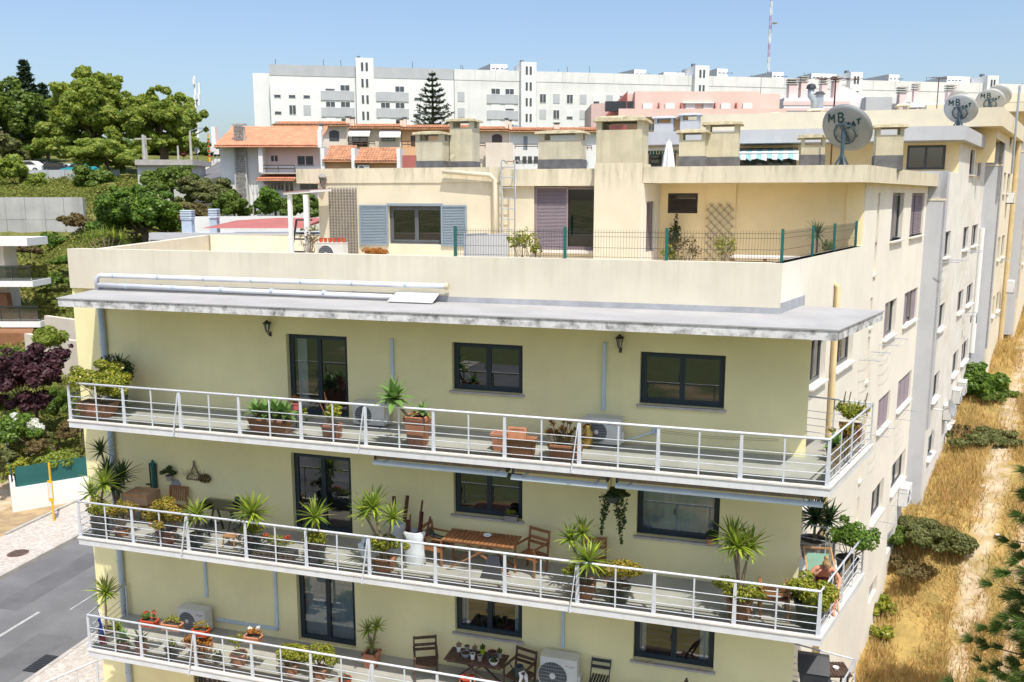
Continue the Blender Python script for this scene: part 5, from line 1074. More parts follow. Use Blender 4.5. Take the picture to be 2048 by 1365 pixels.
# right yucca groups
s = fs(1170, 1180, .4)[0]; hs = [YH(px, py, dd, s, Z2) for px, py, dd in ((1140, 1078, .5), (1165, 1066, .5), (1178, 1125, .15))]
yucca('three-headed bright yucca bursting over the middle of the middle balcony rail', s, .4, Z2, [(hs[0][0], .1, hs[0][1], .34, 38), (hs[1][0], .1, hs[1][1], .34, 38), (hs[2][0], -.25, hs[2][1], .46, 50)], ('q', .4, .36, 'terra'), 21, under=((-.25, 0, .5), (.26, .2, .24), 900, 'jade'))
s, z = fs(1238, 1148, .4); jade('red-tinged jade shrub right of the three-headed yucca', s, .42, Z2, (0, 0, z - Z2), (.4, .26, .26), 1800, .06, ('r', .24, .36, 'darkpot'), 22, 'jade_r')
p = fs(1185, 1085, 1.2); t = BT('wooden_chair', 'teak chair mostly hidden behind the three-headed yucca', 'chair', p[0], 1.35, 1, R(10)); armchair(t, 'wood', arms=False, bh=.8)
# hanging vine basket
p = fz(1226, 985, .9); t = thing('hanging_basket', 'hanging basket with two long trailing vines between the middle balcony windows', 'plant', Fw(p[0], .9, Z2), RZF); h = p[1] - Z2
pot_round(t, .16, .14, M['darkpot'], z=h - .2); rngv = np.random.default_rng(6); cl = lumps(rngv, (0, 0, h - .08), (.30, .22, .16), 10); P, Nn = clump_pts(rngv, cl, 900)
pts = []
for (x0, x1, zb_) in ((-.18, -.22, -.92), (.12, .2, -1.12), (-.1, -.16, -.6), (.2, .24, -.7), (.05, .16, -.85)):
    for i in range(150): tt = rngv.uniform(0, 1) ** .8; pts.append((x0 + (x1 - x0) * tt + rngv.normal() * .045 * (1.2 - tt), rngv.normal() * .04, h + zb_ * tt))
P = np.vstack([P, np.array(pts)]); Nn = np.vstack([Nn, rngv.normal(size=(len(pts), 3))]); leaves_np('foliage', P, Nn, .06, L['vine'], t, rngv, .7)
mb = MB()
for a_ in range(3): mb.tube([(.15 * math.cos(a_ * 2.1), .15 * math.sin(a_ * 2.1), h - .06), (0, 0, FL[0] - .17 - Z2)], .004, 4)
mb.build('hanger', M['metal_dk'], t)
# sill pots
for lab, px, py, d, w_, mt in (('small trough of herbs on the sill of the middle balcony window', 1022, 1038, 1.85, .3, 'jade'), ('little terracotta pot on the sill of the shaded right window', 1420, 1083, 1.85, .14, 'vine')):
    p = fz(px, py, d - .05); t = FT('sill_pot', lab, 'plant', p[0], d - .05, Z2 + (.87 if px > 1200 else .90)); pot_sq(t, w_ * .9, .1, w_, .12, .13, M['greypot' if px < 1200 else 'terra'], rim=.008); foliage(t, rngB, lumps(rngB, (0, 0, .2), (w_ * .55, .08, .1), 7), 260, .045, L[mt])
# yucca trio in a round pot, shrubs, cushion chair
s = fs(1478, 1225, .4)[0]; hs = [YH(px, py, dd, s, Z2) for px, py, dd in ((1464, 1078, .6), (1475, 1095, .35), (1500, 1098, .4))]
yucca('three-trunked yucca in a round terracotta pot near the right end of the middle balcony', s, .42, Z2, [(hs[0][0], .2, hs[0][1], .42, 40), (hs[1][0], -.05, hs[1][1], .44, 46), (hs[2][0], .1, hs[2][1], .40, 38)], ('r', .26, .42, 'terra'), 23, under=((0, 0, .56), (.46, .28, .26), 2000, 'jade'))
p = fs(1545, 1235, .6); t = BT('wooden_armchair', 'teak armchair with a white cushion behind the rail, middle balcony right', 'chair', p[0], .72, 1, R(185)); armchair(t, 'wood', bh=.72)
t = BT('cushion', 'white cushion on the teak armchair, middle balcony right', 'cushion', p[0], .72, 1); bm = bmesh.new(); bmesh.ops.create_uvsphere(bm, u_segments=16, v_segments=10, radius=1)
for v in bm.verts: v.co = Vector((math.copysign(abs(v.co.x) ** .5, v.co.x) * .2, math.copysign(abs(v.co.y) ** .5, v.co.y) * .18, v.co.z * .06 + .47))
me = bpy.data.meshes.new('cushion'); bm.to_mesh(me); bm.free(); put('pad', me, t, M['white'])
s, z = fs(1622, 1195, .45); jade('big glossy jade bush in a dark tub at the right corner of the middle balcony', s, .52, Z2, (0, -.02, z - Z2 + .02), (.50, .34, .42), 4200, .065, ('r', .3, .48, 'darkpot'), 24, 'jade')
# person in a deckchair and plants round her
pc = ff(1632, 1186, Z2 + .30); CX, CY = pc
t = BT('deck_chair', 'green canvas deckchair at the right corner of the middle balcony', 'chair', CX + .12, CY + .1, 1, R(8))
mb = MB()
for i in range(9):
    tt = i / 8; y = -.28 + tt * .95; zz = .30 - .10 * math.sin(tt * math.pi * .6) + tt ** 2 * .62
    mb.v += [(-.24, y, zz), (.24, y, zz)]
mb.f = [(2 * i, 2 * i + 1, 2 * i + 3, 2 * i + 2) for i in range(8)]; mb.mi = [0] * 8; raw_build(mb, 'canvas', M['canvas'], t)
for sx in (-.27, .27): MB().bar((sx, -.35, .32), (sx, .72, .93), .03, .03).build('frame_bar', M['wood_lt'], t); MB().bar((sx * .92, .5, 0), (sx * .92, -.3, .34), .03, .03).build('leg', M['wood_lt'], t); MB().bar((sx, -.3, 0), (sx, .3, .6), .03, .03).build('leg', M['wood_lt'], t); MB().bar((sx * 1.05, -.2, .5), (sx * 1.05, .3, .54), .04, .02).build('armrest', M['wood_lt'], t)
MB().bar((-.27, .7, .93), (.27, .7, .93), .03, .03).build('top_bar', M['wood_lt'], t)
# ---------------------------------------------------------------- person sitting bent forward in the deckchair
def skin_mesh(name, verts, edges, root, mat, parent, levels=2):
    me = bpy.data.meshes.new(name); me.from_pydata([v[0] for v in verts], edges, []); o = put(name, me, parent, mat)
    m = o.modifiers.new('skin', 'SKIN'); m.use_smooth_shade = True
    sv = me.skin_vertices[0].data
    for i, v in enumerate(verts): sv[i].radius = v[1] if isinstance(v[1], tuple) else (v[1], v[1]); sv[i].use_root = (i == root)
    s = o.modifiers.new('sub', 'SUBSURF'); s.levels = levels; s.render_levels = levels; return o
# she faces the camera side (-y), bent forward, elbows on knees, looking down
per = BT('person', 'person in a swimsuit bent forward in the deckchair, hair tied back', 'person', CX + .12, CY + .1, 1, R(8))
BV = [((0, .12, .38), (.15, .12)), ((0, .10, .55), (.13, .10)), ((0, .0, .70), (.14, .10)), ((0, -.10, .82), (.12, .09)), ((0, -.17, .88), (.055, .055)), ((0, -.22, .93), (.05, .05)),
      # arms
      ((.17, -.08, .82), (.05, .05)), ((.29, -.18, .64), (.043, .043)), ((.21, -.38, .52), (.033, .033)), ((.17, -.42, .505), (.028, .02)),
      ((-.17, -.08, .82), (.05, .05)), ((-.30, -.12, .64), (.043, .043)), ((-.20, -.30, .78), (.033, .033)), ((-.15, -.31, .84), (.026, .02)),
      # legs
      ((.10, .06, .40), (.095, .09)), ((.17, -.36, .46), (.062, .06)), ((.15, -.34, .22), (.052, .052)), ((.15, -.36, .06), (.034, .034)), ((.15, -.50, .035), (.03, .022)),
      ((-.10, .06, .40), (.095, .09)), ((-.17, -.36, .46), (.062, .06)), ((-.16, -.36, .22), (.052, .052)), ((-.16, -.40, .06), (.034, .034)), ((-.16, -.54, .035), (.03, .022))]
BE = [(0, 1), (1, 2), (2, 3), (3, 4), (4, 5), (3, 6), (6, 7), (7, 8), (8, 9), (3, 10), (10, 11), (11, 12), (12, 13), (0, 14), (14, 15), (15, 16), (16, 17), (17, 18), (0, 19), (19, 20), (20, 21), (21, 22), (22, 23)]
# five fingers on each hand, rooted in the palm
def hand(base, along, side, thumb_side):
    a = Vector(along).normalized(); sd2 = Vector(side).normalized(); out = []; nv = len(BV); bp = Vector(BV[base][0])
    for k, (off, ln) in enumerate(((-.024, .055), (-.008, .065), (.009, .06), (.024, .048))):
        p = bp + a * .035 + sd2 * off; q = p + a * ln * .6 + Vector((0, 0, -.012)); r_ = q + a * ln * .4 + Vector((0, 0, -.02))
        BV.extend([(tuple(p), (.009, .009)), (tuple(q), (.008, .008)), (tuple(r_), (.007, .007))]); n = len(BV); BE.extend([(base, n - 3), (n - 3, n - 2), (n - 2, n - 1)])
    p = bp + sd2 * thumb_side * .035 + a * .01; q = p + a * .035 + sd2 * thumb_side * .012
    BV.extend([(tuple(p), (.010, .010)), (tuple(q), (.008, .008))]); n = len(BV); BE.extend([(base, n - 2), (n - 2, n - 1)])
hand(9, (-.1, -.25, -.1), (1, 0, 0), -1); hand(13, (.3, 0, .5), (0, 1, 0), -1)
skin_mesh('body', BV, BE, 0, M['skin'], per, 2)
# head with face, tipped down
hd = Vector((0, -.27, .97)); bm = bmesh.new(); bmesh.ops.create_uvsphere(bm, u_segments=24, v_segments=18, radius=1); tl = Matrix.Rotation(R(55), 3, 'X')
for v in bm.verts:
    c = v.co; x, y, z = c.x * .075, c.y * .092, c.z * .115
    if y < -.02: y *= .93 - .1 * max(0, -z / .115); 
    if z < -.03: x *= .85
    nose = math.exp(-((x / .012) ** 2 + ((z + .012) / .025) ** 2)) * .022 if y < 0 else 0
    eye = sum(math.exp(-(((x - e_) / .014) ** 2 + ((z - .008) / .01) ** 2)) for e_ in (-.03, .03)) * .008 if y < 0 else 0
    y += -nose + eye
    v.co = tl @ Vector((x, y, z)) + hd
me = bpy.data.meshes.new('head'); bm.to_mesh(me); bm.free(); me.polygons.foreach_set('use_smooth', [True] * len(me.polygons)); put('head', me, per, M['skin'])
for e_ in (-.03, .03):
    o = MB().lathe([(0, -.009), (.008, -.004), (.009, 0), (.008, .004), (0, .009)], n=10).build('eye', M['white'], per, True); o.location = tl @ Vector((e_, -.080, .008)) + hd
    o = MB().lathe([(0, -.02), (.008, -.01), (.009, .01), (0, .02)], n=8).build('ear', M['skin'], per, True); o.location = tl @ Vector((math.copysign(.076, e_), .005, -.005)) + hd
o = MB().tube([tl @ Vector((-.022, -.088, -.052)) + hd, tl @ Vector((0, -.093, -.054)) + hd, tl @ Vector((.022, -.088, -.052)) + hd], .006, 6).build('mouth', M['red'], per)
bm = bmesh.new(); bmesh.ops.create_uvsphere(bm, u_segments=24, v_segments=18, radius=1); bmesh.ops.delete(bm, geom=[v for v in bm.verts if v.co.y < -.55 and v.co.z < .55], context='VERTS')
for v in bm.verts: c = v.co; k = 1 + .05 * math.sin(c.x * 22) ; v.co = tl @ Vector((c.x * .085 * k, c.y * .105 * k + .006, c.z * .126 * k + .004)) + hd
me = bpy.data.meshes.new('hair'); bm.to_mesh(me); bm.free(); me.polygons.foreach_set('use_smooth', [True] * len(me.polygons)); put('hair', me, per, M['hair'])
MB().tube([tl @ Vector((0, .10, .05)) + hd, tl @ Vector((0, .14, .03)) + hd, tl @ Vector((.01, .15, -.05)) + hd, tl @ Vector((.03, .13, -.16)) + hd], [.03, .05, .045, .012], 10).build('ponytail', M['hair'], per, True)
skin_mesh('swimsuit', [((0, .115, .36), (.16, .128)), ((0, .10, .55), (.137, .107)), ((0, .0, .70), (.146, .106)), ((0, -.05, .76), (.135, .1))], [(0, 1), (1, 2), (2, 3)], 0, M['swim'], per, 2)
# ---------------------------------------------------------------- plants round the deckchair
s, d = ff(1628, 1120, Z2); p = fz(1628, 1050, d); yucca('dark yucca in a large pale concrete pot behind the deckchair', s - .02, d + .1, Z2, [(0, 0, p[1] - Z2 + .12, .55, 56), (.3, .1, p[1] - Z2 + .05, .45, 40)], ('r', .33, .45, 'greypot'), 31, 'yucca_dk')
x = 5.93 + 1.02 * .93 - .25; y = .07 + 3.18 * .95; p = fz(1706, 1080, y)
jade('glossy green shrub at the rear corner of the middle balcony behind the deckchair', x, y, Z2, (p[0] - x, 0, p[1] - Z2), (.42, .32, .42), 3000, .075, ('r', .24, .4, 'darkpot'), 32, 'green')
t = BT('bag', 'white and blue cloth bag on the floor by the deckchair', 'bag', ff(1606, 1150, Z2)[0], ff(1606, 1150, Z2)[1] + .3, 1); MB().frust(0, 0, 0, .22, .26, .14, .2, .08).build('bag_body', M['sack'], t)
# ================================================================ lowest balcony
s = fs(208, 1240, .5)[0]; x, h = YH(208, 1188, .5, s, Z3); yucca('bright yucca at the left end of the lowest balcony', s, .55, Z3, [(x, 0, h, .42, 48)], ('r', .22, .3, 'greypot'), 33)
p = fs(196, 1210, .1); t = BT('flag', 'blue and red flag on a white stick at the left end of lowest balcony', 'flag', fs(200, 1260, .1)[0], .2, 2, R(0)); MB().tube([(.08, 0, .2), (-.08, 0, 1.0)], .012, 6).build('stick', M['white'], t)
mb = MB(); rd = random.Random(2); n = 8
for i in range(n + 1): tt = i / n; mb.v += [(-.07 + .05 * tt, -.01, .95 - .65 * tt), (-.10 - .06 * tt + .02 * math.sin(i * 2), .03 * math.sin(i * 2.4), .90 - .68 * tt), (-.06 + .12 * tt, .03 * math.cos(i * 2.4), .9 - .62 * tt)]
mb.f = [(3 * i + a, 3 * i + 3 + a, 3 * i + 3 + b, 3 * i + b) for i in range(n) for a, b in ((0, 1), (2, 0))]; mb.mi = [0] * len(mb.f); raw_build(mb, 'cloth', M['blue'], t)
MB().hexa([(-.12, -.03, .1), (.06, -.03, .12), (.06, .01, .12), (-.12, .01, .1), (-.1, -.03, .3), (.05, -.03, .34), (.05, .0, .34), (-.1, .0, .3)]).build('cloth_edge', M['red'], t)
def small_pot(label, px, py, k, r_, h_, pmat, fol, n, fr, seed, size=.05, d=None, kind='leaf', up=.0, zb=0.0):
    s, dd = ff(px, py, FL[k] + zb); dd = d if d is not None else max(.3, min(1.6, dd)); s = fs(px, py, dd)[0]
    t = BT('potted_plant', label, 'plant', s, dd, k, 0, 'potted plants on the lowest balcony' if k == 2 else None); t.location.z += zb; pot_round(t, r_, h_, M[pmat]); rg = np.random.default_rng(seed)
    if kind == 'agave': agave_head(t, (0, 0, h_ + .05), fr[0], 15, seed, L[fol])
    elif kind == 'spike':
        for i in range(3): rosette(t, (rg.uniform(-.08, .08), rg.uniform(-.06, .06), h_ + .02 + up), fr[0], 22, seed + i, L[fol], .03, .6, .0)
    else: foliage(t, rg, lumps(rg, (0, 0, h_ + fr[2] * .7 + up), fr, 9), n, size, L[fol])
    return t
small_pot('grass-like plant in a grey pot beside the flag', 232, 1275, 2, .17, .22, 'greypot', 'yucca', 0, (.28,), 41, kind='spike')
small_pot('green agave in a terracotta pot on the lowest balcony', 248, 1300, 2, .15, .24, 'terra', 'agave', 0, (.3,), 42, kind='agave')
small_pot('dark strappy plant in a terracotta pot on the lowest balcony', 284, 1308, 2, .15, .3, 'terra', 'yucca_dk', 0, (.34,), 43, kind='spike')
def trough_on(label, px, py, k, w_, pmat, fol, seed, flow=None, n=420):
    p = fz(px, py, .35); t = BT('flower_trough', label, 'planter', p[0], .34, k, R(3), 'flower troughs along the lowest rail'); zz = p[1] - FL[k]; pot_sq(t, w_ * .9, .17, w_, .22, .17, M[pmat], z=zz - .12, rim=.015); rg = np.random.default_rng(seed)
    foliage(t, rg, lumps(rg, (0, 0, zz + .14), (w_ * .42, .1, .1), 8), n, .05, L[fol])
    if flow: foliage(t, rg, [(-.08, 0, zz + .22, .06, .05, .05), (.14, 0, zz + .26, .05, .05, .06)], 70, .05, L[flow], 'flowers')
    MB().bar((-.1, -.1, zz - .1), (-.1, -.27, zz - .02), .02, .012).bar((.1, -.1, zz - .1), (.1, -.27, zz - .02), .02, .012).build('rail_hook', M['metal'], t); return t
trough_on('red plastic trough with red flowers on the lowest rail', 300, 1243, 2, .42, 'redpot', 'green', 51, 'flower_r')
trough_on('pale terracotta trough with few green leaves on the lowest rail', 345, 1250, 2, .52, 'terra2', 'jade', 52, n=160)
trough_on('red-orange trough with spiky leaves over the lowest rail', 402, 1262, 2, .40, 'redpot', 'jade_r', 53, n=200)
s, z = fs(395, 1290, .35); jade('orange-yellow drooping shrub below the red-orange trough, lowest balcony', s, .4, Z3, (0, 0, z - Z3), (.34, .24, .26), 1500, .05, ('r', .15, .18, 'terra'), 54, 'orange')
small_pot('small plant with orange flower in a dark glazed pot, lowest balcony', 345, 1325, 2, .16, .26, 'darkpot', 'jade', 200, (.18, .15, .14), 55)
small_pot('low dark pot on the lowest balcony floor', 436, 1325, 2, .12, .16, 'darkpot', 'dark', 80, (.1, .1, .08), 56)
t = small_pot('terracotta pot with flowering cactus, lowest balcony', 478, 1330, 2, .2, .3, 'terra', 'jade', 300, (.24, .16, .26), 57, up=.1)
trough_on('square terracotta trough with orange succulents and pink flowers, lowest rail', 507, 1275, 2, .42, 'terra2', 'orange', 58, 'flower_w', 350)
s, z = fs(578, 1316, .4); jade('left clipped round jade shrub on the lowest balcony', s, .5, Z3, (0, 0, z - Z3), (.36, .28, .25), 2400, .05, ('r', .18, .26, 'terra'), 59)
s, z = fs(634, 1318, .4); jade('right clipped round jade shrub on the lowest balcony', s, .5, Z3, (0, 0, z - Z3), (.36, .28, .26), 2400, .05, ('r', .18, .26, 'terra'), 60)
s, d = fs(742, 1335, 1.3)[0], 1.35; hs = [YH(px, py, d, s, Z3) for px, py in ((735, 1262), (752, 1256), (743, 1290))]
yucca('slender three-headed dracaena in a square terracotta pot by the lowest balcony door', s, d, Z3, [(hs[0][0], 0, hs[0][1], .26, 30), (hs[1][0], .05, hs[1][1], .26, 30), (hs[2][0], 0, hs[2][1], .22, 22)], ('q', .34, .36, 'terra'), 61)
small_pot('red pot with a cane at the lowest rail', 690, 1352, 2, .15, .18, 'redpot', 'brownbush', 40, (.1, .1, .08), 62, d=.4)
p = fs(852, 1345, 1.2); t = BT('wooden_armchair', 'dark wooden armchair left of the cactus table, lowest balcony', 'chair', p[0], 1.2, 2, R(25)); armchair(t, 'wood_dk', bh=.88)
a, b = fs(893, 1330, 1.1)[0], fs(1008, 1330, 1.1)[0]; cx = (a + b) / 2; t = BT('potting_table', 'dark slatted table crowded with small cactus pots, lowest balcony', 'table', cx, 1.22, 2); slat_table(t, b - a, .6, .72, 'wood_dk', 8, False)
cp = [(-.47, .12, 'whitepot', 'a white mug holding a brown cactus'), (-.3, .2, 'greypot', 'a grey glass jar'), (-.25, -.02, 'metal', 'a clear dish'), (-.08, .1, 'darkpot', 'a dark pot with a brown cactus'), (-.06, -.1, 'whitepot', 'a second white and blue mug'), (.08, .18, 'jadepot', 'a lime green pot with finger cactus'), (.12, -.12, 'greypot', 'an empty grey-brown pot'), (.3, .2, 'pinkpot', 'a red bowl'), (.28, .0, 'darkpot', 'a dark green pot'), (.42, -.02, 'darkpot', 'a second dark pot'), (.46, -.16, 'whitepot', 'a white basin with succulents'), (.5, .12, 'greypot', 'a pale pot with branching cactus')]
M['jadepot'] = pm('lime_pot', (.35, .5, .03), .4, .05, 4)
for i, (x, y, m_, w_) in enumerate(cp):
    t = BT('cactus_pot', w_[0].upper() + w_[1:] + ' on the potting table', 'pot', cx + x, 1.22 + y, 2, 0, 'pots on the potting table'); t.location.z += .721; bowl = 'bowl' in w_ or 'basin' in w_ or 'dish' in w_
    pot_round(t, .11 if bowl else .06, .08 if bowl else .13, M[m_], n=12, rim=.008)
    if 'cactus' in w_: mb = MB(); [mb.tube([(q[0], q[1], .1), (q[0] * 1.4, q[1], .18 + q[2]), (q[0] * 1.5, q[1], .2 + q[2])], [.022, .024, .008], 8) for q in ((0, 0, .05), (.03, .01, .02), (-.03, 0, .0))]; mb.build('cactus', M['stem'] if 'brown' in w_ else L['vine'], t)
    if 'succulents' in w_: foliage(t, np.random.default_rng(i), [(0, 0, .09, .08, .08, .03)], 60, .04, L['vine'])
t = BT('terracotta_pot', 'terracotta pot with a red bowl inside under the potting table', 'pot', cx - .15, 1.0, 2); pot_round(t, .18, .26, M['terra']); MB().lathe([(.1, .26), (.17, .33), (.15, .33), (0, .27)]).build('bowl', M['redpot'], t)
t = BT('terracotta_pot', 'second terracotta pot under the right end of the potting table', 'pot', cx + .38, 1.05, 2); pot_round(t, .17, .24, M['terra'])
p = fs(1035, 1350, 1.2); t = BT('wooden_armchair', 'dark wooden armchair holding a watering can, lowest balcony', 'chair', p[0], 1.3, 2, R(-15)); armchair(t, 'wood_dk', bh=.88)
t = BT('watering_can', 'dark watering can with pale spout on the armchair beside the potting table', 'watering can', p[0] + .02, 1.25, 2); t.location.z += .42; MB().lathe([(0, 0), (.11, 0), (.1, .24), (.09, .24), (.09, .02)], n=14).build('can', M['darkpot'], t); MB().tube([(-.09, 0, .05), (-.22, 0, .26), (-.24, 0, .3)], [.02, .015, .03], 8).build('spout', M['darkpot'], t); MB().tube([(.1, 0, .05), (.18, 0, .15), (.08, 0, .25)], .01, 6).build('handle', M['darkpot'], t)
t = BT('towel', 'white cloth hanging over the watering can armchair', 'cloth', p[0] + .2, 1.05, 2); mb = MB()
for i in range(7): tt = i / 6; mb.v += [(-.1 + .02 * math.sin(i), -.02 + .1 * tt - .1, .68 - .42 * tt), (0, .03 * math.sin(i * 2) - .02, .70 - .40 * tt), (.1, .1 * tt - .1, .66 - .42 * tt)]
mb.f = [(3 * i + j, 3 * i + 3 + j, 3 * i + 4 + j, 3 * i + 1 + j) for i in range(6) for j in (0, 1)]; mb.mi = [0] * 12; raw_build(mb, 'cloth', M['white'], t)
p = fs(1195, 1350, 1.4); t = BT('folding_chair', 'black folding chair leaning on the wall beside the large air conditioner', 'chair', p[0], 1.6, 2); fold_chair(t, 'metal_dk', bh=.78)
p = fs(1355, 1350, .9); t = BT('folding_chair', 'dark wooden folding chair in front of the right window, lowest balcony', 'chair', p[0], 1.0, 2, R(-65)); fold_chair(t, 'wood_dk', bh=.95)
p = fs(1305, 1356, 1.0); t = BT('low_table', 'dark slatted low table left of the wooden folding chair', 'table', p[0] - .1, 1.1, 2); slat_table(t, .75, .5, .5, 'wood_dk', 9, False)
p = fs(1430, 1358, 1.3); t = BT('drying_rack', 'black wire drying rack at the bottom right of the lowest balcony', 'rack', p[0], 1.35, 2); mb = MB(); mb.tube([(-.35, 0, .0), (-.35, 0, .55), (.35, 0, .55), (.35, 0, 0)], .012, 6)
for i in range(9): mb.tube([(-.35 + i * .0875, 0, .05), (-.35 + i * .0875, 0, .55)], .004, 4)
mb.build('rack', M['metal_dk'], t)
for i, (px, py, lab) in enumerate(((1285, 1336, 'left stone ornament on the sill of the lowest right window'), (1300, 1338, 'middle stone ornament on the sill of the lowest right window'), (1400, 1350, 'right stone ornament on the sill of the lowest right window'))):
    q = fz(px, py, dW - .08); t = FT('stone_ornament', lab, 'stone', q[0], dW - .08, Z3 + .868); MB().lathe([(0, 0), (.035, .005), (.04, .03), (.02, .05), (0, .052)], n=9).build('stone', M['card'], t, True)
# right corner: barbecue, little tables
q = ff(1622, 1345, Z3 + .7); t = BT('barbecue', 'black covered barbecue in the right corner of the lowest balcony', 'barbecue', q[0] + .05, q[1] + .1, 2); MB().frust(0, 0, .35, .75, .5, .45, .62, .5).build('body', M['metal_dk'], t); MB().hexa([(-.33, -.27, .752), (.33, -.27, .752), (.33, .27, .752), (-.33, .27, .752), (-.33, .1, 1.0), (.33, .1, 1.0), (.33, .27, .98), (-.33, .27, .98)]).build('lid', M['metal_dk'], t)
for sx in (-.22, .22):
    for sy in (-.18, .18): MB().bar((sx, sy, 0), (sx, sy, .35), .03, .03).build('leg', M['metal_dk'], t)
q = ff(1672, 1340, Z3 + .6); t = BT('side_table', 'dark wooden side table with white ashtray at the right corner of the lowest balcony', 'table', q[0], q[1] + .05, 2, R(15)); slat_table(t, .55, .6, .6, 'wood_dk', 8, True)
t2 = BT('ashtray', 'white round ashtray on the dark side table, lowest balcony', 'ashtray', q[0], q[1] + .05, 2); t2.location.z += .601; MB().lathe([(0, 0), (.06, 0), (.07, .04), (.055, .04), (.045, .015), (0, .015)], n=16).build('dish', M['whitepot'], t2)
q = ff(1640, 1350, Z3 + .55); t = BT('folding_table', 'small black folding table in front of the barbecue', 'table', q[0], q[1] - .2, 2, R(20)); MB().box(-.22, .22, -.16, .16, .53, .55).build('top', M['metal_dk'], t); MB().bar((-.18, 0, 0), (.18, 0, .53), .025, .025).bar((.18, .02, 0), (-.18, .02, .53), .025, .025).build('legs', M['metal_dk'], t)
# ================================================================ roof terrace
TZ = 12.25
def TT(name, label, cat, s, d, z=TZ, rz=0, group=None): return thing(name, label, cat, Fw(s, d, z), RZF + rz, group)
s_, z_ = fz(660, 498, 6.35)
for i in range(6):
    x = fz(641 + i * 9, 488, 6.3)[0]; t = TT('flower_pot', ['First', 'Second', 'Third', 'Fourth', 'Fifth', 'Last'][i] + ' from the left in the row of red pots on the terrace air conditioner', 'pot', x, 6.33, 13.197, 0, 'red pots on the terrace air conditioner'); pot_round(t, .055, .12, M['redpot'], n=10, rim=.01)
p = fz(750, 505, 3.2); t = TT('potted_shrub', 'low rust-orange shrub showing over the terrace parapet', 'plant', p[0], 3.2); rg = np.random.default_rng(3); cl = lumps(rg, (0, 0, p[1] - TZ - .02), (.42, .3, .17), 12); foliage(t, rg, cl, 1500, .05, L['orange']); pot_round(t, .28, .6, M['terra'])
p = fz(618, 480, 5.6); t = TT('potted_shrub', 'bare dark twiggy shrub in a pot under the white pergola', 'plant', p[0], 5.6); cl = lumps(rg, (0, 0, p[1] - TZ), (.35, .3, .35), 10); pot_round(t, .22, .5, M['terra']); twigs(t, rg, (0, 0, .45), cl, 30, .008, M['stem']); foliage(t, rg, cl, 300, .05, L['brownbush'])
# pergola
q0 = fz(574, 384, 6.0); q1 = fz(622, 384, 6.0); t = TT('pergola', 'white metal pergola with red roof sheet at the left end of the penthouse', 'pergola', q0[0], 6.0); hp = q0[1] - TZ
for x, y in ((.08, 0), (.08, .95), (q1[0] - q0[0] - .12, -.1)): MB().box(x - .05, x + .05, y - .05, y + .05, 0, hp - .08).build('post', M['white'], t)
MB().hexa([(-.05, -.12, hp - .08), (q1[0] - q0[0] + .05, -.12, hp - .02), (q1[0] - q0[0] + .05, 1.1, hp + .02), (-.05, 1.1, hp - .04), (-.05, -.12, hp - .02), (q1[0] - q0[0] + .05, -.12, hp + .04), (q1[0] - q0[0] + .05, 1.1, hp + .08), (-.05, 1.1, hp + .02)]).build('roof_frame', M['white'], t)
MB().hexa([(-.05, -.14, hp - .018), (q1[0] - q0[0] + .05, -.14, hp + .042), (q1[0] - q0[0] + .05, 1.05, hp + .082), (-.05, 1.05, hp + .022), (-.05, -.14, hp - .005), (q1[0] - q0[0] + .05, -.14, hp + .055), (q1[0] - q0[0] + .05, 1.05, hp + .095), (-.05, 1.05, hp + .035)]).build('roof_sheet', M['corr_red'], t)
t = TT('easel_frame', 'grey metal frame standing by the pergola', 'frame', fz(610, 470, 9)[0], 8.6); 
for a_, b_ in (((-.3, 0, .3), (-.05, 0, 1.5)), ((-.05, 0, 1.5), (.5, 0, 1.5)), ((-.3, 0, .5), (.5, 0, .5)), ((-.2, 0, .9), (.5, 0, .9))): MB().bar(a_, b_, .05, .05).build('bar', M['metal_dk'], t)
# white gate panel, oleander bush, terrace plants
a = fz(930, 460, 3.6); b = fz(1015, 455, 5.2); t = TT('metal_gate', 'pale grey sheet-metal gate standing open on the terrace behind the fence', 'gate', a[0], 3.6)
dx, dy = b[0] - a[0], 1.6; 
o = MB().box(0, 1.0, -.015, .015, .35, 1.32).build('leaf', M['grey_panel'], t); o.rotation_euler = (0, 0, math.atan2(dy, dx)); o.scale = (math.hypot(dx, dy), 1, 1)
MB().bar((0, 0, .3), (0, 0, 1.36), .05, .05).build('post', M['metal'], t); MB().bar((0, 0, 1.34), (dx * .5, dy * .5, 1.335), .04, .04).build('rail', M['metal'], t)
def tplant(label, px, py, d, r, n, mat, seed, size=.06, inner=.4, pot='terra'):
    p = fz(px, py, d); t = TT('potted_shrub', label, 'plant', p[0], d); rg = np.random.default_rng(seed); h = p[1] - TZ; cl = lumps(rg, (0, 0, h), r, 14, .4); foliage(t, rg, cl, n, size, L[mat], inner=inner); twigs(t, rg, (0, 0, .3), cl, 14, .009, M['stem']); pot_round(t, .2, .36, M[pot]); return t
tplant('loose pale green oleander behind the mesh fence near the gate', 1044, 485, 2.6, (.36, .3, .36), 700, 'jade', 71)
tplant('small leafy plant right of the oleander behind the fence', 1072, 503, 2.5, (.14, .14, .2), 200, 'jade', 72)
tplant('thin climber on the recessed wall below the small brown window', 1347, 480, 8.5, (.16, .12, .85), 700, 'vine', 73, .07)
tplant('scraggy plants at the foot of the diamond trellis, left', 1375, 505, 2.9, (.35, .3, .32), 330, 'brownbush', 74, .05, .2)
tplant('bright yellow-green plant at the foot of the diamond trellis, right', 1452, 500, 5.2, (.3, .25, .5), 360, 'jade', 75, .06, .2)
tplant('bright low plant behind the fence left of the diamond trellis', 1345, 512, 3.0, (.22, .2, .2), 260, 'jade', 76)
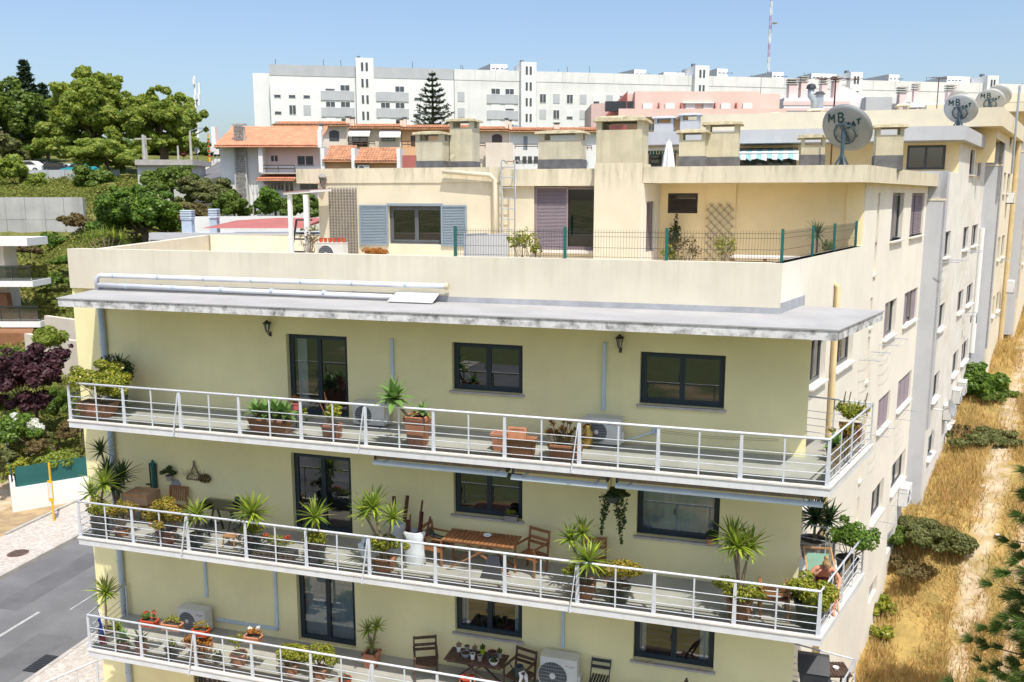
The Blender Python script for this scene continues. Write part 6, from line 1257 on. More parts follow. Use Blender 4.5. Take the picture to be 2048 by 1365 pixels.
p = fz(1635, 470, 6.9); yucca('small dark palm-like plant behind the corner of the mesh fence', p[0], 6.9, TZ, [(0, 0, p[1] - TZ, .36, 26)], ('r', .18, .3, 'terra'), 77, 'yucca_dk')
tplant('low green plant beside the palm at the fence corner', 1653, 495, 7.4, (.22, .2, .2), 260, 'green', 78)
p = fz(1530, 515, 6.0); t = TT('terrace_bench', 'low wooden box bench with pale top in the recessed terrace', 'bench', p[0], 6.2); bw = fz(1610, 512, 6.2)[0] - fz(1470, 512, 6.2)[0]
MB().box(-bw / 2, bw / 2, -.25, .25, .75, .80).build('top', M['ledge'], t)
for x in (-bw / 2 + .05, 0, bw / 2 - .05): MB().box(x - .04, x + .04, -.22, .22, 0, .749).build('leg', M['wood'], t)
for i in range(4): MB().box(-bw / 2 + .1, bw / 2 - .1, -.21, -.18, .1 + i * .16, .2 + i * .16).build('slat', M['wood_dk'], t)
# ---------------------------------------------------------------- neighbouring blocks stepping up the hill
def block(label, u0, u1, off, prev, zt, zg, wallm, cols, rows, pent, greym='grey_wall', front=None, eavem='pent', s_left=-6, zbay=5.9, roofz=None, base_z=0):
    sb, db, _ = S2F(u0, off, 0); t = thing('apartment_block', label, 'building', Fw(sb, db, base_z), RZF, 'blocks stepping up the hill')
    Lc = lambda p: (p[0] - sb, p[1] - db, p[2] - base_z)
    PSb = lambda a, tt, z: Lc(S2F(a, off - tt, z))
    eo = pent['eave_u']; pu = eo + 1.6
    hs = [(a, b, z0, z1) for (a, b) in cols for (z0, z1) in rows] + [(a, b, pent['w'][0], pent['w'][1]) for (a, b) in pent['cols']]
    lowh = [h for h in hs if h[3] < zt]; hih = [h for h in hs if h[2] >= zt]
    wall_holes('side_wall', M[wallm], t, u0, u1, zg - 3, zt, lowh, PSb, .2)
    wall_holes('upper_side_wall', M[wallm], t, pu, u1, zt, pent['z0'], hih, PSb, .2)
    for (a, b, z0, z1) in hs:
        x, y, z = PSb(a, .1, z0); o = window(t, (x, y, z), rzs, b - a, z1 - z0, 2, mat='frame_grey', gl='glass_dark', room=False, fr=.05, sash=.04, sillmat='ledge'); MB().box(.01, b - a - .01, .15, .17, .01, z1 - z0 - .01).build('blind', M['room'], o)
    # grey end bay facing the lower neighbour
    p = [S2F(u0, prev - 1.2, 0), S2F(u0, off + .001, 0), S2F(u0 + .6, off + .001, 0), S2F(u0 + .6, prev - 1.2, 0)]
    MB().prism([Lc(q)[:2] for q in p], zbay - base_z, zt + .02 - base_z).build('end_bay', M[greym], t)
    p = [S2F(u0 + .35, prev - 1.2, 0), S2F(u0 + .35, off - .05, 0), S2F(u0 + .9, off - .05, 0), S2F(u0 + .9, prev - 1.2, 0)]
    MB().prism([Lc(q)[:2] for q in p], zbay - 1.3 - base_z, zbay - .002 - base_z).build('end_bay_base', M[greym], t)
    # front wall of the block above the lower roof
    d_f = S2F(u0, off, 0)[1]
    MB().box(s_left - sb, 0, .02, .3, zg - base_z, zt - 1.0 - base_z).build('front_wall', M[greym], t)
    MB().prism([Lc((s_left, d_f, 0))[:2], (0, .0), Lc(S2F(u1, off - .25, 0))[:2], Lc((s_left, S2F(u1, off, 0)[1], 0))[:2]], zt - 1.02 - base_z, zt - .95 - base_z).build('terrace_floor', M['terrace'], t)
    # penthouse
    dp = S2F(pu, off, 0)[1]; sp = S2F(pu, off, 0)[0]; z0, z1 = pent['z0'], pent['z1']
    fh = [(a - sb, b - sb, c - base_z, d - base_z) for (a, b, c, d) in pent.get('front', [])]
    Pf = lambda a, tt, z: (a, dp - db + tt, z)
    wall_holes('penthouse_wall', M['pentwall'], t, s_left - sb, sp - sb - .01, zt - 1 - base_z, z0 - base_z, fh, Pf, .2)
    for (a, b, c, d) in fh:
        n = max(2, int((b - a) / .8)); o = window(t, (a, dp - db + .06, c), 0, b - a, d - c, n, mat='frame_grey', gl='glass_dark', sill=False, room=False, fr=.05, sash=.04); MB().box(.01, b - a - .01, .3, .32, 0, d - c).build('backing', M['room'], o)
    de = dp - 1.55; q1 = S2F(pu - 1.6, off + .3, 0); q2 = S2F(u1 + .1, off + .3, 0); q3 = S2F(u1 + .1, off - 4, 0)
    MB().prism([Lc((s_left, q1[1], 0))[:2], Lc(q1)[:2], Lc(q2)[:2], Lc(q3)[:2], Lc((s_left, q3[1], 0))[:2]], z0 - base_z, z1 - base_z).build('eave', M[eavem], t)
    return t, sb, db, dp
B2cols = [(17.95, 19.6), (23.5, 25.3), (26.6, 28.9)]
def fr(x0, x1, y0, y1, d): a = fz(x0, y1, d); b = fz(x1, y0, d); return (a[0], b[0], a[1], b[1])
d2 = S2F(18.7 + 1.6, .6, 0)[1]
b2, sb2, db2, dp2 = block('weathered cream block with grey end bay, second from the camera', 17.52, 30.1, .6, 0, 15.35, 2, 'weather', B2cols, [(12.25, 13.2), (9.55, 10.5), (6.85, 7.85), (4.6, 5.5)], dict(eave_u=18.7, z0=16.5, z1=17.0, w=(15.36, 16.4), cols=[(23.7, 25.2), (26.8, 28.0)], front=[fr(1297, 1352, 308, 335, d2), fr(1480, 1594, 300, 335, d2), fr(1812, 1893, 290, 340, d2)]), eavem='grey_wall', s_left=fz(1240, 300, 19.9)[0], base_z=2)
zc3 = su(2008, 252, 1.66)
b3, sb3, db3, dp3 = block('yellow block with a cream drainpipe, third from the camera', 30.12, 37.2, 1.3, .6, 16.9, 5, 'block_y', [(31.2, 32.4), (33.4, 35.0)], [(14.6, 15.6), (11.4, 12.5), (8.6, 9.6)], dict(eave_u=zc3[0], z0=zc3[1], z1=zc3[1] + .75, w=(16.95, 17.9), cols=[(32.6, 33.8)], front=[]), s_left=fz(1400, 250, 31)[0], zbay=7.2, base_z=5)
b4, *_ = block('far yellow block with grey end bay, fourth from the camera', 37.22, 46, 2.0, 1.3, 17.8, 7, 'block_y', [(38.2, 39.4), (40.4, 41.6)], [(15.6, 16.6), (13.0, 14.6), (10.8, 11.8)], dict(eave_u=38, z0=18.95, z1=19.4, w=(17.85, 18.7), cols=[(41, 42)], front=[]), s_left=fz(1850, 240, 38)[0], zbay=9.0, base_z=7)
b5, *_ = block('farthest yellow block at the right edge of the photo', 46.02, 58, 2.8, 2.0, 19.0, 9, 'block_y', [(47.2, 48.6), (50, 51.4)], [(17.2, 18.2), (14.6, 16.4), (12.4, 13.4)], dict(eave_u=47, z0=20.2, z1=20.7, w=(19.1, 19.9), cols=[(51, 52)], front=[]), s_left=fz(1960, 240, 47)[0], zbay=10.8, base_z=9)
t = ST('downpipe', 'cream drainpipe on the third yellow block', 'pipe', 36.6, 1.42, 5); MB().tube([(0, 0, 0), (0, 0, 12.5)], .13, 10).build('tube', M['pipe_y'], t)
# block roofs: chimneys and flues
def chim_thing(label, x0, x1, yt, d, z0, mat='chim', group='chimneys on the farther roofs', band=.3):
    s0, z1 = fz(x0, yt, d); s1 = fz(x1, yt, d)[0]; t = thing('roof_chimney', label, 'chimney', Fw(s0, d, z0), RZF, group); chimney(t, 0, s1 - s0, 0, 0, z1 - z0, .6, band, .18, mat, mat if mat != 'chim' else 'chimcap')
chim_thing('pale grey slotted chimney behind the closed parasol', 1309, 1347, 233, 24, 17.0, 'grey_wall', band=0)
chim_thing('grey chimney with dark slot left of the yellow chimneys', 1361, 1399, 227, 24, 17.0, 'grey_wall', band=0)
chim_thing('yellow chimney with small cap beside the metal flue', 1619, 1645, 218, 33, zc3[1] + .7, 'block_y', band=0)
chim_thing('low yellow chimney right of the pink building', 1537, 1562, 226, 33, zc3[1] + .7, 'block_y', band=0)
chim_thing('tall yellow chimney before the corrugated penthouse', 1798, 1818, 208, 33, zc3[1] + .7, 'block_y', band=0)
chim_thing('grey chimney block left of the second satellite dish', 1819, 1846, 212, 34, zc3[1] + .7, 'grey_wall', band=0)
p = fz(1625, 215, 33.5); t = thing('metal_flue', 'bent shiny metal flue on the yellow chimney', 'flue', Fw(p[0], 33.3, p[1]), RZF); hf = fz(1622, 178, 33.5)[1] - p[1]; MB().tube([(.08, 0, -.3), (.05, 0, hf * .35), (-.12, 0, hf * .6), (-.12, 0, hf)], .17, 10).build('tube', M['metal'], t, True); MB().lathe([(.26, hf), (.2, hf + .18), (0, hf + .25)], (-.12, 0, 0)).build('cowl', M['metal_dk'], t)
p = fz(1638, 215, 33.5); t = thing('metal_flue', 'short shiny square flue beside the bent flue', 'flue', Fw(p[0], 33.6, p[1]), RZF); MB().box(-.2, .2, -.2, .2, -.3, .65).build('box', M['metal'], t); MB().frust(0, 0, .66, .8, .55, .55, .3, .3).build('cowl', M['metal_dk'], t)
# striped awning
a = fz(1478, 282, dp2 - .05); b = fz(1597, 283, dp2 - .05); t = thing('striped_awning', 'green and white striped awning over dark glazing on the second block terrace', 'awning', Fw(a[0], dp2 - .05, 16.4), RZF); w = b[0] - a[0]
M['stripe'] = pm('awning_green', (.36, .62, .60), .8, .05, 1)
zA2 = fz(1540, 307, dp2 - 2.3)[1] - 16.4
for i in range(12):
    x0, x1 = i * w / 12, (i + 1) * w / 12; m_ = 'stripe' if i % 2 == 0 else 'awn_w'
    mb = MB(); mb.add([(x0, 0, 0), (x1, 0, 0), (x1, -2.25, zA2), (x0, -2.25, zA2)], [(0, 1, 2, 3)]); mb.add([(x0, -2.25, zA2), (x1, -2.25, zA2), (x1, -2.26, zA2 - .2 - .04 * (i % 3)), (x0, -2.26, zA2 - .18 - .05 * (i % 2))], [(0, 1, 2, 3)]); raw_build(mb, 'stripe', M[m_], t)
MB().tube([(0, -2.25, zA2 + .02), (w, -2.25, zA2 + .02)], .025, 6).build('front_bar', M['white'], t)
# closed parasol
p = fz(1338, 282, 17.5); t = thing('closed_parasol', 'closed white parasol standing behind the big chimney', 'parasol', Fw(p[0], 17.5, 14.2), RZF); h = p[1] - 14.2; mb = MB(); n = 16; V = []
prof = [(.34, .2), (.3, h * .4), (.2, h * .75), (.13, h * .9), (.1, h * .97), (.02, h)]
for j, (r_, z_) in enumerate(prof):
    for i in range(n): q = r_ * (1 if i % 2 == 0 else .72); V.append((q * math.cos(i * 2 * math.pi / n), q * math.sin(i * 2 * math.pi / n), z_))
mb.add(V, [(j * n + i, j * n + (i + 1) % n, (j + 1) * n + (i + 1) % n, (j + 1) * n + i) for j in range(len(prof) - 1) for i in range(n)]); mb.build('canopy', M['awn_w'], t); MB().tube([(0, 0, 0), (0, 0, h + .05)], .03, 8).build('pole', M['white'], t); MB().tube([(.3 * math.cos(i), .3 * math.sin(i), h * .74) for i in np.linspace(0, 6.28, 13)], .0, 4, False) if False else None
# light bar before the terrace
a = fz(1296, 300, 20.5); b = fz(1360, 296, 20.5); t = thing('fringed_awning', 'white bar with dark fringe across the second block terrace', 'awning', Fw(a[0], 20.5, a[1]), RZF); MB().bar((0, 0, 0), (b[0] - a[0] + 1, 0, .1), .08, .08).build('bar', M['white'], t)
mb = MB()
for i in range(12): mb.box(i * .12, i * .12 + .09, 0, .01, -.16 - .05 * (i % 3), -.045)
mb.build('fringe', M['screen'], t)
# more dishes and aerials
def dishpx(label, px, py, basey, d, rpx, bore, letter=True):
    p = fz(px, py, d); dist = (Fw(p[0], d, p[1]) - CAMP).length; z0 = fz(px, basey, d)[1]; return dish(label, Fw(p[0] - .1, d, z0), rpx / FPX * dist, bore, pole=p[1] - z0, letter=letter, mat='dish_pale')
dishpx('second pale satellite dish lettered MB SAT above the weathered block', 1924, 226, 253, 22.5, 29, (.5, .62, .58))
dishpx('third grey satellite dish lettered MB SAT on the third block roof', 1984, 209, 238, 32, 24, (.45, .66, .55))
dishpx('unlettered satellite dish behind the third one', 2000, 196, 238, 36, 20, (.55, .6, .55), False)
dishpx('satellite dish half hidden behind the second one', 1921, 204, 240, 31, 17, (.3, .6, .7), False)
u, z = su(1874, 814, .75); t = ST('satellite_dish', 'small grey satellite dish fixed low on the weathered block wall', 'satellite dish', u, .65, z, 'satellite dishes on the roofs')
o = MB().lathe([(0, 0), (.2, .015), (.34, .05), (.42, .09), (.43, .08), (.34, .04), (.2, .005), (0, -.01)], n=28).build('reflector', M['dishc'], t, True); o.location = (.0, -.55, 0); o.scale = (.8, .8, .8); o.rotation_euler = (R(72), R(12), R(-15)); MB().tube([(0, 0, -.1), (0, -.3, -.1), (0, -.5, 0)], .025, 6).build('arm', M['white'], t)
p = fz(1872, 235, 34); aerial('thin aerial on the yellow roof between the chimneys', Fw(p[0], 34, p[1]), fz(1875, 155, 34)[1] - p[1], 5, .9, R(30))
t = ST('pole', 'thin grey pole at the corner of the third block', 'pole', su(2030, 265, 1.7)[0], 1.72, 15.5); MB().tube([(0, 0, 0), (0, 0, fz(2034, 198, 36)[1] - 15.5)], .05, 7).build('tube', M['metal'], t)
# wall units and racks on the farther blocks
u, z = su(2012, 408, 1.3); ac_unit('window air conditioner high on the third yellow block', Sw(u, 1.32, z), RZS, mat='white')
for lab, px, py, v in (('rack with green and dark washing on the weathered block', 1925, 632, .6), ('laundry rack under the first window of the weathered block', 1880, 525, .6), ('laundry rack on the third block', 2000, 522, 1.3), ('laundry rack under the paired windows of the weathered block', 1930, 505, .6)):
    u, z = su(px, py, v); t = thing('laundry_rack', lab, 'laundry rack', Sw(u, v + .02, z), RZS, 'laundry racks on side wall')
    for x in (0, 1.4): MB().tube([(x, 0, 0), (x, -.6, .02)], .014, 5).build('arm', M['metal'], t)
    for k in range(4): MB().tube([(0, -.15 * (k + 1), .02), (1.4, -.15 * (k + 1), .02)], .006, 4).build('line', M['metal'], t)
    if 'washing' in lab: MB().box(.1, .4, -.31, -.29, -.3, .02).build('garment', M['metal_dk'], t); MB().box(.9, 1.15, -.46, -.44, -.42, .02).build('garment', M['green_post'], t)
t = ST('downpipe', 'white drainpipe beside the second grey bay', 'pipe', 29.8, .7, 7); MB().tube([(0, 0, 0), (0, 0, 6)], .12, 10).build('tube', M['white'], t)
for i, (px, py) in enumerate(((1922, 812), (1932, 795), (1905, 845))):
    u, z = su(px, py, .95); ac_unit(['upper', 'topmost', 'nearest'][i] + ' white air conditioner standing on the ground by the weathered block', Sw(u, .62, z + .1), RZS, mat='acw', w=.85, h=.62)
u, z = su(2028, 575, 1.9); ac_unit('white air conditioner at the foot of the farthest visible block', Sw(u, 1.6, z - .3), RZS, mat='white', w=.85, h=.62)
# ---------------------------------------------------------------- far buildings
def at(x, y, Y): return ony(x, y, Y)
class House:
    """box building facing the camera, measured at depth Y; local x right, z up, y away"""
    def __init__(s, name, label, x0, x1, ytop, ybot, Y, dep, mat, cat='building', group=None, rz=0):
        a = at(x0, ybot, Y); b = at(x1, ytop, Y); s.Y = Y; s.base = Vector((a.x, Y, a.z)); s.w = b.x - a.x; s.h = b.z - a.z; s.t = thing(name, label, cat, s.base, 0, group)
        MB().box(0, s.w, 0, dep, -4, s.h).build('wall', M[mat], s.t); s.dep = dep
    def p(s, x, y, Y=None): q = at(x, y, Y or s.Y); return (q.x - s.base.x, q.z - s.base.z)
    def box(s, name, x0, x1, y0, y1, f, b, mat, parent=None):
        a = s.p(x0, y1); c = s.p(x1, y0); return MB().box(a[0], c[0], f, b, a[1], c[1]).build(name, M[mat], parent or s.t)
    def win(s, x0, x1, y0, y1, mat='glass_dark', frame='frame_grey', arch=False, depth=.12):
        o = s.box('window', x0, x1, y0, y1, -.05, -.002, frame); a = s.p(x0, y1); c = s.p(x1, y0); k = min(.08, (c[0] - a[0]) * .15)
        mid = (a[0] + c[0]) / 2
        for u0, u1 in ((a[0] + k, mid - k / 2), (mid + k / 2, c[0] - k)): MB().box(u0, u1, -.062, -.052, a[1] + k, c[1] - k).build('pane', M[mat], o)
        if arch:
            n = 10; pts = [(a[0] + (c[0] - a[0]) * i / n, c[1] + math.sin(math.pi * i / n) * (c[0] - a[0]) * .16) for i in range(n + 1)]
            mb = MB(); V = [(q[0], -.05, q[1]) for q in pts] + [(q[0], -.002, q[1]) for q in pts]; mb.add(V, [tuple(range(n + 1))] + [(i, i + 1, n + 2 + i, n + 1 + i) for i in range(n)]); mb.build('arch', M[frame], o)
        return o
    def tiles(s, x0, x1, y_eave, y_ridge, f, run, mat, over=.35, pitch=.24, name='roof'):
        """clay tile roof: rounded rows running down the slope"""
        a = s.p(x0, y_eave); c = s.p(x1, y_eave); rz_ = s.p(x0, y_ridge, s.Y + run)[1]; n = max(4, int((c[0] - a[0]) / pitch)); mb = MB(); m = 8; rows = max(6, int(run / .38))
        for i in range(n):
            xc = a[0] + (i + .5) * (c[0] - a[0]) / n; w = (c[0] - a[0]) / n; V = []; 
            for j in range(rows + 1):
                tt = j / rows; y = f - over + (run + over - f) * tt; zz = a[1] + (rz_ - a[1]) * tt
                for st in ((0, .0),) if j in (0, rows) else ((0, -.03), (0, .0)):
                    for k in range(6): an = math.pi * k / 5; V.append((xc - math.cos(an) * w * .5, y, zz + math.sin(an) * w * .32 + st[1] + .02))
            nr = len(V) // 6; mb.add(V, [(r * 6 + k, r * 6 + k + 1, (r + 1) * 6 + k + 1, (r + 1) * 6 + k) for r in range(nr - 1) for k in range(5)])
        mb.hexa([(a[0], f - over + .02, a[1] - .12), (c[0], f - over + .02, a[1] - .12), (c[0], run, rz_ - .12), (a[0], run, rz_ - .12), (a[0], f - over + .02, a[1]), (c[0], f - over + .02, a[1]), (c[0], run, rz_), (a[0], run, rz_)])
        o = raw_build(mb, name, M[mat], s.t); MB().tube([(a[0], run, rz_ + .05), (c[0], run, rz_ + .05)], .13, 8).build('ridge', M[mat], o); return o
    def rail(s, x0, x1, y0, y1, f, mat='wood_dk', n=2):
        a = s.p(x0, y1); c = s.p(x1, y0); o = MB().box(a[0], c[0], f - .03, f + .03, c[1] - .09, c[1]).build('balcony_rail', M[mat], s.t)
        for i in range(1, n): z = a[1] + (c[1] - a[1]) * i / n; MB().box(a[0], c[0], f - .025, f + .025, z - .05, z + .05).build('bar', M[mat], o)
        k = max(2, int((c[0] - a[0]) / 1.4))
        for i in range(k + 1): x = a[0] + (c[0] - a[0]) * i / k; MB().box(x - .03, x + .03, f - .024, f + .024, a[1], c[1] - .091).build('post', M[mat], o)
    def chim(s, x0, x1, y0, y1, f, mat, dep=.6):
        a = s.p(x0, y1, s.Y + f); c = s.p(x1, y0, s.Y + f); o = MB().box(a[0], c[0], f, f + dep, a[1] - .5, c[1]).build('chimney', M[mat], s.t); MB().box(a[0] - .08, c[0] + .08, f - .08, f + dep + .08, c[1] + .1, c[1] + .2).box(a[0] + .05, c[0] - .05, f + .05, f + dep - .05, c[1] + .001, c[1] + .1).build('cap', M['grey_dark'], o)
# --- long white slab of flats on the ridge, in four lengths
EA = Vector((-44.8, 164, 0)); EB = Vector((112, 194, 0)); ED = (EB - EA).normalized(); RZE = math.atan2(ED.y, ED.x); EN = Vector((-ED.y, ED.x, 0))
def ex(px, py=200):
    q = on_plane(px, py, EA, EN); return (q - EA).dot(ED)
def ez(px, py): return on_plane(px, py, EA, EN).z
ZT = 37.9
winm = {}
def wmesh(w, h, kind):
    key = (round(w, 2), round(h, 2), kind)
    if key not in winm:
        mb = MB(); mb.box(0, w, -.06, .0, 0, h); 
        if kind == 'dark':
            mb.cur = 1; mb.box(.08, w / 2 - .04, -.075, -.061, .08, h - .08).box(w / 2 + .04, w - .08, -.075, -.061, .08, h - .08)
        elif kind == 'half': mb.cur = 1; mb.box(.08, w - .08, -.075, -.061, .05, h * .3)
        elif kind == 'slim': mb.cur = 1; mb.box(.02, w - .02, -.075, -.061, .02, h - .02)
        me = mb.mesh('window'); me.materials.append(M['grey_panel'] if kind in ('grey',) else M['white']); me.materials.append(M['glass_dark']); winm[key] = me
    return winm[key]
def slab_block(label, px0, px1, towers, wm, seed, endwall=False, sheds=()):
    x0, x1 = ex(px0), ex(px1); t = thing('white_apartment_slab', label, 'building', EA + ED * x0 + Vector((0, 0, 25)), RZE, 'long white slab of flats'); L_ = x1 - x0; Z = lambda z: z - 25; rd = random.Random(seed)
    MB().box(0, L_, 0, 12, Z(22), Z(ZT - 1.95)).build('wall', M[wm], t); MB().box(-.02, L_ - .02, -.06, 12, Z(ZT - 1.93), Z(ZT)).build('parapet', M['grey_panel' if wm == 'white' else 'whitegrey'], t)
    n = int(L_ / 5.2)
    for i in range(1, n + 1): MB().box(i * L_ / (n + 1) - .03, i * L_ / (n + 1) + .03, -.09, -.061, Z(ZT - 1.9), Z(ZT - .02)).build('panel_joint', M['grey_dark' if False else 'grey_panel'], t)
    rows = [ZT - 4.9, ZT - 7.85, ZT - 10.8]; tows = [(ex(a) - x0, ex(b) - x0, tp) for a, b, tp in towers]
    ed = [0.0] + [q for tw in tows for q in tw[:2]] + [L_]; bays = []; nars = []
    for g0, g1, l_, r_ in [(ed[2 * i], ed[2 * i + 1], i > 0, i < len(tows)) for i in range(len(tows) + 1)]:
        if g1 - g0 < 5: continue
        if l_: bays.append(g0 + .4); g0 += 6.8
        if r_: bays.append(g1 - 6.4); g1 -= 6.8
        n = max(0, int((g1 - g0 - .8) / 2.5)); nars += [(g0 + .6 + i * (g1 - g0 - .8) / max(1, n), i) for i in range(n)]
    for z in rows:
        for xs in bays:
            MB().box(xs, xs + 6, -.16, -.001, Z(z - 1.2), Z(z + .45)).build('balcony_panel', M['grey_panel'], t)
            for dx in (.8, 3.5): inst('window', wmesh(1.75, 1.1, rd.choice(['dark', 'half', 'white', 'dark'])), t, (xs + dx, 0, Z(z + .5)))
        for xs, k in nars: inst('window', wmesh(1.3, 1.75, rd.choice(['grey', 'grey', 'grey', 'half', 'dark'])), t, (xs, 0, Z(z - .95)))
    for (a, b, tp) in tows:
        zt_ = tp; o = MB().box(a, b, -1.2, 6, Z(22), Z(zt_)).build('stair_tower', M['white'], t)
        for z in (zt_ - 2.3, zt_ - 5.2, zt_ - 8.1, zt_ - 11):
            for dx in (.36, .62): inst('window', wmesh(.45, 1.5, 'slim'), o, (a + (b - a) * dx - .22, -1.2, Z(z)))
        MB().box(a + .3, a + .9, 1, 1.8, Z(zt_) + .002, Z(zt_) + .6).build('flue', M['grey_dark'], o)
    for (a, b, zt_, slope) in [(ex(q[0]) - x0, ex(q[1]) - x0, q[2] + 1.0, q[3]) for q in sheds]:
        V = [(a - slope, 4, Z(ZT)), (b, 4, Z(ZT)), (b, 9, Z(ZT)), (a - slope, 9, Z(ZT)), (a, 4, Z(zt_)), (b, 4, Z(zt_)), (b, 9, Z(zt_)), (a, 9, Z(zt_))]; MB().hexa(V).build('lift_room', M['grey_dark'], t)
        o = MB().box(a, b + .02, 3.9, 3.99, Z(ZT), Z(zt_) - .05).build('lift_room_front', M['white'], t)
        for i in range(4): MB().box(a + .3 + i * .85, a + .85 + i * .85, 3.85, 3.89, Z(zt_) - 1.0, Z(zt_) - .8).build('vent', M['grey_dark'], o)
    rdx = random.Random(seed + 5)
    for i in range(6): x = rdx.uniform(1, L_ - 1); MB().tube([(x, 2, Z(ZT)), (x, 2, Z(ZT) + rdx.uniform(.5, 1.6))], .06, 5).build('roof_vent', M['grey_dark'], t)
    if endwall: MB().box(-3.2, -.001, 3, 12, Z(20), Z(ZT - 1.2)).build('end_wing', M['white'], t)
    return t
slab_block('bright white end of the long slab of flats behind the orange roof', 541, 908, [(713, 748, ez(730, 118))], 'white', 1, True)
slab_block('weathered grey-white length of the long slab behind the monkey puzzle tree', 909, 1072, [(1040, 1070, ez(1050, 126))], 'whitegrey', 2, sheds=[(988, 1022, ez(1000, 133), 4)])
slab_block('grey-white length of the long slab above the pink building', 1073, 1520, [(1384, 1412, ez(1400, 133))], 'whitegrey', 3, sheds=[(1280, 1304, ez(1290, 144), 6), (1340, 1383, ez(1360, 150), 1), (1448, 1469, ez(1460, 142), 6)])
slab_block('right end of the long slab behind the satellite dishes', 1521, 2120, [(1692, 1716, ez(1700, 146)), (1964, 1986, ez(1975, 153))], 'whitegrey', 4, sheds=[(1560, 1583, ez(1570, 149), 8), (1640, 1690, ez(1660, 152), 4), (1797, 1818, ez(1805, 154), 10), (1915, 1962, ez(1950, 158), 6)])
# --- pink building
H = House('pink_building', 'salmon pink building with roller-blind windows below the white slab', 1247, 1560, 188, 330, 108, 16, 'pink')
H.box('upper_storey', 1266, 1512, 186, 230, -1.4, -.01, 'pink')
q0 = H.p(1184, 330); q1 = H.p(1247, 205); MB().prism([(q0[0], 2), (0, -1), (0, 12), (q0[0], 12)], -4, q1[1]).build('side_wing', M['pink'], H.t)
MB().hexa([(q0[0] - .0, 1.0, -4), (0, -2.4, -4), (0, -1.2, -4), (q0[0], 2, -4), (q0[0], 1.0, 4), (0, -2.4, q1[1] + 1), (0, -1.2, q1[1] + 1), (q0[0], 2, 4)]).build('gable_wall', M['corr_red'], H.t)
H.box('loggia_shade', 1207, 1262, 207, 226, -2.3, -1.45, 'metal_dk'); H.box('terrace_parapet', 1232, 1560, 222, 236, -2.6, -2.3, 'pink'); H.box('balcony_slab', 1232, 1560, 236, 238, -2.6, -.02, 'pink_lt')  # dark box stands in for the shade inside the loggia
for x in (1282, 1326, 1366, 1401, 1436, 1479): 
    o = H.box('window', x, x + 19, 210, 224, -1.5, -1.41, 'white'); MB().box(H.p(x, 210)[0] - .03, H.p(x, 210)[0] + .0, -1.55, -1.51, H.p(x, 224)[1], H.p(x, 210)[1]).build('frame', M['frame_grey'], o)
H.box('blind', 1360, 1421, 208, 210, -1.75, -1.42, 'white')
for x in (1312, 1356, 1422, 1464): a = H.p(x, 224); c = H.p(x + 6, 209); MB().hexa([(a[0], -2.3, a[1]), (a[0] + .12, -2.3, a[1]), (a[0] + .12, -1.42, a[1]), (a[0], -1.42, a[1]), (a[0], -1.9, c[1]), (a[0] + .12, -1.9, c[1]), (a[0] + .12, -1.42, c[1]), (a[0], -1.42, c[1])]).build('fin', M['corr_red'], H.t)
for x in (1296, 1404, 1500): H.win(x, x + 14, 247, 262, 'glass_dark', 'white')
H = House('pink_annexe', 'darker pink step at the right end of the pink building', 1512, 1560, 192, 330, 112, 10, 'corr_red'); H.box('recess', 1512, 1545, 210, 226, -.2, -.01, 'metal_dk')  # dark box on the wall face; the recess's shade is its colour
# --- pale building with glazed pyramid
H = House('pale_building', 'pale pink-white building with a glazed pyramid roof and stepped chimneys', 1562, 1812, 196, 330, 122, 14, 'white')
for y0, y1, m_ in ((203, 211, 'pink_lt'), (216, 222, 'pink_lt'), (228, 236, 'pink')): H.box('band', 1566, 1700, y0, y1, -.08, -.01, m_)
a, c = H.p(1672, 197), H.p(1742, 168); w_ = c[0] - a[0]; ap = ((a[0] + c[0]) / 2, 4, H.p(1710, 167, 126)[1]); V = [(a[0], 1, a[1]), (c[0], 1, a[1]), (c[0], 8, a[1]), (a[0], 8, a[1]), ap]
MB().add(V, [(0, 1, 4), (1, 2, 4), (2, 3, 4), (3, 0, 4)]).build('glazed_roof', M['awn_w'], H.t)
g = MB(); 
for i in range(9): b_ = Vector((a[0] + w_ * i / 8, .97, a[1])); g.bar(b_, Vector(ap) + Vector((0, -.04, 0)), .06, .06)
g.build('glazing_bar', M['concrete'], H.t)
H.box('corrugated_storey', 1722, 1775, 197, 224, -1.5, -.01, 'grey_panel')
for (x0, x1, yt) in ((1582, 1600, 168), (1606, 1620, 163), (1648, 1660, 167), (1672, 1684, 162)):
    p_ = H.p(x0, 198); c_ = H.p(x1, yt); o = MB().box(p_[0], c_[0], 1, 2.2, p_[1] - .5, c_[1]).build('chimney', M['pink_lt'], H.t)
    for k in range(3): MB().box(p_[0] - .12, c_[0] + .12, .9, 2.3, c_[1] + .05 + k * .3, c_[1] + .18 + k * .3).build('cap_ring', M['concrete'], o)
for (x0, x1, yt) in ((1785, 1800, 190), (1813, 1824, 184), (1880, 1896, 186)):
    p_ = H.p(x0, 215); c_ = H.p(x1, yt); t = thing('roof_chimney', 'louvred pale chimney ' + {1785: 'left of the tall yellow chimney', 1813: 'right of the corrugated storey', 1880: 'left of the second dish'}[x0], 'chimney', (H.base.x + p_[0], H.Y - 2, H.base.z + p_[1] - 3), 0, 'chimneys on the farther roofs'); ww = c_[0] - p_[0]; hh = c_[1] - p_[1] + 3
    MB().box(0, ww, 0, ww, -8, hh).build('shaft', M['pink_lt'], t)
    for k in range(3): MB().box(-.12, ww + .12, -.12, ww + .12, hh + .05 + k * .3, hh + .2 + k * .3).build('cap_ring', M['concrete'], t)
H = House('white_annexe', 'low white building behind the right-hand chimneys', 1812, 2060, 205, 330, 118, 12, 'white')
for i in range(8): H.win(1820 + i * 28, 1834 + i * 28, 214, 224, 'glass_dark', 'white')
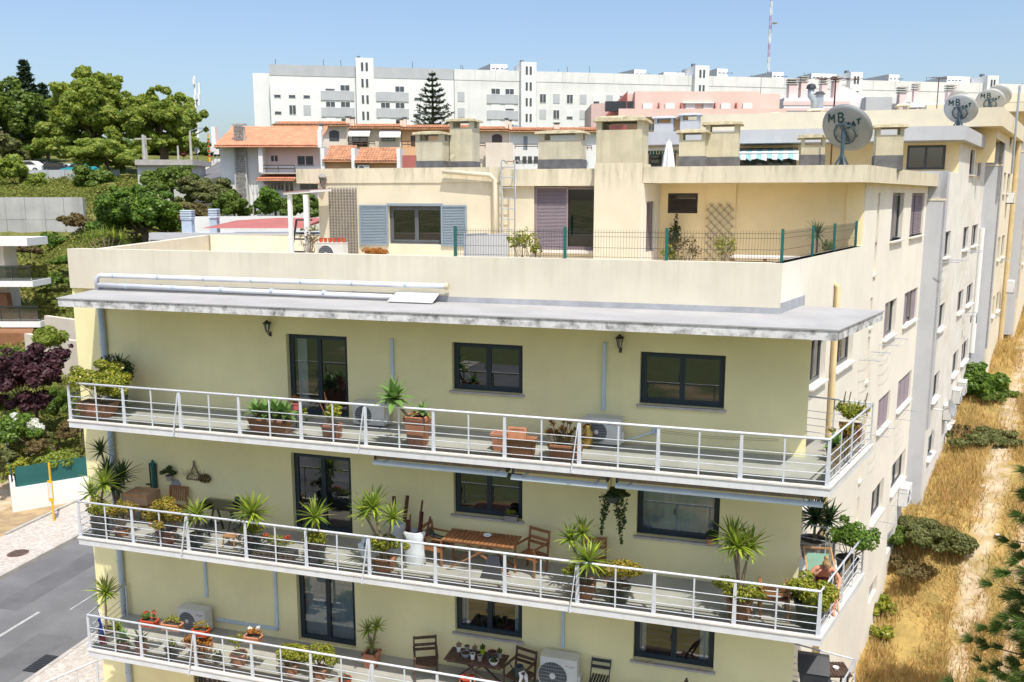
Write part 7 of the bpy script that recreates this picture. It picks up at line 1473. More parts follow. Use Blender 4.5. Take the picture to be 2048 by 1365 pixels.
H = House('grey_annexe', 'pale grey stepped roof in front of the white annexe', 1745, 1800, 222, 330, 110, 8, 'grey_wall')
# --- row of terraced houses
def row_house(label, x0, x1, yt, mat, wins, rails=(), chims=(), roofm='tile_old', Y=100, awns=()):
    H = House('terraced_house', label, x0, x1, yt + 5, 345, Y, 9, mat, 'house', 'row of terraced houses'); H.tiles(x0 - 2, x1 + 1, yt + 6, yt + 1, -.3, 2.6, roofm, .4, .3)
    for wv in wins: H.win(*wv[:4], *(wv[4:6] if len(wv) > 4 else ()), arch=len(wv) > 6)
    for r in rails: H.rail(*r, -.9)
    for c in chims: H.chim(*c, 1.0, 'cream')
    for a_ in awns:
        p = H.p(a_[0], a_[3]); q = H.p(a_[1], a_[2]); MB().hexa([(p[0], -1.1, p[1]), (q[0], -1.1, p[1]), (q[0], -.02, q[1] - .05), (p[0], -.02, q[1] - .05), (p[0], -1.1, p[1] + .05), (q[0], -1.1, p[1] + .05), (q[0], -.02, q[1]), (p[0], -.02, q[1])]).build('awning', M['awn_w'], H.t); MB().box(p[0], q[0], -1.12, -1.08, p[1] - .25, p[1] - .001).build('valance', M['awn_w'], H.t)
    return H
H = row_house('cream terraced house with one arched shuttered window', 549, 695, 245, 'cream', [(659, 678, 264, 282, 'acdark', 'acdark', 1)], chims=[(692, 700, 236, 250)])
p = H.p(560, 258); H.box('shadow_band', 553, 640, 256, 260, -.1, -.01, 'brownsh')
row_house('terraced house with two white awnings and a balcony', 700, 803, 250, 'cream', [(705, 735, 270, 294), (763, 790, 272, 283)], [(700, 752, 284, 294)], [(701, 708, 238, 252), (800, 806, 240, 252)], awns=[(700, 742, 258, 270), (761, 803, 259, 272)])
a = House.p; H = row_house('ochre terraced house behind the small chimney', 804, 944, 252, 'peach', [(822, 830, 272, 292, 'brownsh', 'brownsh'), (890, 900, 268, 284, 'brownsh', 'brownsh')], [(806, 830, 284, 296)], [(806, 812, 238, 252)], 'tile_old')
H = row_house('cream terraced house with dark arched windows', 945, 1018, 255, 'cream', [(984, 1004, 272, 287, 'brownsh', 'brownsh', 1), (945, 952, 272, 298, 'brownsh', 'brownsh'), (988, 1008, 313, 328, 'brownsh', 'brownsh', 1)], [(945, 971, 287, 298)], [(1010, 1016, 240, 255)])
H.box('porch', 972, 1026, 287, 345, -1.2, -.7, 'cream')
H = row_house('white terraced house with brown railing and white columns', 1019, 1210, 257, 'white', [(1047, 1055, 273, 299, 'bluegrey', 'bluegrey'), (1030, 1040, 313, 327), (1045, 1053, 313, 327), (1056, 1064, 313, 327), (1068, 1076, 313, 327)], [(1030, 1075, 289, 299), (1165, 1182, 292, 302)], [(1108, 1119, 249, 258), (1018, 1024, 243, 256)])
# solar heaters on the roofs
for lab, px, py, Y in (('solar water heater on the roof above the arched window house', 667, 240, 103), ('solar water heater on the roof left of the low chimney', 1032, 246, 103)):
    p = at(px, py, Y); t = thing('solar_heater', lab, 'solar heater', (p.x, Y, p.z - 1), 0, 'roof solar heaters'); MB().hexa([(.1, 0, .3), (1.6, 0, -.3), (1.6, 1.6, -.3), (.1, 1.6, .3), (.1, 0, .36), (1.6, 0, -.24), (1.6, 1.6, -.24), (.1, 1.6, .36)]).build('collector', M['metal_dk'], t); MB().tube([(0, -.1, .5), (0, 1.8, .5)], .28, 10).build('tank', M['metal'], t); MB().bar((0, 0, -1), (0, 0, .4), .06, .06).bar((1.5, 0, -1), (1.5, 0, -.3), .06, .06).build('stand', M['metal'], t)
# --- house with the bright orange roof
H = House('orange_roofed_house', 'white house with bright orange tiled roof and stone chimney', 446, 640, 292, 420, 83, 9, 'white', 'house')
H.tiles(440, 641, 294, 257, -1.2, 3.6, 'tile', .5, .24); 
H.box('gable_edge', 434, 440, 256, 297, -1.4, -.6, 'white'); H.box('gable_edge', 641, 648, 262, 297, -1.2, -.6, 'white'); H.chim(637, 644, 252, 270, 1.5, 'white')
H.box('loggia_back', 532, 638, 297, 331, -.06, -.02, 'pink_lt'); H.win(541, 557, 310, 325, 'acdark', 'grey_wall'); H.win(594, 628, 311, 332, 'acdark', 'acdark'); H.box('loggia_floor', 530, 641, 346, 349, -1.3, -.03, 'concrete'); H.box('loggia_side', 526, 532, 297, 346, -1.3, -.07, 'white'); H.rail(531, 596, 331, 346, -1.25)
H.tiles(523, 598, 360, 352, -1.6, .1, 'tile', .3, .24, 'porch_roof')
for x in (527, 541, 555): H.win(x, x + 13, 362, 382, 'glass_dark', 'grey_wall')
H.win(570, 588, 362, 390, 'glass_dark', 'white'); H.win(600, 640, 366, 380, 'glass_dark', 'bluegrey')
a, c = H.p(476, 385), H.p(490, 250); st = MB().hexa([(a[0] - .25, -.55, -4), (c[0] + .25, -.55, -4), (c[0] + .25, -.01, -4), (a[0] - .25, -.01, -4), (a[0], -.45, c[1] - .2), (c[0], -.45, c[1] - .2), (c[0], -.01, c[1] - .2), (a[0], -.01, c[1] - .2)]).build('stone_chimney', M['shed'], H.t)
rd = random.Random(4); mb = MB(); zz = -2.0
while zz < c[1] - .25:
    x = a[0] + .02; hh = rd.uniform(.16, .26)
    while x < c[0] - .1: ww = rd.uniform(.14, .3); x1 = min(x + ww, c[0]); mb.frust((x + x1) / 2, -.5, zz + .02, zz + hh - .02, x1 - x - .03, .1, x1 - x - .05, .14); x = x1
    zz += hh
o = mb.build('stones', M['stonechim'], st); o['kind'] = 'stuff'
MB().box(a[0] - .15, c[0] + .15, -.6, .1, c[1] - .05, c[1] + .08).build('cap', M['concrete'], st)
# lower old-tile roofs
H = House('peach_outbuilding', 'peach outbuilding with two old orange tiled roofs', 646, 798, 322, 420, 76, 6, 'peach', 'house')
H.tiles(647, 704, 322, 295, -.3, 2.6, 'tile_old', .3, .24); H.tiles(711, 795, 324, 299, -.3, 2.6, 'tile_old', .3, .24)
for x in (644, 705, 795): H.box('divider_wall', x, x + 6, 297, 345, -.4, 2.6, 'white')
ac_o = at(727, 338, 75.6); ac_unit('air conditioner on the peach outbuilding wall', (ac_o.x, 75.9, ac_o.z - .3), 0, w=1.0, h=.6)
H = House('red_sheet_shed', 'red corrugated sheet shed right of the peach outbuilding', 800, 832, 311, 420, 77, 5, 'corr_red', 'shed')
# --- neighbour's grey flat roof with red skylight and vents
H = House('grey_flat_roof', 'low grey flat-roofed building with red sheet behind the left parapet', 300, 590, 476, 520, 46, 9, 'grey_wall')
for (x0, x1, y0) in ((305, 328, 430), (366, 383, 427)):
    p = H.p(x0, 470); c = H.p(x1, y0); o = MB().box(p[0] + .05, c[0] - .05, 4, 4.5, p[1] - .6, c[1] - .35).build('vent_stack', M['pipe'], H.t)
    for k in range(6): MB().frust((p[0] + c[0]) / 2, 4.25, c[1] - .34 + k * .09, c[1] - .28 + k * .09, c[0] - p[0], .62, c[0] - p[0] - .06, .55).build('louvre', M['pipe'], o)
p = H.p(390, 470); c = H.p(600, 462); ap = H.p(500, 450); MB().hexa([(p[0], 1, p[1] + .3), (c[0], 1, p[1] + .3), (c[0], 7, p[1] + .55), (p[0], 7, p[1] + .55), (p[0] + 1, 2, p[1] + .35), (c[0], 2, p[1] + .45), (c[0], 6.5, ap[1] + .2), (p[0] + 2.6, 6.5, ap[1] + .2)]).build('red_sheet', M['corr_red'], H.t)
H.box('roof_edge', 300, 590, 466, 480, -.1, .25, 'grey_wall')
# --- white garden wall behind it
a, b = at(380, 470, 62), at(600, 455, 64); t = thing('garden_wall', 'weathered white garden wall below the orange-roofed house', 'wall', (a.x, a.y, a.z - 2), math.atan2(b.y - a.y, b.x - a.x)); L_ = math.hypot(b.x - a.x, b.y - a.y); MB().box(0, L_, 0, .25, -2, at(450, 433, 63).z - a.z + 2).build('wall', M['whitegrey'], t)
# --- masts
p = at(1535, 170, 300); t = thing('radio_mast', 'very tall thin red and white lattice radio mast', 'mast', (p.x, 300, 33), 0); topz = 95
for i in range(14):
    z0 = i * 4.4; mb = MB(); m_ = M['white'] if i % 2 else M['mast'] if 'mast' in M else M.setdefault('mast', pm('mast_red', (.45, .34, .50), .6, .05, 1))
    for k in range(3): c_, s_ = .38 * math.cos(k * 2.094), .38 * math.sin(k * 2.094); c2, s2 = .38 * math.cos(k * 2.094 + 2.094), .38 * math.sin(k * 2.094 + 2.094); mb.bar((c_, s_, z0), (c_, s_, z0 + 4.4), .16, .16); mb.bar((c_, s_, z0), (c2, s2, z0 + 2.2), .1, .1); mb.bar((c2, s2, z0 + 2.2), (c_, s_, z0 + 4.4), .1, .1)
    mb.build('lattice_section', m_, t)
for z, dx in ((42, 1.2), (20, -1.3), (59, .9)): MB().lathe([(0, -.4), (.9, 0), (1.0, .1), (0, .2)], n=14).build('drum_antenna', M['white'], t).location = (dx, -.8, z - 5)
p = at(397, 300, 190); t = thing('phone_mast', 'slim mobile phone mast with white panel antennas behind the trees', 'mast', (p.x, 190, p.z - 4), 0); zt_ = at(397, 152, 190).z - p.z + 4; MB().tube([(0, 0, 0), (0, 0, zt_)], [.45, .25], 9).build('pole', M['white'], t)
for k, (dx, dy, z, hh) in enumerate(((-.7, 0, zt_ - 7.5, 2.4), (.8, -.3, zt_ - 6, 2.4), (.1, -.8, zt_ - 7, 3.0), (.9, 0, zt_ - 4, 2.6), (0, -.5, zt_ - 1.8, 1.2))): MB().box(dx - .2, dx + .2, dy - .15, dy + .15, z, z + hh).build('panel_antenna', M['white'], t)
MB().lathe([(.9, zt_ - 8), (.9, zt_ - 7.9), (.3, zt_ - 7.9)], n=10).lathe([(.9, zt_ - 5), (.9, zt_ - 4.9), (.3, zt_ - 4.9)], n=10).build('platform', M['dishp'], t)
# ---------------------------------------------------------------- street on the left
RD = Vector((.2307, .973, 0)); RN = Vector((-.973, .2307, 0)); KA = Vector((-19.6, 31.64, 0))
def Rw(a, q, z=0): return KA + RD * a + RN * q + Vector((0, 0, z))
def strip(name, q0, q1, a0, a1, z0, z1, mat, parent=None):
    p = [Rw(a0, q0), Rw(a1, q0), Rw(a1, q1), Rw(a0, q1)]; return MB().prism([(v.x, v.y) for v in p], z0, z1).build(name, mat if not isinstance(mat, str) else M[mat], parent)
struct(strip('road', -6.5, 0, -60, 11.5, -.2, .004, 'asphalt'))
def cobble():
    m, n, l, out = _new('limestone_setts'); p = n.new('ShaderNodeBsdfPrincipled'); l.new(p.outputs[0], out.inputs[0]); tc = n.new('ShaderNodeTexCoord'); co = tc.outputs['Object']
    v = n.new('ShaderNodeTexVoronoi'); v.inputs['Scale'].default_value = 9; v.inputs['Randomness'].default_value = .5; l.new(co, v.inputs['Vector'])
    v2 = n.new('ShaderNodeTexVoronoi'); v2.feature = 'DISTANCE_TO_EDGE'; v2.inputs['Scale'].default_value = 9; v2.inputs['Randomness'].default_value = .5; l.new(co, v2.inputs['Vector'])
    sp = n.new('ShaderNodeSeparateColor'); l.new(v.outputs['Color'], sp.inputs[0]); c = _mix(n, l, sp.outputs[0], (.42, .37, .33), (.62, .57, .52)); c = _mix(n, l, _ramp(n, l, v2.outputs[0], .07, .02), c, (.30, .26, .22)); c = _mix(n, l, _math(n, l, 'MULTIPLY', _ramp(n, l, _noise(n, l, co, .7, 5), .45, .7), .5), c, (.46, .38, .31))
    l.new(c, p.inputs['Base Color']); p.inputs['Roughness'].default_value = .9; return m
M['cobble'] = cobble()
struct(strip('pavement', .16, 3.1, -60, 10.5, -.2, .12, M['cobble'])); struct(strip('pavement_near', -9.6, -6.66, -60, 14, -.2, .12, M['cobble']))
def kerb_line(name, q0, a0, a1, mat='kerb', z=.135):
    k = None
    o = struct(strip(name, q0, q0 + .15, a0, a0 + .005, -.2, .0, mat)); n = int((a1 - a0) / 1.0)
    me = MB().box(0, .985, 0, .15, -.2, z).mesh('kerb_stone'); me.materials.append(M[mat])
    for i in range(n):
        p = Rw(a0 + i * 1.0, q0); inst('kerb_stone', me, o, (p.x, p.y, 0), (0, 0, math.atan2(RD.y, RD.x)))
kerb_line('kerb', .0, -12, 10.5); kerb_line('kerb_near', -6.655, -12, 12); 
# centre dashes
for i, (a0, a1) in enumerate(((-10, -7.5), (-4.3, -1.9), (1.6, 4.0), (7.2, 9.6))):
    o = strip('lane_dash', -3.5, -3.38, a0, a1, .004, .009, 'paint'); struct(o)
o = struct(strip('lane_edge_patch', -4.4, -4.34, -1.5, .6, .004, .007, 'paint'))
for q0_, q1_, a0_, a1_ in ((-5.9, -4.6, -7.5, -3.2), (-2.6, -1.5, -2.0, 3.0)): struct(strip('road_patch', q0_, q1_, a0_, a1_, .004, .0075, 'asphalt_patch'))
# manhole, grate, bus stop
p = onz(36, 1107, .12); t = thing('manhole_cover', 'round brown manhole cover in the cobbled pavement', 'manhole', (p.x, p.y, .121), 0); MB().lathe([(0, .012), (.38, .012), (.40, .0)], n=24).build('cover', pm('rusty_iron', (.14, .09, .07), .7, .2, 6), t); g = MB()
for i in range(7): g.box(-.3, .3, -.3 + i * .1 - .012, -.3 + i * .1 + .012, .0125, .017)
g.build('ribs', M['rubber'], t)
p = onz(82, 1328, .0); t = thing('drain_grate', 'dark road drain grate by the near kerb', 'drain', (p.x, p.y, .005), math.atan2(RD.y, RD.x)); MB().box(-.5, .5, -.25, .25, 0, .01).build('frame', M['rubber'], t)
for i in range(8): MB().box(-.45 + i * .12, -.40 + i * .12, -.22, .22, .0105, .02).build('bar', M['metal_dk'], t)
p = onz(108, 1042, .12); t = thing('bus_stop_pole', 'yellow bus stop pole with a small timetable frame', 'bus stop', (p.x, p.y, .12), R(-10)); hp = (ony(100, 926, p.y).z - .12); MB().tube([(0, 0, 0), (0, 0, hp)], .045, 10).build('pole', M['yellow_pole'], t); MB().box(-.12, .12, -.06, -.03, hp * .34, hp * .70).build('timetable_frame', M['yellow_pole'], t); MB().box(-.09, .09, -.068, -.061, hp * .40, hp * .66).build('timetable', M['poster'], t)
# white boundary wall with green screen
w0 = Vector((-23.0, 38.6, 0)); w1 = Vector((-19.0, 41.3, 0)); w2 = Vector((-27.2, 45.5, 0))
def wall_run(label, p, q, h, mat='white', scr=None, name='boundary_wall', th=.2):
    d = (q - p); t = thing(name, label, 'wall', (p.x, p.y, 0), math.atan2(d.y, d.x)); MB().box(0, d.length, 0, th, -1, h).build('wall', M[mat], t)
    if scr:
        MB().box(.25, d.length, .06, .08, h, h + scr).build('screen', M['screen'], t)
        for i in range(int(d.length / 1.5) + 1): MB().box(.25 + i * 1.5, .31 + i * 1.5, .081, .12, h, h + scr).build('post', M['metal_dk'], t)
wall_run('white boundary wall topped with a green screen beside the pavement', w0, w1, 1.25, 'white', .95); wall_run('white boundary wall running uphill from the corner', w2, w0, 1.5, 'white', .5)
strip_d = struct(strip('dirt_verge', 3.1, 5.6, -8, 10.5, -.2, .10, pm('verge_dirt', (.36, .26, .15), .95, .2, 2, .5, 30, stain=.6, staincol=(.42, .33, .14), sscale=1.5)))
o = kerb_line('kerb_back', 3.0, 3.6, 10.5, 'concrete', .2)
# low ramp railing at the bottom left
a, b = onz(196, 1320, 1.5), onz(80, 1378, 1.5); a = onz(193, 1322, 1.9); b = onz(70, 1374, 1.9); t = thing('ramp_railing', 'white tubular railing of the ramp at the bottom left', 'railing', (a.x, a.y, .12), 0); d = Vector((b.x - a.x, b.y - a.y, 0)); H9 = 1.78
MB().tube([(0, 0, H9), d + Vector((0, 0, H9))], .03, 8).build('handrail', M['rail'], t)
for i in range(4): q = d * (i / 3); MB().tube([q, q + Vector((0, 0, H9))], .028 if i % 3 == 0 else .015, 7).build('post', M['rail'], t)
for z in (.9, 1.12, 1.34, 1.56): MB().tube([(0, 0, z), d + Vector((0, 0, z))], .011, 6).build('bar', M['rail'], t)
e2_ = Vector((2.2, .9, 0)); MB().tube([(0, 0, H9), e2_ + Vector((0, 0, H9))], .014, 6).build('bar', M['metal'], t)
for z in (.9, 1.2, 1.5): MB().tube([(0, 0, z), e2_ + Vector((0, 0, z))], .011, 6).build('bar', M['metal'], t)
# ---------------------------------------------------------------- left building with glass balconies
t = thing('corner_building', 'modern beige building with dark glass balconies at the left edge', 'building', (-36, 60.5, 4), 0)
zs = [(at(40, 565, 61).z, at(40, 540, 61).z), (at(40, 648, 60).z, at(40, 622, 60).z)]; xr = at(10, 560, 61).x
MB().box(-12, xr + 36 - .1, .8, 2.4, -4, at(0, 480, 62).z - 4).build('wall', M['cream'], t)
for k, (z0, z1) in enumerate(zs):
    x1 = at(76 + 8 * k, 560, 60).x + 36
    o = MB().box(-12, x1, -1.2, 1.2, z0 - 4 - .15, z0 - 4 + .25).build('balcony_slab', M['white'], t)
    for i in range(4): pane_quad(x1 - .15 - (i + 1) * 1.25, x1 - .2 - i * 1.25, -1.12, z0 - 4 + .27, z1 - 4 + .35, 'glass_panel', M['glass_dark'], o); MB().box(x1 - .18 - i * 1.25, x1 - .14 - i * 1.25, -1.14, -1.1, z0 - 4 + .25, z1 - 4 + .38).build('post', M['metal_dk'], o)
    q = pane_quad(0, 2.2, 0, z0 - 4 + .27, z1 - 4 + .35, 'glass_panel', M['glass_dark'], o); q.location = (x1 - .12, -1.1, 0); q.rotation_euler = (0, 0, R(90)); MB().box(-12, x1 - .1, -1.16, -1.1, z1 - 4 + .36, z1 - 4 + .42).build('handrail', M['metal_dk'], o)
MB().box(-12, at(70, 485, 61).x + 36, -.5, 2.2, at(0, 488, 61).z - 4 - .1, at(0, 478, 61).z - 4 + .1).build('roof_slab', M['white'], t)
MB().prism([(-12, -2), (at(48, 700, 56).x + 36, -3.4), (at(12, 640, 58).x + 36, 1), (-12, 1)], -4, at(40, 668, 57).z - 4).build('brown_base', M['brown_panel'], t)
a = at(12, 640, 59); MB().hexa([(-12, .2, -2), (at(20, 650, 60).x + 36, .2, -2), (at(20, 650, 60).x + 36, .79, -2), (-12, .79, -2), (-12, .2, 4), (at(0, 590, 60).x + 36, .2, at(0, 590, 60).z - 4), (at(0, 590, 60).x + 36, .79, at(0, 590, 60).z - 4), (-12, .79, 4)]).build('brown_wing', M['brown_panel'], t)
# beige terrace walls below it
for i, (lab, c0, c1, c2) in enumerate((('beige angled terrace wall left of the main building, upper part', (88, 632, 58), (150, 635, 56), 1.6), ('beige angled terrace wall left of the main building, lower part', (48, 668, 55), (152, 640, 52), 3.2))):
    p, q = at(*c0), at(*c1); d = q - p; t = thing('terrace_wall', lab, 'wall', (p.x, p.y, p.z - c2), math.atan2(d.y, d.x)); MB().box(0, math.hypot(d.x, d.y), 0, .3, -3, c2).build('wall', M['cream'], t)
# ---------------------------------------------------------------- grey retaining wall and things on the hill
p, q = at(-60, 480, 84.7), at(171, 480, 84.7); t = thing('retaining_wall', 'tall grey stained concrete retaining wall on the hillside', 'wall', (p.x, p.y, 9), math.atan2(q.y - p.y, q.x - p.x)); L_ = math.hypot(q.x - p.x, q.y - p.y); zt_ = at(100, 395, 85).z - 9
for i in range(6):
    for j in range(3): MB().box(i * L_ / 6 + .015, (i + 1) * L_ / 6 - .015, .0 + .02 * ((i + j) % 2), .5, -1 + j * (zt_ + 1) / 3 + .015, -1 + (j + 1) * (zt_ + 1) / 3).build('panel', M['hillwall'], t)
H = House('concrete_box', 'pale grey concrete box with an overhanging slab roof among the trees', 280, 378, 330, 420, 94, 5, 'shed'); H.box('roof_slab', 274, 388, 320, 331, -.5, 5.4, 'concrete')
p, q = at(60, 366, 106), at(240, 366, 104); t = thing('sheet_fence', 'pale corrugated sheet fence in front of parked cars', 'fence', (p.x, p.y, p.z - .6), math.atan2(q.y - p.y, q.x - p.x)); L_ = math.hypot(q.x - p.x, q.y - p.y); hF = at(150, 340, 105).z - p.z + .6
for i in range(14): MB().box(i * L_ / 14 + .01, (i + 1) * L_ / 14 - .01, .02 * (i % 2), .02 * (i % 2) + .03, -1, hF).build('sheet', M['grey_panel'], t)
for i in range(6): MB().box(i * L_ / 5 - .05, i * L_ / 5 + .05, -.06, -.001, -1, hF + .1).build('post', M['metal'], t)
def car(label, px, py, Y, mat, sc=1.0, rz=0, stripe=False):
    p = at(px, py, Y); t = thing('parked_car', label, 'car', (p.x, Y, p.z - 1.35), rz, 'cars parked behind the sheet fence'); prof = [(-2.1, .35), (-2.1, .75), (-1.3, .9), (-.6, 1.42), (.9, 1.45), (1.7, .95), (2.1, .9), (2.1, .35)]
    V = [(x, -.85, z) for x, z in prof] + [(x, .85, z) for x, z in prof]; n = len(prof); MB().add(V, [tuple(range(n)), tuple(range(n, 2 * n))[::-1]] + [(i, (i + 1) % n, n + (i + 1) % n, n + i) for i in range(n)]).build('body', M[mat], t)
    for y in (-.86, .86): MB().add([(-1.1, y, .95), (-.55, y, 1.36), (.85, y, 1.38), (1.4, y, .98)], [(0, 1, 2, 3)]).build('side_window', M['glass_dark'], t)
    MB().add([(-1.28, -.75, .93), (-.64, -.72, 1.41), (-.64, .72, 1.41), (-1.28, .75, .93)], [(0, 1, 2, 3)]).build('windscreen', M['glass_dark'], t).location = (-.02, 0, .01)
    for x in (-1.3, 1.3):
        for y in (-.8, .8): o = MB().tube([(x, y - .1, .32), (x, y + .1, .32)], .32, 14).build('wheel', M['rubber'], t); MB().tube([(x, y - .11, .32), (x, y + .11, .32)], .18, 10).build('rim', M['metal'], o)
    if stripe: MB().box(-1.9, -1.2, -.88, -.861, .6, .9).build('stripe', M['orange'], t)
    return t
car('white van-like car with orange markings behind the fence', 55, 324, 109, 'carwhite', stripe=True)
car('dark car behind the white car with orange markings', 85, 326, 111, 'cardark'); car('second dark car behind the sheet fence', 108, 328, 109.5, 'cardark', rz=.1); car('pale car in the middle of the parked row', 128, 330, 110.5, 'carwhite', rz=-.1); car('teal car at the right end of the parked row', 160, 329, 109, 'carteal')
# upper street with poles and signs
V = [at(386, 366, 92), at(446, 352, 90), at(446, 322, 122), at(400, 331, 122)]; mb = MB(); mb.add([tuple(v) for v in V] + [(v.x, v.y, v.z - 3) for v in V], [(0, 1, 2, 3), (0, 4, 5, 1), (1, 5, 6, 2), (2, 6, 7, 3), (3, 7, 4, 0)]); struct(mb.build('street', M['asphalt']))
V = [at(386, 352, 100), at(390, 356, 98), at(446, 321, 126), at(430, 320, 128)]; mb = MB(); mb.add([(v.x, v.y, v.z + .15) for v in V] + [(v.x, v.y, v.z - 3) for v in V], [(0, 1, 2, 3), (0, 4, 5, 1), (1, 5, 6, 2), (2, 6, 7, 3), (3, 7, 4, 0)]); struct(mb.build('pavement_upper', M['kerb']))
def pole(label, px, y0, y1, Y, r, mat='concrete', arm=None, name='utility_pole', cat='pole'):
    p = at(px, y0, Y); h = at(px, y1, Y).z - p.z; t = thing(name, label, cat, (p.x, Y, p.z - 1.5), 0, 'poles on the hill'); MB().tube([(0, 0, 0), (0, 0, h + 1.5)], [r * 1.2, r * .8], 8).build('pole', M[mat], t)
    if arm == 'x': MB().box(-.9, .9, -.05, .05, h + 1.0, h + 1.15).build('crossarm', M[mat], t)
    if arm == 'lamp': MB().bar((0, 0, h + 1.45), (1.0, -.2, h + 1.75), .08, .06).build('lamp_arm', M['metal'], t); MB().box(.7, 1.5, -.3, -.1, h + 1.68, h + 1.8).build('lamp_head', M['metal'], t)
    return t
pole('double concrete pole left part above the concrete box', 289, 320, 270, 97, .2, arm='x'); pole('double concrete pole right part above the concrete box', 293, 320, 272, 97.5, .16)
pole('street lamp at the corner of the upper street', 383, 322, 262, 98, .14, 'concrete', 'lamp', 'street_lamp', 'street lamp'); pole('brown utility pole at the left edge above the parked cars', 9, 320, 262, 112, .2, 'bark', 'x'); pole('slim concrete post left of the street lamp', 357, 320, 292, 99, .12)
for lab, px, y0, y1, m_ in (('round pale road sign beside the upper street', 395, 318, 298, 'white'), ('pale square road sign farthest right on the upper street', 434, 316, 300, 'white'), ('pale shield-shaped sign in the middle of the upper street', 427, 316, 295, 'white'), ('pale tilted sign left of the shield-shaped sign', 421, 316, 296, 'white'), ('round red no-entry sign on the upper street', 368, 318, 305, 'red')):
    p = at(px, y0, 118); h = at(px, y1, 118).z - p.z; t = thing('road_sign', lab, 'sign', (p.x, 118, p.z - 1), 0, 'road signs on the upper street'); MB().tube([(0, 0, 0), (0, 0, h + 1)], .05, 6).build('post', M['metal'], t)
    if 'square' in lab or 'tilted' in lab: MB().box(-.35, .35, -.09, -.05, h + .4, h + 1.1).build('plate', M[m_], t)
    else: o = MB().lathe([(0, .04), (.4, .04), (.4, 0)], n=16).build('plate', M[m_], t); o.location = (0, -.08, h + .8); o.rotation_euler = (R(90), 0, 0)
    if m_ == 'red': MB().box(-.27, .27, -.14, -.125, h + .72, h + .88).build('bar', M['white'], t)
t = pole('pole banded yellow and green at the roadside', 419, 318, 268, 116, .12, 'yellow_pole'); 
for i in range(8): MB().tube([(0, 0, 1.8 + i * .3), (0, 0, 1.93 + i * .3)], .17, 8).build('band', M['green_post' if i % 2 else 'red'], t)
# ---------------------------------------------------------------- trees and shrubs on the left
def blob(px, py, rx, ry, Y, base, dy=0): p = at(px, py, Y); k = Y / FPX; return (p.x - base.x, dy, p.z - base.z, rx * k, rx * k * .9, ry * k)
def ptree(name, label, Y, basepx, blobs, nl, size, mat, seed, tr=.35, th=4, **kw):
    b = at(*basepx, Y); b.z = min(b.z, gz(b.x, Y) + 1.0) if False else b.z; return tree(name, label, b, [blob(*q, Y, b, (i % 3 - 1) * 1.5) for i, q in enumerate(blobs)], nl, size, mat, th, tr, seed, **kw)
TG = 'trees on the left hillside'
ptree('plane_tree', 'tall bright plane tree, highest crown of the left group', 116, (190, 345), [(190, 225, 80, 70), (200, 180, 55, 40), (130, 275, 66, 50), (250, 260, 58, 60), (175, 305, 95, 36)], 42000, .46, L['plane'], 1, .5, 5, group=TG, lump_n=80, rr=.22)
ptree('plane_tree', 'bright plane tree next to the phone mast', 114, (330, 345), [(330, 245, 66, 62), (300, 215, 40, 35), (362, 240, 42, 50), (335, 292, 72, 36)], 34000, .46, L['plane'], 2, .5, 5, group=TG, lump_n=70, rr=.23)
ptree('broadleaf_tree', 'dark tree at the left edge beside the conifer', 124, (30, 345), [(25, 235, 70, 80), (75, 270, 40, 60), (-20, 240, 50, 70), (30, 300, 70, 40)], 28000, .5, L['bush'], 3, .5, 5, group=TG, lump_n=60, rr=.24)
ptree('acacia_tree', 'low feathery light green tree in front of the plane trees', 104, (215, 360), [(215, 315, 62, 34), (190, 325, 36, 24), (255, 330, 40, 24)], 16000, .34, L['plane'], 4, .25, 3, group=TG, lump_n=50, rr=.25)
ptree('broadleaf_tree', 'olive green tree at the left edge above the parked cars', 112, (10, 345), [(10, 295, 45, 35), (35, 315, 25, 20)], 5000, .5, L['olive'], 5, .25, 3, group=TG)
ptree('round_tree', 'dense dark round tree behind the left parapet', 78, (292, 500), [(292, 432, 86, 62), (250, 450, 45, 40), (340, 455, 44, 40)], 30000, .29, L['green'], 6, .3, 2, group=TG, lump_n=80, rr=.22)
ptree('olive_tree', 'grey-green spreading tree left of the white house', 84, (430, 440), [(425, 385, 58, 36), (395, 395, 40, 30), (465, 395, 30, 36)], 16000, .3, L['olive'], 7, .2, 2, group=TG, lump_n=50, rr=.25)
ptree('shrub_tree', 'bushy tree in front of the concrete box', 88, (345, 410), [(345, 368, 46, 32), (365, 350, 26, 20)], 8000, .36, L['bush'], 8, .2, 2, group=TG)
ptree('citrus_tree', 'small green citrus tree seen through the pergola', 72, (552, 450), [(550, 408, 34, 32)], 4500, .3, L['green'], 9, .1, 2, group=TG); ptree('citrus_tree', 'green tree right of the citrus tree behind the penthouse end', 72, (615, 450), [(612, 415, 38, 34)], 4500, .3, L['bush'], 10, .1, 2, group=TG)
ptree('leafy_tree', 'light green broad-leaved bush left of the sheet fence', 98, (40, 400), [(35, 345, 36, 32), (70, 370, 28, 24)], 6000, .42, L['plane'], 11, .15, 1.5, group=TG); ptree('leafy_tree', 'small light green bush in front of the sheet fence', 97, (90, 400), [(85, 375, 22, 20)], 2500, .4, L['plane'], 12, .1, 1.5, group=TG)
ptree('shrub_tree', 'dark bush right of the sheet fence', 99, (195, 395), [(195, 360, 40, 28)], 5000, .36, L['bush'], 13, .15, 1.5, group=TG); ptree('shrub_tree', 'yellow-green bush below the concrete box', 90, (255, 420), [(245, 395, 40, 24)], 4000, .36, L['hill'], 14, .1, 1, group=TG)
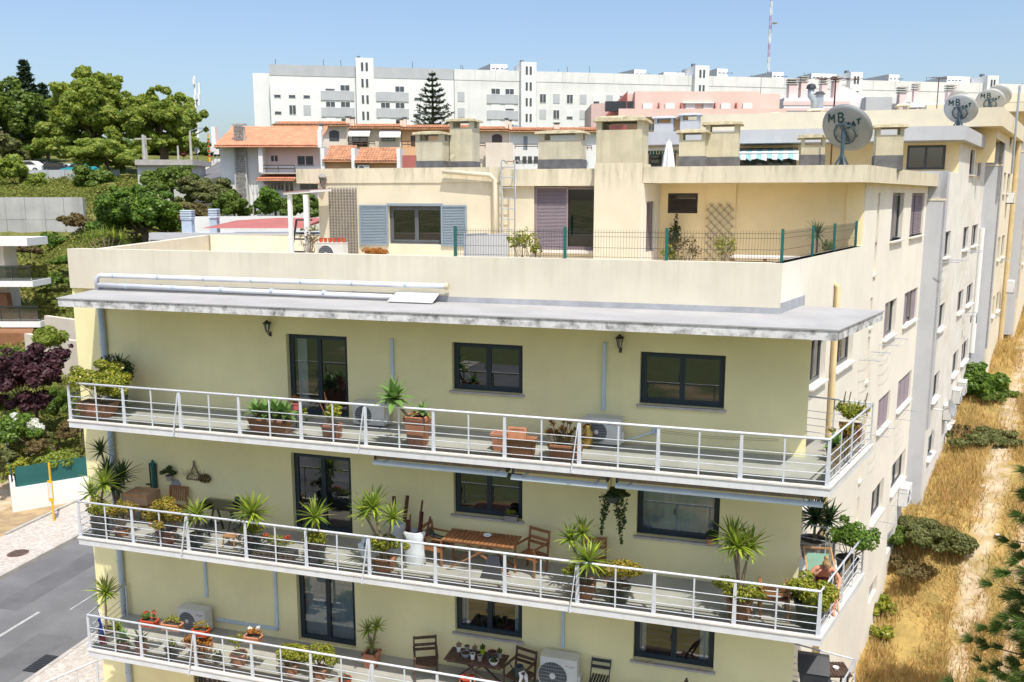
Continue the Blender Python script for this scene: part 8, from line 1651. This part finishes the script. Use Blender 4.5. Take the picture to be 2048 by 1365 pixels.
ptree('brown_bush', 'brown-green bush below the olive tree by the garden wall', 70, (400, 470), [(402, 437, 30, 28)], 3500, .26, L['brownbush'], 15, .08, 1, group=TG); ptree('shrub_tree', 'green bush at the foot of the white house', 80, (470, 440), [(470, 415, 34, 32), (500, 425, 20, 16)], 5000, .3, L['bush'], 16, .08, 1, group=TG)
ptree('hedge_bush', 'dark green bush on the slope under the retaining wall', 80, (120, 520), [(120, 482, 26, 18)], 3000, .3, L['green'], 17, .08, .6, group=TG); ptree('brown_bush', 'rusty brown bush at the right end of the retaining wall', 82, (170, 480), [(172, 448, 36, 20)], 3000, .3, L['brownbush'], 18, .08, .6, group=TG)
ptree('shrub_tree', 'green shrub rising beside the beige terrace wall', 50, (125, 720), [(125, 672, 34, 36)], 4200, .16, L['plane'], 19, .06, .8, group=TG)
ptree('purple_tree', 'purple-leaved plum tree left of the main building', 46, (75, 860), [(75, 745, 72, 62), (120, 715, 36, 34), (30, 760, 42, 52), (85, 800, 60, 36)], 15000, .17, L['purple'], 20, .12, 1.2, group=TG, lump_n=44, rr=.3)
t = ptree('oleander', 'green oleander covered in white flowers below the purple tree', 43.5, (58, 905), [(58, 850, 50, 36), (20, 845, 30, 30)], 6000, .14, L['green'], 21, .06, .5, group=TG); rg = np.random.default_rng(4); b = at(58, 850, 43.5) - t.location; k = 43.5 / FPX; P, Nn = clump_pts(rg, lumps(rg, (b.x + .3, -1.0, b.z + .2), (38 * k, 22 * k, 24 * k), 16, .35), 2200, .8); leaves_np('flowers', P, Nn, .12, L['flower_w'], t, rg, .9)
for i, (px, py, rx, ry, m_, lab) in enumerate(((30, 905, 34, 26, 'olive', 'grey-green low bush behind the green screen, left'), (80, 918, 28, 18, 'jade', 'yellow-green low bush behind the green screen'), (140, 905, 40, 28, 'plane', 'bright green bush behind the green screen, right'), (110, 880, 24, 18, 'brownbush', 'dry bush above the green screen'))): ptree('hedge_bush', lab, 41.8, (px, py + 30), [(px, py, rx, ry)], 3000, .12, L[m_], 30 + i, .04, .4, group='bushes behind the green screen')
for i, (px, py, rx, ry, m_, Y_, lab) in enumerate(((150, 800, 26, 40, 'bush', 45, 'green bush between the purple tree and the building corner'), (118, 862, 28, 18, 'olive', 44.5, 'grey-green bush right of the white oleander'), (165, 850, 22, 26, 'brownbush', 44, 'brown dry bush beside the building corner'), (10, 800, 24, 24, 'bush', 46, 'dark green bush at the left edge under the purple tree'), (20, 700, 30, 20, 'bush', 50, 'green bush below the brown wall at the left edge'), (60, 530, 40, 16, 'hill', 70, 'yellow-green scrub under the white roof slab'), (115, 560, 34, 18, 'bush', 68, 'green scrub half-way down the left hillside'), (125, 600, 28, 16, 'hill', 64, 'pale scrub above the beige terrace wall'), (60, 500, 30, 12, 'brownbush', 76, 'brown scrub at the foot of the retaining wall'), (150, 520, 26, 14, 'green', 72, 'dark scrub next to the parapet corner'))): ptree('hillside_bush', lab, Y_, (px, py + ry), [(px, py, rx, ry), (px + rx * .5, py + ry * .3, rx * .6, ry * .6)], 3200, .0038 * Y_, L[m_], 50 + i, .05, .5, group='bushes on the left slope', lump_n=26, rr=.3)
# far belt of trees on the ridge, behind the upper street
for i, (px, py, rx, ry, Y_) in enumerate(((350, 300, 40, 22, 150), (405, 300, 26, 18, 150), (436, 303, 24, 16, 148), (300, 300, 40, 24, 150), (240, 305, 40, 24, 150), (20, 310, 50, 30, 150), (100, 305, 50, 30, 150))): ptree('ridge_tree', ['Dim tree on the ridge left of the street lamp', 'Dim tree on the ridge right of the street lamp', 'Dim tree on the ridge touching the orange roof', 'Dim tree on the ridge above the double pole', 'Dim tree on the ridge above the feathery tree', 'Dim tree on the ridge at the left edge', 'Dim tree on the ridge behind the parked cars'][i], Y_, (px, py + ry), [(px, py, rx, ry)], 5000, .55, L['bush'], 80 + i, .3, 2, group='trees along the ridge', lump_n=30, rr=.3)
# fan palm behind the parapet
p = at(212, 500, 60); t = thing('fan_palm', 'fan palm fronds showing above the left end of the parapet', 'palm', p, 0, TG); rd = random.Random(3)
for i in range(9):
    a_ = -1.3 + i * .33; c_ = Vector((math.sin(a_) * 1.1, rd.uniform(-.4, .4), .4 + math.cos(a_) * .5)); mb = MB(); MB().tube([(0, 0, -1), c_], .03, 5).build('stalk', M['stem'], t)
    for j in range(13): b_ = a_ + (j - 6) * .2; sword(mb, c_, (math.sin(b_), rd.uniform(-.15, .15), math.cos(b_)), rd.uniform(.7, 1.0), .08, .5, 3)
    raw_build(mb, 'frond', L['yucca'], t)
# conifers
def conifer(name, label, Y, px, y_top, y_base, rpx, mat, tiers, seed, droop=-.25, up=False, sz=.5, per=9, nl=60, group=TG, thin=.16, vs=.6):
    b = at(px, y_base, Y); h = at(px, y_top, Y).z - b.z; r = rpx * Y / FPX; t = thing(name, label, 'tree', b, 0, group); MB().tube([(0, 0, -3), (0, 0, h)], [r * .1, r * .02], 8).build('trunk', M['bark'], t); rng = np.random.default_rng(seed); P = []; Nn = []; br = MB()
    for i in range(tiers):
        f = (i + .3) / tiers; z = h * f; ln = r * (1 - f) ** .85 * rng.uniform(.85, 1.1) + r * .05
        for k in range(per):
            a_ = k * 2 * math.pi / per + i * .7 + rng.uniform(-.15, .15); d = np.array([math.cos(a_), math.sin(a_), droop + rng.uniform(-.1, .1)]); e = np.array([0, 0, z]) + d * ln
            if up: e[2] += ln * .30
            br.tube([(0, 0, z), tuple(np.array([0, 0, z]) + d * ln * .55), tuple(e)], [r * .018, r * .014, r * .006], 4, False)
            m = int(nl * (.35 + ln / r)); tt = rng.uniform(.12, 1.0, m)[:, None]; c = np.array([0, 0, z]) + d * ln * tt; c[:, 2] += (ln * .30 * (np.clip(tt[:, 0] - .4, 0, 1) / .6) ** 2 if up else 0); c += rng.normal(size=c.shape) * ln * .05 * np.array([1, 1, vs]); P.append(c); Nn.append(rng.normal(size=c.shape) + np.array([0, 0, .6]))
    leaves_np('crown', np.vstack(P), np.vstack(Nn), sz, mat, t, rng, thin * 2.2); br.build('branch', M['bark'], t); return t
conifer('fir_tree', 'dark pointed conifer rising above the left-hand trees', 135, 62, 118, 300, 42, L['conif'], 16, 1, -.15, True, 1.0, 8, 60)
conifer('fir_tree', 'lower dark conifer right of the pointed one', 132, 95, 165, 300, 40, L['conif'], 12, 2, -.15, True, 1.0, 8, 60)
conifer('norfolk_pine', 'symmetrical star-branched pine in front of the white slab', 128, 866, 142, 262, 46, L['conif'], 11, 3, -.10, True, .5, 8, 60, None, .10, .18)
# bare little tree by the white house
p = at(507, 430, 79); t = thing('bare_tree', 'small bare grey tree at the foot of the white house', 'tree', p, 0); rd = random.Random(6); mb = MB()
def limb(b, d, ln, r, dep):
    e = b + d * ln; mb.tube([b, e], [r, r * .6], 5, False)
    if dep > 0:
        for k in range(3): limb(e, (d + Vector((rd.uniform(-.6, .6), rd.uniform(-.6, .6), rd.uniform(-.1, .5)))).normalized(), ln * .7, r * .6, dep - 1)
limb(Vector((0, 0, -1)), Vector((0, 0, 1)), 1.6, .09, 3); mb.build('branches', M['concrete'], t)
# herbs over the slope (mass that nobody could count)
def herb_patch(name, label, pts, h0, h1, mat, seed, w=.08, kind='stuff'):
    rng = np.random.default_rng(seed); n = len(pts); hgt = rng.uniform(h0, h1, n); a_ = rng.uniform(0, 2 * math.pi, n); lean = rng.normal(size=(n, 2)) * hgt[:, None] * .35; V = np.empty((n, 3, 3)); dx = np.stack([np.cos(a_), np.sin(a_)], 1) * w / 2
    V[:, 0, :2] = pts[:, :2] - dx; V[:, 1, :2] = pts[:, :2] + dx; V[:, 2, :2] = pts[:, :2] + lean; V[:, 0, 2] = V[:, 1, 2] = pts[:, 2] - .03; V[:, 2, 2] = pts[:, 2] + hgt
    o = quads_np(name, V.reshape(-1, 3), np.arange(3 * n).reshape(n, 3), mat, None); tag(o, label, 'grass', kind='stuff'); return o
rng = np.random.default_rng(12); n = 130000; X = rng.uniform(-62, -18, n); Y = 42 + 64 * rng.uniform(0, 1, n) ** 1.2; pch = np.sin(X * .9) * np.sin(Y * .7 + 1) + np.sin(X * .33 + Y * .41); hh = rng.uniform(0, 1, n) * (.25 + .35 * np.clip(pch + .6, 0, 1.6)); ok = ~((Y < 46) & (X < -27)) & ~((Y < 44) & (X > -20)) & ~((Y < 50) & (X > -14)); P = np.stack([X, Y, ground_z(X, Y) + hh], 1)[ok]
tag(leaves_np('hillside_herbs', P, rng.normal(size=P.shape) + np.array([0, 0, .8]), .27, L['hill'], None, rng, .5), 'rough green and yellow herbs covering the left hillside', 'grass', kind='stuff')
# ---------------------------------------------------------------- dry strip on the right
n = 260000; u = 7 + 55 * rng.uniform(0, 1, n) ** 1.7; v = np.where(rng.uniform(size=n) < .75, rng.uniform(.15, 9, n), rng.uniform(9, 22, n)); cl = np.sin(u * 1.3 + v * .7) + np.sin(u * .41 - v * 1.7 + 2) + np.sin(v * 2.3 + u * .2); keep = (rng.uniform(size=n) < .6 + .25 * cl) & ~((np.abs(v - 2.75 - .25 * np.sin(u * .8)) < .3) & (rng.uniform(size=n) < .8)) & ~((np.abs(v - 4.1) < .2) & (rng.uniform(size=n) < .6)); u, v = u[keep], v[keep]
X = P0.x + SD_.x * u + SN_.x * v; Y = P0.y + SD_.y * u + SN_.y * v; herb_patch('dry_grass', 'tall dry straw-coloured grass along the side of the flats', np.stack([X, Y, ground_z(X, Y)], 1), .08, .42, L['dry'], 14, .035)
def sbush(name, label, px, py, v_, r, nl, size, mat, seed, group='bushes in the dry strip'):
    # measured on the strip: slide along the ray until it meets the ground
    rr_ = ray(px, py); k = 5.0
    while k < 120:
        q = CAMP + rr_ * k
        if q.z <= gz(q.x, q.y): break
        k += .1
    return shrub(name, label, (q.x, q.y, gz(q.x, q.y) - .05), r, nl, size, mat, seed, group)
sbush('wild_bush', 'big olive-green bush against the foot of the yellow side wall', 1845, 1105, 2, (1.75, 1.25, .95), 17000, .11, L['olive'], 1); sbush('wild_bush', 'bright green part of the bush touching the wall', 1795, 1090, 1, (.8, .7, .5), 5500, .10, L['bush'], 2)
sbush('wild_bush', 'yellow-green bush at the wall foot near the bottom of the photo', 1765, 1225, 1, (.6, .7, .55), 3500, .09, L['jade'], 3); sbush('wild_bush', 'second small yellow-green bush lower down by the wall', 1748, 1275, 1, (.45, .5, .4), 2000, .09, L['jade'], 9)
sbush('wild_bush', 'dark grey-green low bush beside the dirt track', 1958, 885, 5, (1.3, 1.0, .45), 5000, .13, L['olive'], 4); sbush('wild_bush', 'bright green leafy bush at the second grey bay', 1955, 790, 2, (1.3, 1.2, 1.3), 7000, .17, L['green'], 5); sbush('wild_bush', 'dark bush in front of the leafy bush', 1985, 800, 3, (1.0, .8, .5), 3000, .15, L['bush'], 6)
sbush('wild_bush', 'pale dry bush below the big olive bush', 1830, 1150, 2, (1.1, .8, .45), 5000, .09, L['brownbush'], 7); sbush('wild_bush', 'green-brown shrub half-way along the strip', 1925, 870, 2, (.6, .6, .35), 1800, .11, L['brownbush'], 8)
for i, (px, py) in enumerate(((1967, 975), (1995, 1075), (2015, 1150))):
    q = onz(px, py, 0); rr_ = ray(px, py); k = 5.0
    while k < 90 and (CAMP + rr_ * k).z > gz((CAMP + rr_ * k).x, (CAMP + rr_ * k).y): k += .05
    q = CAMP + rr_ * k; t = thing('litter', ['White scrap of litter on the dirt track, farthest', 'White stone-like litter half-way down the dirt track', 'White crumpled litter near the pine'][i], 'litter', (q.x, q.y, gz(q.x, q.y)), i, 'litter on the dirt track'); MB().add([(-.12, -.08, .02), (.12, -.06, .04), (.1, .09, .02), (-.1, .07, .06), (0, 0, .1)], [(0, 1, 4), (1, 2, 4), (2, 3, 4), (3, 0, 4)]).build('scrap', M['white'], t)
# pine at the right edge
base = Vector((13.75, 19.6, -.4)); t = thing('pine_tree', 'long-needled pine with drooping green branches at the right edge', 'tree', base, 0); MB().tube([(0, 0, -.5), (.05, 0, 5), (0, .05, 11.6)], [.22, .16, .03], 9).build('trunk', M['bark'], t); rng = np.random.default_rng(8); P = []; D = []; br = MB()
for i in range(110):
    z = 1.5 + 9.3 * (i / 109); ln = 2.75 * (1 - (z - 1.0) / 11.2) ** .7 * rng.uniform(.75, 1.15); a_ = i * 2.4; d = np.array([math.cos(a_), math.sin(a_), .10]); tip = np.array([0, 0, z]) + d * ln; br.tube([(0, 0, z), tuple(np.array([0, 0, z]) + d * ln * .5 + np.array([0, 0, .1])), tuple(tip)], [.035, .025, .01], 5, False)
    for j in range(9):
        f = .25 + .75 * j / 8; c = np.array([0, 0, z]) + d * ln * f + rng.normal(size=3) * .12; m = 110; dd = rng.normal(size=(m, 3)) * .33 + d * .9 + np.array([0, 0, .1]); dd /= np.linalg.norm(dd, axis=1, keepdims=True); P.append(np.repeat(c[None], m, 0)); D.append(dd)
P = np.vstack(P); D = np.vstack(D); n = len(P); ln = rng.uniform(.2, .45, (n, 1)); sdv = np.cross(D, rng.normal(size=(n, 3))); sdv /= np.linalg.norm(sdv, axis=1, keepdims=True); V = np.empty((n, 3, 3)); V[:, 0] = P - sdv * .012; V[:, 1] = P + sdv * .012; V[:, 2] = P + D * ln + np.array([0, 0, -.06]) * ln / .3; quads_np('crown', V.reshape(-1, 3), np.arange(3 * n).reshape(n, 3), L['pine'], t); br.build('branch', M['bark'], t)
